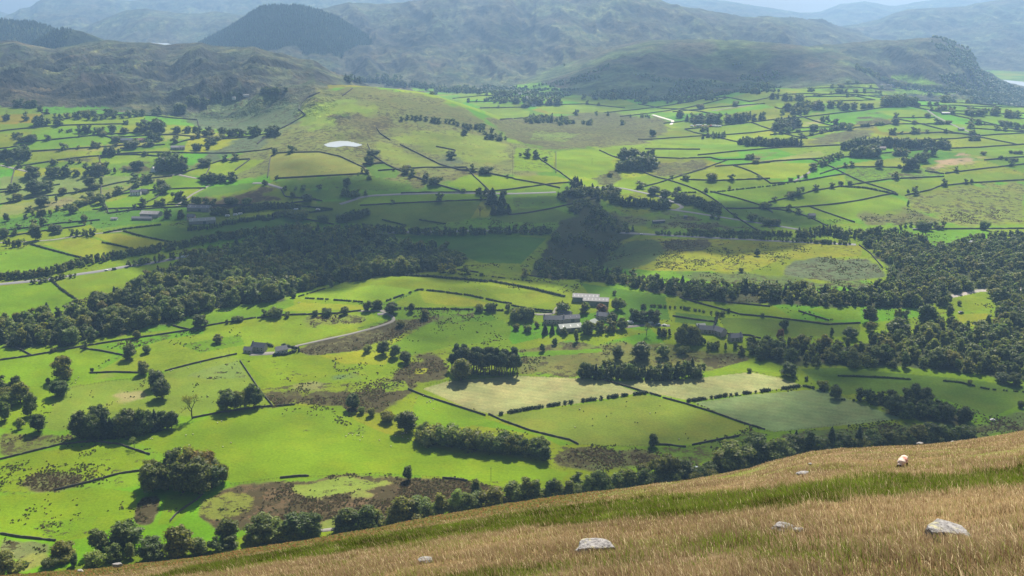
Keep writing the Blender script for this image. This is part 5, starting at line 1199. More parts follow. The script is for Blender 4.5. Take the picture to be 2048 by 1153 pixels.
# the knoll
hedge('thick dark hedge curving over the knoll, left length', [(767, 550), (870, 555), (974, 564)], 2.8)
hedge('thick dark hedge curving over the knoll, right length', [(980, 563), (1030, 572), (1070, 580), (1128, 594)], 2.6)
hedge('thin hedge on the brow of the knoll', [(790, 546), (850, 542), (900, 547), (980, 554), (1060, 563)], 1.5, .25)
wall('short wall on the very top of the knoll', [(874, 539), (920, 541), (957, 546)])
wall('fragment of wall on the right of the knoll brow', [(1050, 551), (1085, 556)])
hedge('hedge slanting up the middle of the knoll', [(773, 603), (800, 593), (836, 581)], 1.8, .08)
hedge('hedge running right from the top of the slanting one', [(838, 580), (880, 584), (940, 592), (1000, 605), (1022, 608)], 1.9, .05)
hedge('hedge along the lower left of the knoll', [(600, 597), (640, 599), (700, 603), (730, 605)], 1.8, .10)
hedge('hedge climbing the left flank of the knoll', [(598, 594), (625, 586), (650, 578)], 1.6, .15)
hedge('straight hedge at the foot of the knoll right of the lane', [(800, 618), (860, 619), (940, 620), (1005, 622)], 1.9, .05)
wall('wall at the foot of the knoll left of the lane', [(514, 637), (565, 631), (672, 628), (722, 622)])
hedge('clipped hedge above the farm drive', [(1024, 612), (1060, 619), (1104, 623)], 1.8)
hedge('clipped hedge below the farm drive', [(1030, 620), (1105, 627)], 1.2)
wall('wall along the shaded right side of the knoll', [(1359, 596), (1399, 608), (1434, 617), (1481, 630), (1540, 635), (1656, 650), (1721, 647)])
wall('upper wall on the shaded fields right of the knoll', [(1365, 599), (1440, 604), (1540, 614)])
wall('lower wall on the shaded fields right of the farm', [(1345, 633), (1390, 640), (1432, 645)])
wall('wall across the strip field near the river trees', [(1597, 623), (1625, 632), (1658, 642)])
wall('wall behind the farm cottages', [(1450, 668), (1500, 672), (1522, 678)])
hedge('overgrown cross hedge in the shaded fields right of the farm', [(1436, 627), (1430, 650)], 2.5)
# left middle distance
hedge('hedge slanting between the two nearest far-left fields', [(62, 490), (95, 499), (140, 511), (168, 518)], 2.2)
hedge('short hedge between the two yellow fields on the left', [(205, 486), (240, 493), (282, 504)], 2.2)
hedge('hedge along the shaded end of the yellow field', [(248, 464), (290, 475), (348, 487)], 2.2)
hedge('hedge dropping to the gorge wood in the lower left field', [(102, 560), (120, 578), (152, 600)], 2.2)
hedge('hedge along the lane to the grey barns', [(208, 467), (250, 459), (320, 451)], 2.5)
hedge('caravan field hedge, upper side', [(605, 414), (664, 420)], 3.0); hedge('caravan field hedge, lower side', [(664, 421), (620, 426), (575, 432)], 3.0)
hedge('thorn hedge above the roadside in the shaded middle', [(765, 441), (812, 452)], 2.2); hedge('second thorn hedge above the roadside in the shaded middle', [(840, 441), (890, 449)], 2.2)
hedge('hedge up the slope on the right hillside', [(1680, 374), (1730, 377), (1770, 385), (1795, 391)], 3.0)
hedge('hedge line above the lane on the right', [(1345, 387), (1430, 385), (1540, 373), (1600, 364)], 2.2, .15)
def walls(label, group, lst):
    for p in lst: wall(label, p, None, group)
for a_ in WALLDATA: walls(*a_)
wall('wall dropping down the side of the bracken bank', [(1718, 491), (1740, 507), (1765, 536)])

# walls round the many small far enclosures
def unwarp(a, b):
    det = .95*.95+.3*.3; X0 = (a*150*.95-b*120*.3)/det; Y0 = (a*150*.3+b*120*.95)/det
    x, y = X0.copy(), Y0.copy()
    for _ in range(8):
        x = X0-60*(fbm(x/260, y/260, 2, 201)-.5); y = Y0-90*(fbm(x/260, y/260, 2, 202)-.5)
    return x, y
def wall_xy(label, group, x, y):
    wall.__globals__['path_xy_saved'] = (x, y); wall(label, [(0, 0), (1, 0)], None, group)
_path = path_xy
def path_xy(pts, step=5.0):
    s_ = globals().get('path_xy_saved')
    if s_ is not None:
        globals()['path_xy_saved'] = None; return s_
    return _path(pts, step)
def parcels(label, group, cond, p):
    for axis in (0, 1):
        for k in range(-14, 22):
            run = []
            def flush():
                if len(run):
                    X_ = np.concatenate([r_[0] for r_ in run]); Y_ = np.concatenate([r_[1] for r_ in run])
                    keep_ = np.concatenate([[True], np.hypot(np.diff(X_), np.diff(Y_)) > .5]); wall_xy(label, group, X_[keep_], Y_[keep_])
                    run.clear()
            for j in range(2, 32):
                t_ = np.linspace(j, j+1, 16); o_ = np.full(16, float(k))
                x, y = unwarp(o_, t_) if axis == 0 else unwarp(t_-14, o_+14.)
                xm, ym = x[8], y[8]; good = 1450 < ym < 3150 and abs(xm/ym) < .6
                if good:
                    fi, fj = grid_ij(xm, ym); i_, j_ = int(fi), int(fj); qx, qy, _c = project(xm, ym, Z[i_, j_])
                    good = RID[i_, j_] == 0 and GC[i_, j_, 3] < .45 and cond(qx, qy) and wr.random() < p
                if good: run.append((x, y))
                else: flush()
            flush()
parcels('wall round a small field on the left slope', 'small field walls on the left slope', lambda px, py: px < 540 and 232 < py < 420, .62)
parcels('wall round a small field on the right slope', 'small field walls on the right slope', lambda px, py: px > 1260 and 182 < py < 450, .60)
parcels('wall round a small field in the middle valley', 'small field walls in the middle valley', lambda px, py: 700 < px < 1260 and 300 < py < 440, .45)

# --- roads and tracks
M_ASPHALT = plain('asphalt', (.20, .195, .195), .85, .25, .15, .3)
M_TRACK = plain('gravel_track', (.24, .225, .195), .95, .1, .2, .5)
M_WATER_BRIGHT = None
def ribbon(name, pts, w, mat, lift=.22):
    x, y = path_xy(pts, 4.0)
    if len(x) > 6:
        k = np.array([1, 2, 3, 2, 1])/9.; xp = np.pad(x, 2, 'edge'); yp = np.pad(y, 2, 'edge'); xs = np.convolve(xp, k, 'valid'); ys = np.convolve(yp, k, 'valid'); xs[[0, -1]] = x[[0, -1]]; ys[[0, -1]] = y[[0, -1]]; x, y = xs, ys
    fi, fj = grid_ij(x, y)
    for i_, j_ in zip(fi.astype(int), fj.astype(int)): GC[max(0, i_-4):i_+5, max(0, j_-6):j_+7, 3] = 0   # no rushes on the road
    n = len(x); dx, dy = np.gradient(x), np.gradient(y); l = np.hypot(dx, dy)+1e-9; nx, ny = -dy/l, dx/l
    offs = (-.62, -.5, 0, .5, .62); drop = (-.7, lift, lift+.04, lift, -.7)
    V_ = np.stack([np.stack([x+nx*w*o, y+ny*w*o, gz(x+nx*w*o, y+ny*w*o)+d], 1) for o, d in zip(offs, drop)], 1).reshape(-1, 3)
    Q = [(i*5+k, i*5+k+1, (i+1)*5+k+1, (i+1)*5+k) for i in range(n-1) for k in range(4)]
    tag(link(name, mesh_np(name, V_, [Q], True, [mat])), kind='structure')
ribbon('main_road', [(-20, 571), (60, 563), (110, 558), (150, 550), (200, 543), (255, 533), (300, 527), (360, 516), (420, 506), (500, 494)], 9, M_ASPHALT)
ribbon('main_road', [(760, 466), (860, 464), (960, 462), (1060, 464)], 9, M_ASPHALT)
ribbon('main_road', [(1240, 466), (1310, 470), (1400, 475), (1540, 482), (1712, 490)], 8, M_ASPHALT)
ribbon('lane', [(680, 409), (700, 403), (718, 396), (740, 392), (800, 389), (900, 386), (960, 387), (1020, 388), (1060, 387), (1112, 385)], 7, M_ASPHALT)
ribbon('lane', [(1165, 376), (1225, 375), (1250, 378), (1300, 389), (1335, 398)], 6, M_ASPHALT)
ribbon('lane', [(1335, 400), (1358, 409), (1366, 415), (1350, 421)], 6, M_ASPHALT)
ribbon('lane', [(1335, 419), (1380, 425), (1430, 433), (1480, 441), (1540, 450), (1600, 460)], 7, M_ASPHALT)
ribbon('lane', [(338, 351), (352, 349), (380, 355), (415, 361)], 6, M_TRACK); ribbon('lane', [(505, 367), (530, 367), (565, 378)], 6, M_ASPHALT); ribbon('track', [(352, 412), (385, 389), (420, 371)], 4, M_TRACK)
ribbon('lane', [(0, 331), (30, 338), (60, 345)], 5, M_TRACK); ribbon('lane', [(0, 486), (60, 484), (110, 480), (150, 473), (200, 467), (245, 463)], 4.5, M_TRACK)
ribbon('farm_lane', [(595, 692), (640, 682), (700, 669), (750, 656), (784, 645), (790, 638), (782, 631), (770, 626), (758, 622)], 3.6, M_TRACK)
ribbon('farm_lane', [(716, 623), (740, 622), (780, 622)], 4, M_TRACK)
ribbon('farm_drive', [(1030, 626), (1080, 630), (1106, 629), (1113, 622), (1110, 616), (1125, 612)], 4, M_TRACK)
ribbon('track', [(1305, 230), (1325, 236), (1346, 242), (1342, 250)], 7, plain('pale_track', (.62, .58, .52), .9, .1)); ribbon('lane', [(1425, 222), (1470, 215), (1520, 208)], 7, M_TRACK)
ribbon('lane', [(1854, 220), (1870, 232), (1895, 245), (1920, 257), (1950, 269), (1968, 277)], 5, M_TRACK); ribbon('lane', [(1588, 363), (1605, 354), (1622, 343)], 4.5, M_TRACK)
ribbon('lane', [(1826, 459), (1880, 458), (2000, 458), (2060, 457)], 6, M_ASPHALT)
ribbon('lane', [(640, 1062), (660, 1060), (690, 1056)], 4, M_TRACK)
R('S', [(488, 706), (505, 700), (545, 697), (556, 703), (550, 711), (515, 711)], 0) if False else None
ribbon('yard', [(500, 709), (548, 707)], 7, M_TRACK, .1); ribbon('yard', [(576, 697), (597, 693)], 6, M_TRACK, .1)
ribbon('yard', [(1250, 655), (1290, 650), (1340, 652)], 6, M_TRACK, .1); ribbon('yard', [(755, 629), (775, 628)], 5, M_ASPHALT, .12)

# --- water
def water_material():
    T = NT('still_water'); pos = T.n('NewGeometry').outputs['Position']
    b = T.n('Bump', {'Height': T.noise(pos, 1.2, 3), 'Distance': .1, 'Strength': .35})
    p = T.n('BsdfPrincipled', {'Base Color': (.42, .46, .48, 1), 'Roughness': .22, 'Specular IOR Level': 1.0, 'Normal': b.outputs[0]})  # pale base colour stands in for bright sky reflected off the water
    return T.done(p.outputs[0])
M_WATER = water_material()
def pool(name, label, pts, z0):
    P_ = densify(list(pts)+[pts[0]], 6)[:-1]
    u, t = ray([p[0] for p in P_], [p[1] for p in P_]); Y = -z0/t
    V_ = np.stack([u*Y, Y, np.full(len(P_), z0)], 1); c = V_.mean(0)
    n = len(P_); V_ = np.concatenate([V_, [c]]); F = [(i, (i+1) % n, n) for i in range(n)]
    tag(link(name, mesh_np(name, V_, [F], False, [M_WATER])), label=label, kind='structure')
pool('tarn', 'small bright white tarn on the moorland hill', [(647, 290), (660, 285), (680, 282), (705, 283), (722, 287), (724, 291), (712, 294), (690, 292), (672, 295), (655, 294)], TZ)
pool('lake', 'pale lake below the cliff hill at the right edge', [(1900, 150), (1975, 157), (2048, 164), (2300, 178), (2300, 240), (2060, 215), (1960, 186), (1900, 176)], -393.0)
pool('lake', 'sliver of far reservoir above the craggy hill', [(240, 90), (262, 86.5), (300, 85.5), (335, 87), (350, 92)], -262.0)
# ------------------------------------------------------------------ buildings
M_SLATE = plain('slate_roof', (.165, .165, .175), .55, .4, .3, .8); M_STONEW = plain('house_stone', (.32, .30, .265), .9, .1, .35, .8)
M_WHITE = plain('whitewash', (.78, .76, .71), .85, .2, .08, .5); M_SHEET = plain('fibre_cement_roof', (.27, .26, .25), .7, .25, .2, .3)
M_GREENSH = plain('green_sheet_roof', (.22, .25, .215), .65, .3, .15, .3); M_DARKSH = plain('dark_sheet_roof', (.10, .115, .13), .6, .3, .2, .3)
M_GLASS = plain('window_glass', (.03, .035, .04), .1, .7, .1); M_LIGHT = plain('roof_light', (.40, .40, .38), .4, .4, .05); M_DOOR = plain('painted_door', (.12, .14, .13), .6, .3, .1); M_PINK = plain('pinkish_render', (.55, .42, .36), .9, .1, .1)
def box(g, c, d, col=(1, 1, 1), mi=0):
    (x, y, z), (a, b, h) = c, d
    v = [(x+i*a/2, y+j*b/2, z+k*h) for k in (0, 1) for i, j in ((-1, -1), (1, -1), (1, 1), (-1, 1))]
    g.add(v, None, [(0, 3, 2, 1), (4, 5, 6, 7), (0, 1, 5, 4), (1, 2, 6, 5), (2, 3, 7, 6), (3, 0, 4, 7)], col, mi)
def building(name, label, cat, px, py, L, W, H, RH, rot, wm, rm, chim=0, wins=0, lights=0, door=True, group=None, detail=True, shift=(0, 0)):
    x, y, z = g1(px, py)
    x += shift[0]; y += shift[1]; z = float(gz(x, y))
    r = bpy.data.objects.new(name, None); COL.objects.link(r); r.location = (x, y, z); r.rotation_euler = (0, 0, math.radians(rot)); tag(r, label, cat, group)
    g = Geo()                                           # walls with gables, closed
    a, b = L/2, W/2
    v = [(-a, -b, -2.5), (a, -b, -2.5), (a, b, -2.5), (-a, b, -2.5), (-a, -b, H), (a, -b, H), (a, b, H), (-a, b, H), (-a, 0, H+RH), (a, 0, H+RH)]
    g.add(v, [(4, 8, 7), (5, 6, 9)], [(0, 1, 5, 4), (1, 2, 6, 5), (2, 3, 7, 6), (3, 0, 4, 7)])
    link('wall', g.mesh('wall', [wm]), r)
    g = Geo(); e = .45; t = .22; sl = RH/b
    for s in (-1, 1):
        v = [(-a-e, s*(b+e), H-e*sl+.03), (a+e, s*(b+e), H-e*sl+.03), (a+e, 0, H+RH+.03), (-a-e, 0, H+RH+.03)]
        v += [(p[0], p[1], p[2]+t) for p in v]
        g.add(v, None, [(0, 1, 2, 3), (4, 7, 6, 5), (0, 4, 5, 1), (1, 5, 6, 2), (2, 6, 7, 3), (3, 7, 4, 0)])
    ro = link('roof', g.mesh('roof', [rm]), r)
    for k in range(chim):
        g = Geo(); cx = (-a+.7) if k == 0 else (a-.7 if k == 1 else 0); box(g, (cx, 0, H+RH-.7), (1.1, .8, 2.1)); box(g, (cx, 0, H+RH+1.4), (.35, .35, .45)); link('chimney', g.mesh('chimney', [wm]), ro)
    for k in range(lights):
        for s in (-1, 1):
            g = Geo(); cx = -a+L*(k+.5)/lights; y0, y1 = .35*b, .75*b; ww = .38
            zz = lambda yy: H+RH-yy*sl+.30
            g.add([(cx-ww, s*y0, zz(y0)), (cx+ww, s*y0, zz(y0)), (cx+ww, s*y1, zz(y1)), (cx-ww, s*y1, zz(y1))], None, [(0, 1, 2, 3)]); link('roof_light', g.mesh('roof_light', [M_LIGHT]), ro)
    if detail:
        for k in range(wins):
            for zz in ([1.0, H-1.5] if H > 4 else [1.1]):
                g = Geo(); cx = -a+L*(k+.5)/wins; box(g, (cx, -b-.01, zz), (1.0, .10, 1.15))
                wo = link('window', g.mesh('window', [M_GLASS]), r)
                g = Geo(); box(g, (cx, -b-.05, zz-.14), (1.3, .18, .12)); link('sill', g.mesh('sill', [M_STONEW]), wo)
        if door:
            g = Geo(); dw = 1.0 if not lights else 4.0; dh = 2.1 if not lights else min(3.6, H-.3); box(g, (a*.1+.9, -b-.01, 0), (dw, .12, dh)); link('door', g.mesh('door', [M_DOOR]), r)
    return r
B = building
B('farmhouse', 'grey stone house with slate roof beside the gravel yard', 'house', 519, 701, 14, 8, 4.6, 3.6, -14, M_STONEW, M_SLATE, 1, 3)
B('house_wing', 'low slate-roofed stone wing left of the stone house', 'outbuilding', 498, 704, 9, 6, 2.8, 2.4, -14, M_STONEW, M_SLATE, 0, 2)
B('white_cottage', 'small white cottage with slate roof ringed by dark hedges', 'cottage', 563, 705, 11, 7, 3.6, 3.0, 28, M_WHITE, M_SLATE, 0, 3)
hedge('clipped dark hedge in front of the white cottage', [(549, 712), (572, 710), (592, 704)], 2.6); hedge('clipped hedge behind the white cottage', [(566, 691), (580, 695), (594, 698)], 2.4)
hedge('clipped hedge between the stone house and the white cottage', [(532, 690), (545, 694)], 2.6)
B('barn', 'big pale-roofed farm barn with roof lights, rear of the pair', 'barn', 1172, 601, 29, 13, 5, 2.6, -8, M_GREENSH, M_SHEET, 0, 0, 7)
B('barn', 'big pale-roofed farm barn with roof lights, front of the pair', 'barn', 1192, 608, 28, 13, 5, 2.6, -8, M_GREENSH, M_SHEET, 0, 0, 7)
B('farmhouse', 'long slate-roofed farmhouse at the middle of the farm', 'house', 1108, 646, 22, 8, 4.8, 3.2, -5, M_STONEW, M_SLATE, 2, 5)
B('stone_barn', 'long stone barn joined to the right of the farmhouse', 'barn', 1140, 643, 20, 8, 4.2, 3.0, 10, M_STONEW, M_SLATE, 0, 0, 3)
B('house_wing', 'slate-roofed range behind the farmhouse', 'outbuilding', 1130, 634, 14, 7, 4.0, 2.8, -25, M_STONEW, M_SLATE, 0, 0)
B('green_barn', 'barn with a pale green sheet roof at the front of the farm', 'barn', 1139, 660, 24, 13, 4.2, 2.6, 14, M_STONEW, M_GREENSH, 0, 0, 3)
B('green_barn', 'smaller sheet-roofed barn half hidden by trees at the farm', 'barn', 1184, 652, 12, 9, 4.0, 2.4, 60, M_STONEW, M_GREENSH, 0, 0)
B('farmhouse', 'stone house with chimneys among the farm trees', 'house', 1206, 639, 13, 8, 4.8, 3.0, -20, M_STONEW, M_SLATE, 2, 3)
B('shed', 'small blue-grey shed behind the farm cottages', 'shed', 1401, 655, 9, 5, 3, 1.2, 6, M_DARKSH, M_GREENSH, 0, 0)
B('cottage', 'slate-roofed cottage, left of the right-hand farm group', 'cottage', 1410, 665, 15, 8, 4.2, 3.2, -12, M_STONEW, M_SLATE, 1, 3)
B('cottage', 'gabled slate cottage, middle of the right-hand farm group', 'cottage', 1437, 669, 14, 9, 4.6, 3.6, -50, M_STONEW, M_SLATE, 1, 3)
B('cottage', 'slate cottage with two chimneys at the right end of the farm hamlet', 'cottage', 1470, 681, 13, 8, 4.2, 3.2, 14, M_STONEW, M_SLATE, 2, 3)
B('barn', 'grey sheet-roofed barn at the left of the shaded farm', 'barn', 303, 433, 28, 16, 5, 3, -8, M_STONEW, M_SHEET, 0, 0, 4)
B('stone_barn', 'long low stone sheds before the grey barn', 'outbuilding', 285, 440, 30, 7, 2.8, 2, -4, M_STONEW, M_SLATE, 0, 0)
B('shed', 'tiny pale shed left of the stone sheds', 'shed', 229, 440, 9, 5, 2.4, 1.2, 0, M_WHITE, M_SHEET, 0, 0)
B('barn', 'dark-roofed barn behind the trees at the shaded farm', 'barn', 400, 421, 34, 16, 5, 3.2, -6, M_STONEW, M_DARKSH, 0, 0, 4)
B('green_barn', 'pale green-roofed barn at the right of the shaded farm', 'barn', 405, 446, 36, 18, 4.5, 3, 18, M_STONEW, M_GREENSH, 0, 0, 4)
B('house', 'small yellowish house between the barns of the shaded farm', 'house', 383, 439, 11, 8, 4.6, 3, 0, M_PINK, M_SLATE, 1, 2)
B('farmhouse', 'white farmhouse in the rough yard on the left slope', 'house', 272, 390, 16, 8, 4.8, 3, 8, M_WHITE, M_SLATE, 2, 4); B('stone_barn', 'dark stone barn right of the white farmhouse', 'barn', 289, 387, 13, 8, 4, 3, -8, M_STONEW, M_SLATE)
B('white_cottage', 'white gabled cottage beside the dark wood on the left', 'cottage', 309, 343, 11, 8, 4.4, 3.6, 75, M_WHITE, M_SLATE, 1, 2)
B('barn', 'grey barn of the little farm at the head of the long field', 'barn', 351, 299, 15, 9, 4, 2.6, 0, M_STONEW, M_SHEET); B('house', 'small pale house right of the grey barn at the long field', 'house', 364, 299, 10, 7, 4.2, 2.6, 20, M_PINK, M_SLATE, 1, 2)
B('barn', 'dark field barn among trees under the craggy hill', 'barn', 255, 284, 24, 12, 4, 3, -8, M_STONEW, M_DARKSH); B('barn', 'brown-roofed barn beside the dark field barn', 'barn', 280, 284, 18, 12, 4, 3, 8, M_STONEW, plain('rusty_roof', (.2, .12, .09)))
B('stone_barn', 'little square stone barn against a wall on the right hillside', 'barn', 1623, 436, 10, 7, 4.2, 2.4, 4, M_STONEW, M_SLATE)
B('shed', 'long low blue-grey shed in the rough field by the lane', 'shed', 1317, 446, 18, 5, 3, 1.0, 14, M_DARKSH, M_SHEET); B('shed', 'tiny dark hut right of the long low shed', 'shed', 1371, 436, 5, 4, 2.6, 1, 0, M_DARKSH, M_DARKSH)
B('house', 'long pinkish house beside the dark belt on the right', 'house', 1763, 300, 15, 7, 3.6, 2.6, 0, M_PINK, plain('tile_roof', (.5, .4, .36)), 1, 3); B('house', 'tall white house among trees on the right', 'house', 1716, 312, 9, 8, 5.5, 3, 0, M_WHITE, M_SLATE, 1, 2)
B('barn', 'long pale field barn in the far right fields', 'barn', 1891, 229, 18, 8, 3.2, 1.6, -3, M_DARKSH, M_LIGHT); B('barn', 'grey roadside barn in the far right fields', 'barn', 1922, 261, 11, 8, 3.4, 2, 0, M_STONEW, M_SHEET)
for px, L, m in ((1764, 12, M_PINK), (1776, 10, M_STONEW), (1786, 14, M_WHITE)): B('house', 'house of the farm at the foot of the cliff hill', 'house', px, 173, L, 8, 4, 3, rng.uniform(-20, 20), m, M_SLATE, 0, 0, group='farm at the foot of the cliff hill', door=False)
for px, py, L, m in ((492, 193, 15, M_WHITE), (468, 198, 8, M_WHITE)): B('house', 'white building under the craggy hill slope', 'house', px, py, L, 7, 3, 2, 4, m, M_SHEET, 0, 0, group='white buildings under the craggy hill', door=False)
for px, py, L in ((1187, 196, 12), (1202, 192, 12), (1060, 201, 14), (1056, 197, 10), (1068, 212, 12), (1040, 190, 10)): B('house', 'far pale farm building under the mountain', 'house', px, py, L, 8, 3.6, 2.6, rng.uniform(-15, 15), M_PINK if px > 1100 else M_WHITE, M_SHEET, 0, 0, group='far farm buildings under the mountain', door=False)
B('shed', 'flat dark roof showing in the riverside wood', 'shed', 1931, 489, 16, 9, 4, 1.2, 0, M_STONEW, M_DARKSH)
# ------------------------------------------------------------------ vehicles and caravans
def paint(name, c): return plain(name, c, .35, .5, .04)
def vehicle(kind, col):
    L, W, H = {'car': (4.3, 1.8, 1.5), 'van': (5.4, 2.0, 2.3), 'caravan': (6.0, 2.3, 2.5)}[kind]
    r = bpy.data.objects.new('parked_'+kind if kind != 'caravan' else 'caravan', None); COL.objects.link(r)
    prof = {'car': [(-2.15, .35), (2.15, .35), (2.15, .75), (1.2, .92), (.55, 1.48), (-1.1, 1.5), (-1.85, 1.0), (-2.15, .9)], 'van': [(-2.7, .35), (2.7, .35), (2.7, 1.0), (1.9, 1.3), (1.35, 2.25), (-2.65, 2.3)], 'caravan': [(-3, .45), (3, .45), (3.0, 1.2), (2.7, 2.4), (-2.7, 2.5), (-3, 1.4)]}[kind]
    n = len(prof); g = Geo(); v = [(p[0], -W/2, p[1]) for p in prof]+[(p[0], W/2, p[1]) for p in prof]
    cx = sum(p[0] for p in prof)/n; cz = sum(p[1] for p in prof)/n
    v += [(cx, -W/2, cz), (cx, W/2, cz)]
    g.add(v, [((i+1) % n, i, 2*n) for i in range(n)]+[(n+i, n+(i+1) % n, 2*n+1) for i in range(n)], [(i, (i+1) % n, n+(i+1) % n, n+i) for i in range(n)])
    link('body', g.mesh('body', [col]), r)
    for s in (-1, 1):
        g = Geo(); z0 = {'car': .98, 'van': 1.35, 'caravan': 1.3}[kind]; ln = {'car': 1.9, 'van': 1.4, 'caravan': 3.4}[kind]; cx = {'car': -.3, 'van': .9, 'caravan': 0}[kind]
        box(g, (cx, s*(W/2), z0), (ln, .06, .42)); link('window', g.mesh('window', [M_GLASS]), r)
    for wx in ((-1.35, 1.35) if kind != 'caravan' else (0,)):
        for s in (-1, 1):
            g = Geo(); m = 12; a = np.arange(m)*2*np.pi/m
            v = np.concatenate([np.stack([wx+.34*np.cos(a), np.full(m, s*(W/2-.2)), .34+.34*np.sin(a)], 1), np.stack([wx+.34*np.cos(a), np.full(m, s*(W/2+.02)), .34+.34*np.sin(a)], 1)])
            g.add(v, [(m, m+i, m+i+1) for i in range(1, m-1)]+[(0, i+1, i) for i in range(1, m-1)], [(i, (i+1) % m, m+(i+1) % m, m+i) for i in range(m)]); link('wheel', g.mesh('wheel', [M_DARKSH]), r)
    return r
def copy_tree(o):
    c = o.copy(); COL.objects.link(c)
    for ch in list(o.children):
        k = ch.copy(); COL.objects.link(k); k.parent = c
    return c
PW, PB, PD, PR = paint('white_paint', (.8, .8, .78)), paint('blue_paint', (.12, .18, .28)), paint('dark_paint', (.05, .05, .055)), paint('red_paint', (.45, .06, .05))
VEH = {}
def veh(kind, col, cname, px, py, rot, label, group=None, sc=1.0):
    k = (kind, cname)
    if k not in VEH: VEH[k] = vehicle(kind, col); o = VEH[k]
    else: o = copy_tree(VEH[k])
    x, y, z = g1(px, py); o.location = (x, y, z+.3); o.rotation_euler = (0, 0, math.radians(rot)); o.scale = (sc,)*3
    for key in ('group',):
        if key in o: del o[key]
    tag(o, label, 'caravan' if kind == 'caravan' else kind, group)
veh('car', PW, 'w', 213, 542, 12, 'white car on the main road left of the dark van'); veh('van', PD, 'd', 229, 540, 12, 'dark van on the main road behind the white car')
veh('van', PW, 'w', 366, 516, 14, 'left of two white vans on the main road by the trees'); veh('van', PW, 'w', 379, 514, 14, 'right of two white vans on the main road by the trees'); veh('car', PW, 'w', 1283, 470, -6, 'white car on the main road above the dark gorge')
veh('van', PW, 'w', 1261, 648, -10, 'white van on the farm track beside the pale tree', None, 1.2); veh('van', PW, 'w', 1302, 648, 10, 'white van parked behind the thin half-bare tree'); veh('van', PB, 'b', 1317, 652, 20, 'blue pickup-sized van in the farm parking'); veh('car', PW, 'w', 1329, 652, -10, 'white car at the right end of the farm parking')
veh('car', PD, 'd', 1922, 627, 15, 'dark car parked by the riverside meadow', None, 1.4); veh('car', PW, 'w', 1985, 842, 5, 'pale car beside the dark copse at the right')
veh('car', PB, 'b', 1394, 938, 0, 'blue-grey car on the lane below the shaded rough ground')
for px, py in ((455, 434), (471, 432), (481, 430), (592, 421), (636, 422)): veh('caravan', PW, 'w', px, py, rng.uniform(-30, 30), 'white caravan in the screened field by the shaded farm', 'caravans by the shaded farm', 1.1)
for i in range(16):
    px = 1818+i*6.8+rng.uniform(-2, 2); veh('caravan', PW, 'w', px, 179+i*.55+rng.uniform(-1, 1), rng.uniform(-40, 40), 'white caravan on the far site under the cliff hill', 'caravans under the cliff hill', 1.2)
for i in range(11):
    px = 1384+i*5.5; k = [('car', PR, 'r'), ('van', PW, 'w'), ('caravan', PW, 'w'), ('van', PR, 'r')][rng.integers(4)]; veh(k[0], k[1], k[2], px, 254+rng.uniform(-1, 1), rng.uniform(-40, 40), 'red or white vehicle in the far vehicle park', 'vehicles in the far vehicle park', 1.5)
# ------------------------------------------------------------------ poles
def pole(px, py, hp, label):
    x, y, z = g1(px, py); h = hp*mpp(y, z); g = Geo(); w = .16
    tube(g, [(0, 0, -1), (0, 0, h)], [w, w*.7], 6)
    o = link('utility_pole', g.mesh('utility_pole', [M_WOOD]), None, (x, y, z)); tag(o, label, 'pole')
    g = Geo(); box(g, (0, 0, h*.93), (1.8, .14, .16)); link('crossarm', g.mesh('crossarm', [M_WOOD]), o)
pole(982, 962, 30, 'wooden pole at the right end of the bright field'); pole(459, 713, 12, 'pole at the wall end by the stone house'); pole(139, 852, 17, 'pole left of the dark mixed belt'); pole(1025, 354, 54, 'tall dark pole on the slope right of the tarn hill'); pole(1184, 330, 14, 'pole in the bright middle field'); pole(1052, 335, 12, 'left pole in the scrubby field by the tall pole'); pole(1109, 337, 12, 'pole on the wall of the bright middle field'); pole(1338, 312, 14, 'pole right of the round wood')
# ------------------------------------------------------------------ sheep in the fields
M_FLEECE = plain('fleece', (.72, .66, .55), .95, .1, .12, 8); M_FACE = plain('dark_face', (.05, .045, .04), .9, .1, .2, 8); M_BLACKF = plain('dark_fleece', (.05, .04, .035), .95, .1, .2, 8)
def small_sheep(fl):
    g = Geo()
    g.add(ICO2V*np.array([.55, .30, .32])+np.array([0, 0, .62]), ICO2F, None, (1, 1, 1), 0)
    g.add(_icoV*np.array([.20, .11, .13])+np.array([.62, 0, .62]), _icoF, None, (1, 1, 1), 1)
    for x in (-.32, .32):
        for y in (-.14, .14): tube(g, [(x, y, 0), (x, y, .45)], [.045, .06], 5, (1, 1, 1), 1)
    return g.mesh('sheep', [fl, M_FACE], True)
SHW, SHB = small_sheep(M_FLEECE), small_sheep(M_BLACKF)
def sheep(lst, me, label, group):
    for px, py in lst:
        x, y, z = g1(px, py); o = link('sheep', me, None, (x, y, z-.03)); o.rotation_euler = (0, 0, rng.uniform(0, 6.28)); o.scale = (1.1,)*3; tag(o, label, 'sheep', group)
sheep([(372, 872), (386, 870), (301, 879), (305, 879), (378, 892), (348, 899), (351, 898), (363, 900), (462, 887), (446, 895), (435, 847), (443, 844)], SHW, 'white sheep grazing at the left of the bright field', 'sheep at the left of the bright field')
sheep([(692, 874), (697, 870), (705, 871), (714, 872), (718, 872), (725, 875), (720, 882), (759, 882), (782, 894), (791, 873), (804, 869), (808, 868), (813, 868), (805, 876), (816, 879)], SHW, 'white sheep grazing at the right of the bright field', 'sheep at the right of the bright field')
sheep([(847, 793), (854, 806), (861, 806), (866, 802), (859, 803), (867, 819), (832, 797)], SHW, 'white sheep in the green corner beside the hay field wall', 'sheep beside the hay field wall')
sheep([(1159, 821), (1167, 824), (1253, 805), (1252, 814), (1320, 813), (1311, 827), (1222, 828), (1213, 834), (1185, 839), (1185, 853), (1270, 846), (1275, 847), (1371, 869), (1376, 878)], SHB, 'dark sheep in the olive field', 'dark sheep in the olive field')
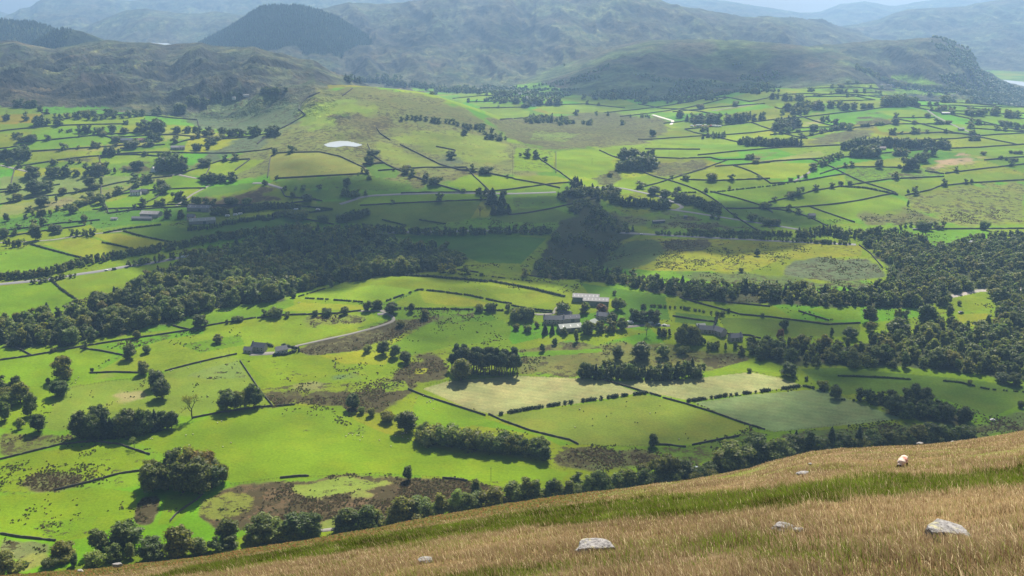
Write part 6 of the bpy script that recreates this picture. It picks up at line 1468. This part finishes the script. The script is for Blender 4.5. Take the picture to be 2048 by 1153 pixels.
sheep([(1160, 819), (1300, 828), (1150, 856), (1358, 880)], SHW, 'pale sheep among the dark ones in the olive field', 'pale sheep in the olive field')
sheep([(157, 756), (152, 761), (151, 767), (401, 728), (346, 741), (342, 743), (376, 737)], SHW, 'white sheep in the left pastures', 'sheep in the left pastures')
sheep([(450, 624), (456, 623), (462, 622), (597, 607), (600, 606), (900, 579), (930, 578), (955, 580), (962, 582), (972, 582), (1000, 575)], SHW, 'sheep dotted over the knoll', 'sheep on the knoll')
# ------------------------------------------------------------------ the grassy hillside under the camera
CREST = [(-500, 1205), (-200, 1175), (0, 1150), (200, 1136), (400, 1112), (600, 1081), (800, 1045), (1000, 1011), (1100, 996), (1300, 969), (1400, 954), (1500, 936), (1560, 920), (1620, 904), (1680, 898), (1760, 894), (1830, 890), (1900, 882), (2000, 869), (2048, 861), (2300, 815), (2600, 765)]
_cu, _ct = ray([p[0] for p in CREST], [p[1]+4 for p in CREST])
EYE, CUR = 1.7, 1.0e-4
def hs(u): return np.interp(u, _cu, _ct) - 2*math.sqrt(EYE*CUR)
def hill(x, y):
    u = x/np.maximum(y, 6.)
    z = -EYE - hs(u)*y - CUR*y*y*np.sign(y)
    a = np.clip((y-8)/60, 0, 1)
    return z + a*((fbm(x/9, y/14, 3, 90)-.5)*.9 + (fbm(x/2.2, y/2.6, 2, 95)-.5)*.22) + (fbm(x/1.1, y/1.1, 2, 97)-.5)*.10
def p2h(px, py):
    u, t = ray(px, py); u = float(u); d = max(float(t)-float(hs(u)), 2*math.sqrt(EYE*CUR)+1e-4)
    y = (d-math.sqrt(max(0, d*d-4*CUR*EYE)))/(2*CUR)
    return u*y, y, float(hill(np.array(u*y), np.array(y)))
hu = np.linspace(-.86, .86, 520); hy = np.exp(np.linspace(math.log(10), math.log(765), 620))-42
HU, HY = np.meshgrid(hu, hy); HX = HU*(HY+60); HZ = hill(HX, HY)
BT = [(-300, 1250), (200, 1180), (380, 1140), (512, 1113), (640, 1086), (760, 1066), (880, 1051), (1024, 1028), (1100, 1012), (1200, 1001), (1300, 991), (1400, 984), (1536, 971), (1700, 957), (1850, 955), (2048, 938), (2500, 900)]
BB = [(-300, 1262), (200, 1188), (380, 1152), (512, 1136), (620, 1120), (760, 1101), (860, 1085), (1024, 1066), (1200, 1053), (1350, 1039), (1450, 1032), (1560, 1026), (1700, 1009), (1850, 994), (2048, 978), (2500, 940)]
def cover(x, y, z):
    """0..1 amounts of green rush band, short bright turf and bracken at ground points of the hillside"""
    px, py, c = project(x, np.maximum(y, 4.), z-np.where(y < 4., 0, 0)); px = np.clip(px, -900, 3000)
    t = np.interp(px, *np.array(BT).T); b = np.interp(px, *np.array(BB).T)
    n = fbm(x/3.0, y/5.0, 3, 120); n2 = fbm(x/1.2, y/1.6, 3, 130)
    w = (b-t)
    f = np.minimum((py-t)/w, (b-py)/w)*2-.30
    band = np.clip(f*2.4+(n-.5)*2.2+.62, 0, 1)*(f > -.7)
    spot = np.clip((n-.66)*9, 0, 1)*.45*(py > b)
    cr = np.interp(px, *np.array(CREST).T)
    k = py-cr
    turf = np.clip((n-.50)*6+.2, 0, 1)*np.clip(1-np.abs(k-(.10*np.clip(px-1350, 0, 700)*.35+8))/16, 0, 1)*(px > 1180)
    brk = np.clip((17-k)/6+(n2-.5)*1.5, 0, 1)*np.clip((1320-px)/160, 0, 1)
    return np.clip(np.maximum(band, spot), 0, 1), turf, brk, px, py
g_, t_, b_, _, _ = cover(HX, HY, HZ)
hc = np.zeros(HX.shape+(4,), np.float32)
base = np.stack([.19+.12*(fbm(HX/2, HY/2, 4, 140)-.5), .135+.08*(fbm(HX/2, HY/2, 4, 140)-.5), .068+0*HX], -1)
for m, c in ((g_, (.060, .085, .018)), (t_, (.17, .24, .03)), (b_, (.12, .12, .05))): base = base*(1-m[..., None]*.85)+np.array(c)*m[..., None]*.85
hc[..., :3] = base; hc[..., 3] = 0
nh, nw = HX.shape; a0 = (np.arange(nh-1)[:, None]*nw+np.arange(nw-1)[None]).ravel()
M_SOIL = (lambda T: T.done(T.n('BsdfPrincipled', {'Base Color': T.mul(T.n('Attribute', attribute_name='Col').outputs['Color'], T.mix(T.noise(T.n('NewGeometry').outputs['Position'], 3.0, 5, .7), (.55, .55, .5), (1.35, 1.3, 1.3))), 'Roughness': .95, 'Specular IOR Level': .1,
      'Normal': T.n('Bump', {'Height': T.noise(T.n('NewGeometry').outputs['Position'], 5, 5, .7), 'Distance': .12, 'Strength': .7}).outputs[0]}).outputs[0]))(NT('hillside_thatch'))
me = mesh_np('hillside', np.stack([HX, HY, HZ], -1).reshape(-1, 3), [np.stack([a0, a0+1, a0+1+nw, a0+nw], 1)], True, [M_SOIL], None, hc.reshape(-1, 4))
tag(link('hillside', me), kind='structure')

def grass_material():
    T = NT('grass_blades'); c = T.n('Attribute', attribute_name='Col').outputs['Color']
    d = T.n('BsdfDiffuse', {'Color': c}); t = T.n('BsdfTranslucent', {'Color': c})
    return T.done(T.n('MixShader', {0: .45, 1: d.outputs[0], 2: t.outputs[0]}).outputs[0])
M_GRASS = grass_material()
gr = np.random.default_rng(5)
N = 1350000
y = np.exp(gr.uniform(math.log(5.5), math.log(190), N)); u = gr.uniform(-.72, .72, N); x = u*(y+16)
x = x + gr.normal(size=N)*.02; z = hill(x, y)
px, py, c = project(x, y, z)
keep = ((px > -150) & (px < 2200) & (py < 1250)) | (gr.random(N) < .5)
x, y, z = x[keep], y[keep], z[keep]; N = len(x)
g_, t_, b_, px, py = cover(x, y, z)
tuft = np.clip((fbm(x/.55, y/.55, 3, 150)-.5)*2.2+.5, 0, 1); tall = fbm(x/5, y/7, 2, 160)
isg = gr.random(N) < g_*.92; ist = (gr.random(N) < t_*.9) & ~isg; isb = gr.random(N) < b_*.85
H_ = (.08+.19*tuft*gr.uniform(.4, 1.25, N))*(.70+.6*tall)
H_ = np.where(isg, H_*1.45, H_); H_ = np.where(ist, H_*.40, H_); H_ = np.where(isb, H_*.8, H_)
W_ = np.maximum(.0055*gr.uniform(.7, 1.5, N), y*.00040); W_ = np.where(isg, W_*1.3, W_)
k = gr.uniform(0, 1, N)[:, None]
C = (1-k)*np.array([.42, .325, .19])+k*np.array([.21, .15, .08])
C = C*(.45+1.1*fbm(x/3.5, y/6, 4, 170)[:, None])
dark = gr.random(N) < .08; C[dark] = np.array([.16, .085, .045])
pale = gr.random(N) < .05; C[pale] = np.array([.80, .68, .42])
grn = gr.random(N) < .10+.35*np.clip(fbm(x/2.5, y/3.5, 3, 180)-.52, 0, 1)*4; C[grn] = np.array([.22, .26, .055])
kk = gr.uniform(0, 1, (N, 1)); G1 = ((1-kk)*np.array([.060, .088, .012])+kk*np.array([.125, .17, .022]))*np.clip(.1+2.4*(fbm(x/1.6, y/2.4, 4, 175)[:, None]-.12), .25, 1.9)
C = np.where(isg[:, None], np.where((gr.random(N) < .22)[:, None], C*.8, G1), C); C = np.where(ist[:, None], np.array([.26, .35, .045])*gr.uniform(.7, 1.2, (N, 1)), C)
brc = np.where((gr.random(N) < .45)[:, None], np.array([.30, .17, .075]), np.array([.17, .20, .06])); C = np.where(isb[:, None], brc*gr.uniform(.7, 1.3, (N, 1)), C)
ang = gr.normal(0, .75, N)+math.pi*(1+.15); lean = gr.uniform(.15, .75, N); lx, ly = np.cos(ang)*lean, np.sin(ang)*lean*.8
az = gr.uniform(-.6, .6, N); wx, wy = np.cos(az)*W_*.5, np.sin(az)*W_*.5
B0 = np.stack([x, y, z-.03], 1); Md = B0+np.stack([lx*H_*.30, ly*H_*.30, H_*.60], 1); Tp = B0+np.stack([lx*H_*.95, ly*H_*.95, H_*(1.05-.25*lean)], 1)
Wd = np.stack([wx, wy, 0*wx], 1)
wide = np.where(isb, 5., 1.)[:, None]
Vg = np.stack([B0-Wd, B0+Wd, Md-Wd*.8*wide, Md+Wd*.8*wide, Tp], 1).reshape(-1, 3)
i5 = np.arange(N)*5
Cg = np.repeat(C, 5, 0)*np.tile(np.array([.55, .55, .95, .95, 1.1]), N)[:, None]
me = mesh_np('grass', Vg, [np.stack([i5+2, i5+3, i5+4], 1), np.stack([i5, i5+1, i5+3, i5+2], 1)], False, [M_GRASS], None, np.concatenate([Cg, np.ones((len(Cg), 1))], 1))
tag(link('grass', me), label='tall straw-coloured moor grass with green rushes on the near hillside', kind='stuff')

# ------------------------------------------------------------------ clumps of rushes in the wet pastures below
nr = 520000; tr = np.random.default_rng(31)
ty = np.exp(tr.uniform(math.log(500), math.log(1500), nr)); tu = tr.uniform(-.60, .60, nr); tx = tu*ty
fi, fj = grid_ij(tx, ty); ii, jj = np.clip(fi.astype(int), 0, NY-1), np.clip(fj.astype(int), 0, NU-1)
al = GC[ii, jj, 3]; cl_ = fbm(tx/24, ty/30, 4, 210)*.65+fbm(tx/6, ty/7, 3, 211)*.35
ok = (RID[ii, jj] == 0) & (tr.random(nr) < np.clip((cl_-(.64-.27*al))*7, 0, 1)*np.clip(al*2.2, 0, 1)*(al > .08)) & (tr.random(nr) < (ty/1500)**.3*.8)
tx, ty, al = tx[ok], ty[ok], al[ok]; nt = len(tx); tz = gz(tx, ty); print('rush clumps', nt)
K = 7; R_ = tr.uniform(.35, 1.0, nt)*(.75+ty/2200); Hh = tr.uniform(.45, .95, nt)
a = tr.uniform(0, 6.283, (nt, K)); r0 = R_[:, None]*np.sqrt(tr.uniform(0, 1, (nt, K)))*.6
bx, by = tx[:, None]+np.cos(a)*r0, ty[:, None]+np.sin(a)*r0*1.2; w = R_[:, None]*tr.uniform(.25, .5, (nt, K)); h = Hh[:, None]*tr.uniform(.6, 1.1, (nt, K)); tz_ = np.broadcast_to(tz[:, None], bx.shape)
th = tr.uniform(-.8, .8, (nt, K)); dx, dy = np.cos(th)*w, np.sin(th)*w; lx, ly = np.cos(a)*h*.35, np.sin(a)*h*.35
Vr = np.stack([np.stack([bx-dx, by-dy, tz_-.1], -1), np.stack([bx+dx, by+dy, tz_-.1], -1), np.stack([bx+dx*.7+lx, by+dy*.7+ly, tz_+h], -1), np.stack([bx-dx*.7+lx, by-dy*.7+ly, tz_+h*.9], -1)], 2).reshape(-1, 3)
Cr = np.where((tr.random((nt, 1)) < .35+.5*(al[:, None] > .5)), np.array([.125, .098, .044]), np.array([.080, .100, .024]))*tr.uniform(.6, 1.35, (nt, 1))
Cr = np.repeat(Cr, K*4, 0); n4 = nt*K
me = mesh_np('rushes', Vr, [np.arange(n4*4).reshape(-1, 4)], False, [M_GRASS], None, np.concatenate([Cr, np.ones((len(Cr), 1))], 1))
tag(link('rushes', me), label='dark brown and green clumps of rushes in the damp pastures', kind='stuff')

# ------------------------------------------------------------------ rocks in the grass
def rock_material():
    T = NT('pale_rock'); pos = T.n('NewGeometry').outputs['Position']
    n = T.noise(pos, 14, 6, .65); l = T.ramp(T.noise(pos, 5, 4, .6), .56, .66)
    c = T.mix(l, T.mix(T.ramp(n, .3, .7), (.14, .135, .135), (.44, .425, .41)), (.46, .44, .27))
    c = T.mix(T.ramp(T.noise(pos, 30, 3, .6), .60, .68), c, (.10, .10, .10))
    b = T.n('Bump', {'Height': n, 'Distance': .05, 'Strength': .9})
    return T.done(T.n('BsdfPrincipled', {'Base Color': c, 'Roughness': .9, 'Specular IOR Level': .2, 'Normal': b.outputs[0]}).outputs[0])
M_ROCK = rock_material()
ICO3V, ICO3F = _subdiv(ICO2V, ICO2F); ICO4V, ICO4F = _subdiv(ICO3V, ICO3F)
def rock(label, px, py, wpx, hr=.42, dr=.8, seed=0, skew=0., lift=.0):
    x, y, z = p2h(px, py); m = mpp(y, z); w = wpx*m*.5
    v = ICO4V.copy(); r = np.random.default_rng(seed)
    for i in range(16):                                  # flat broken faces
        n = r.normal(size=3); n[2] = abs(n[2])*.9; n /= np.linalg.norm(n); d = v@n; lim = r.uniform(.55, .85)
        v = v - np.maximum(d-lim, 0)[:, None]*n*.9
    nn = fbm(v[:, 0]*2.3+seed*7+9, v[:, 1]*2.3+v[:, 2]*1.7+9, 4, seed)
    v = v*(1+.30*(nn-.5))[:, None]; top = r.uniform(.34, .42); v[:, 2] = np.where(v[:, 2] > top, top+(v[:, 2]-top)*.22, v[:, 2])
    v[:, 2] += .10*(fbm(v[:, 0]*4+30, v[:, 1]*4+30, 4, seed+3)-.5)
    v = v/np.abs(v[:, 0]).max()*np.array([w, w*dr, w*hr*1.6]); v[:, 2] += skew*v[:, 0]
    o = link('rock', mesh_np('rock', v, [ICO4F], False, [M_ROCK]), None, (x, y, z+w*hr*.12+lift*w)); tag(o, label, 'rock')
    return x, y, w
rock('pale angular boulder in the dry grass at the bottom centre', 1190, 1103, 84, .46, .8, 3, 0, .16)
rock('long pale boulder tapering to the right in the grass near the bottom right corner', 1896, 1079, 114, .26, .7, 5, -.14, .26)
rock('low rounded pale rock half sunk in grass, left of the long tapering boulder', 1566, 1064, 54, .30, .8, 8, -.05, .36)
rock('small pale stone beside the low rounded rock', 1598, 1066, 26, .22, .7, 9, 0, .3)
rock('flat grey slab among the dry grass below the skyline at right', 1606, 951, 28, .22, .7, 11, .06, .5)
rock('white rock on the skyline above the sheep', 1840, 890, 15, .24, .8, 12, 0, .6); rock('thin white slab on the skyline right of the white rock', 1908, 883, 12, .18, .8, 13, 0, .6)
rock('flat pale rock barely showing in the grass at the bottom middle', 853, 1131, 34, .16, .7, 14, 0, .5)
rock('long white slab on the hillside edge at bottom left', 236, 1139, 26, .22, .5, 15, .1, .8); rock('small white stone left of the long white slab', 161, 1147, 12, .5, .8, 16, 0, .8)
rock('small grey stone in the green band at the right', 1886, 985, 14, .3, .8, 17, .2, .5); rock('little white stone above the grey slab on the hillside', 1620, 932, 10, .4, .8, 18, 0, .7)

# ------------------------------------------------------------------ the sheep on the hillside
def near_sheep(px, py, yaw):
    mb = bpy.data.metaballs.new('sheep_body'); mb.resolution = .045; mb.threshold = .1
    def el(co, r, sx=1, sy=1, sz=1):
        e = mb.elements.new(type='ELLIPSOID'); e.co = co; e.radius = r; e.size_x, e.size_y, e.size_z = sx, sy, sz; e.stiffness = 4
    el((0, 0, .62), .52, .95, .50, .56); el((.30, 0, .60), .46, .62, .50, .56); el((-.32, 0, .64), .46, .58, .50, .55)
    el((.58, 0, .46), .26, .8, .55, .6); el((.74, 0, .26), .22, .55, .36, .65)
    for sy in (-1, 1):
        el((.70, sy*.12, .36), .10, .5, 1.0, .4)
        for x_ in (.36, -.40): 
            for k in range(4): el((x_, sy*.15, .36-.10*k), .11, .55, .55, .9)
    o = bpy.data.objects.new('sheep_body', mb); COL.objects.link(o); bpy.context.view_layer.update()
    me = bpy.data.meshes.new_from_object(o.evaluated_get(bpy.context.evaluated_depsgraph_get())); bpy.data.objects.remove(o); bpy.data.metaballs.remove(mb)
    n = len(me.vertices); co = np.zeros(n*3, np.float32); me.vertices.foreach_get('co', co); co = co.reshape(-1, 3)
    nn = fbm(co[:, 0]*16+40, co[:, 1]*16+co[:, 2]*13+40, 3, 5)-.5; fl = (co[:, 2] > .36) & (co[:, 0] < .64)
    cen = np.stack([co[:, 0]*.8, 0*co[:, 0], np.full(n, .6)], 1); dr = co-cen; dr /= np.linalg.norm(dr, axis=1)[:, None]+1e-6
    co = co + dr*(nn*.07*fl)[:, None]; me.vertices.foreach_set('co', co.ravel().astype(np.float32))
    c = np.tile(np.array([.80, .66, .56]), (n, 1))*(1+.5*nn)[:, None]
    c[(co[:, 0] > .64) | ((co[:, 2] < .34) & (np.abs(co[:, 0]) < .6))] = (.05, .045, .04)
    red = np.exp(-((co[:, 0]+.02)**2/.03+(co[:, 1]-.04)**2/.05))*(co[:, 2] > .6); c = c*(1-red[:, None]*.85)+np.array([.70, .12, .08])*red[:, None]*.85
    attr_col(me, 'Col', np.concatenate([c, np.ones((n, 1))], 1))
    T = NT('sheep_coat'); me.materials.clear(); me.materials.append(T.done(T.n('BsdfPrincipled', {'Base Color': T.n('Attribute', attribute_name='Col').outputs['Color'], 'Roughness': .95, 'Specular IOR Level': .05}).outputs[0]))
    me.polygons.foreach_set('use_smooth', np.ones(len(me.polygons), bool)); me.name = 'sheep'
    x, y, z = p2h(px, py); o = link('sheep', me, None, (x, y, z-.02)); o.rotation_euler = (0, 0, yaw); o.scale = (.60, .76, .60)
    tag(o, 'pale sheep with a red mark grazing on the dry grass of the near hillside', 'sheep')
near_sheep(1804, 935, math.radians(-128))
# ------------------------------------------------------------------ clouds drifting over the valley, above the picture
def cloud_material():
    T = NT('cloud'); pos = T.n('NewGeometry').outputs['Position']; a = T.n('Attribute', attribute_name='Col').outputs['Color']
    n = T.noise(pos, .012, 5, .6)
    al = T.math('MULTIPLY', a, T.n('MapRange', {'Value': n, 'From Min': .30, 'From Max': .62, 'To Min': .92, 'To Max': 1.08}).outputs[0], True)
    d = T.n('BsdfDiffuse', {'Color': (.9, .9, .9, 1)}); t = T.n('BsdfTranslucent', {'Color': (.9, .9, .9, 1)}); m = T.n('MixShader', {0: .4, 1: d.outputs[0], 2: t.outputs[0]})
    tr = T.n('BsdfTransparent')
    return T.done(T.n('MixShader', {0: al, 1: tr.outputs[0], 2: m.outputs[0]}).outputs[0])
M_CLOUD = cloud_material()
CLOUD_Z = 760.0
def boxblur(a, r):
    for ax in (0, 1):
        for _ in range(2):
            p = np.pad(a, [(r+1, r) if i == ax else (0, 0) for i in (0, 1)], 'edge'); c = np.cumsum(p, ax)
            n = a.shape[ax]
            a = (np.take(c, range(2*r+1, 2*r+1+n), ax)-np.take(c, range(0, n), ax))/(2*r+1)
    return a
def cloud(label, pts, soft, dens, step=14., seed=0):
    P_ = densify(list(pts)+[pts[0]], 10)
    x, y, z = p2g([p[0] for p in P_], [p[1] for p in P_])
    k = (CLOUD_Z-z)/SDIR.z; X, Y = x+SDIR.x*k, y+SDIR.y*k
    pad = soft*2.2; xs = np.arange(X.min()-pad, X.max()+pad, step); ys = np.arange(Y.min()-pad, Y.max()+pad, step)
    gx, gy = np.meshgrid(xs, ys); wx = gx+(fbm(gx/110, gy/110, 3, seed)-.5)*soft*1.4; wy = gy+(fbm(gx/110, gy/110, 3, seed+9)-.5)*soft*1.4
    m = inpoly(wx.ravel(), wy.ravel(), list(zip(X, Y))).reshape(gx.shape).astype(float)
    m = boxblur(m, max(1, int(soft/step*.55))); al = np.clip(m*1.05-.02, 0, 1)*dens
    tk = np.clip(m, 0, 1)**.6*(90+90*fbm(gx/130, gy/130, 3, seed+4))
    nh, nw = gx.shape; Vt = np.stack([gx, gy, CLOUD_Z+tk], -1).reshape(-1, 3); Vb = np.stack([gx, gy, CLOUD_Z-tk*.12], -1).reshape(-1, 3)
    a0 = (np.arange(nh-1)[:, None]*nw+np.arange(nw-1)[None]); mm = (m[:-1, :-1]+m[1:, :-1]+m[:-1, 1:]+m[1:, 1:] > .03); a0 = a0[mm]
    Q = np.stack([a0, a0+1, a0+1+nw, a0+nw], 1); n = nh*nw
    half = 1-np.sqrt(np.clip(1-al, 0, 1)); c = np.repeat(half.reshape(-1, 1), 4, 1)
    o = link('cloud', mesh_np('cloud', np.concatenate([Vt, Vb]), [np.concatenate([Q, Q[:, ::-1]+n])], True, [M_CLOUD], None, np.concatenate([c, c])))
    tag(o, label, kind='stuff')
cloud('broad cumulus over the middle of the valley', [(300, 440), (380, 405), (470, 388), (560, 368), (640, 352), (735, 346), (800, 372), (880, 382), (1000, 392), (1100, 394), (1230, 402), (1340, 412), (1430, 402), (1520, 412), (1570, 432), (1640, 450), (1600, 462), (1450, 468), (1340, 468), (1320, 500), (1250, 545), (1200, 562), (1050, 538), (930, 534), (870, 536), (790, 540), (640, 556), (520, 540), (430, 528), (400, 500), (330, 470)], 50, .96, seed=1)
cloud('cumulus over the right of the valley', [(1210, 590), (1330, 590), (1480, 606), (1600, 622), (1720, 642), (1760, 680), (1700, 700), (1560, 690), (1440, 650), (1340, 650), (1250, 610)], 36, .86, seed=2)
cloud('cumulus over the lower right slopes', [(1130, 940), (1120, 905), (1300, 878), (1400, 835), (1540, 815), (1600, 752), (1720, 748), (1850, 760), (2080, 785), (2080, 870), (1900, 885), (1700, 900), (1500, 925), (1300, 945)], 38, .86, seed=3)
cloud('thin cloud band over the knoll', [(770, 560), (900, 566), (1000, 578), (1060, 590), (960, 594), (850, 576), (780, 574)], 24, .55, 8, seed=4)
cloud('wisp over the right hillside', [(1540, 392), (1630, 386), (1680, 398), (1690, 424), (1600, 428), (1540, 416)], 50, .70, seed=5)
cloud('wisp over the tarn hill', [(550, 322), (650, 330), (700, 345), (640, 358), (545, 358)], 45, .6, seed=6)
cloud('large cumulus over the mountain', [(1100, 185), (1150, 150), (1220, 115), (1300, 98), (1420, 92), (1540, 96), (1620, 112), (1600, 150), (1520, 182), (1400, 208), (1250, 210), (1150, 200)], 130, .78, 24, seed=7)
cloud('unseen cloud added to shade the far crags', [(790, 40), (860, 32), (900, 60), (860, 105), (790, 100)], 120, .75, 28, seed=8); cloud('small unseen cloud added to shade the far corrie', [(950, 50), (1050, 36), (1060, 90), (990, 106)], 120, .75, 28, seed=9)  # both added out of view, standing in for the shade of the crags
cloud('cumulus over the wooded hill', [(480, 40), (640, 30), (760, 95), (800, 150), (600, 150), (420, 110)], 150, .15, 28, seed=10)
cloud('unseen thin cloud sheet added to darken the craggy hill', [(-200, 110), (200, 100), (400, 104), (540, 120), (640, 150), (560, 180), (430, 205), (330, 232), (100, 232), (-200, 225)], 110, .26, 24, seed=11)  # added out of view to darken the hill beneath
# ------------------------------------------------------------------ the air
T = NT('haze_air')
pv = T.n('VolumePrincipled', {'Color': (.39, .65, 1.0, 1), 'Density': 1.0e-4, 'Anisotropy': .5})
try: pv.inputs['Density Attribute'].default_value = ''
except Exception: pass
T.t.links.new(pv.outputs[0], T.out.inputs['Volume'])
hz0, hz1 = float(min(Z.min(), -420))-6, float(Z.max())+40
x0, x1, y0, y1 = -9700, 9700, -60, 12900
hv = [(x, y, z) for z in (hz0, hz1) for x, y in ((x0, y0), (x1, y0), (x1, y1), (x0, y1))]
hf = [(3, 2, 1, 0), (4, 5, 6, 7), (0, 1, 5, 4), (1, 2, 6, 5), (2, 3, 7, 6), (3, 0, 4, 7)]
hm = mesh_np('haze', hv, [hf], False, [T.m])
tag(link('haze', hm), kind='stuff', label='pale blue haze filling the air over the valley and fells')
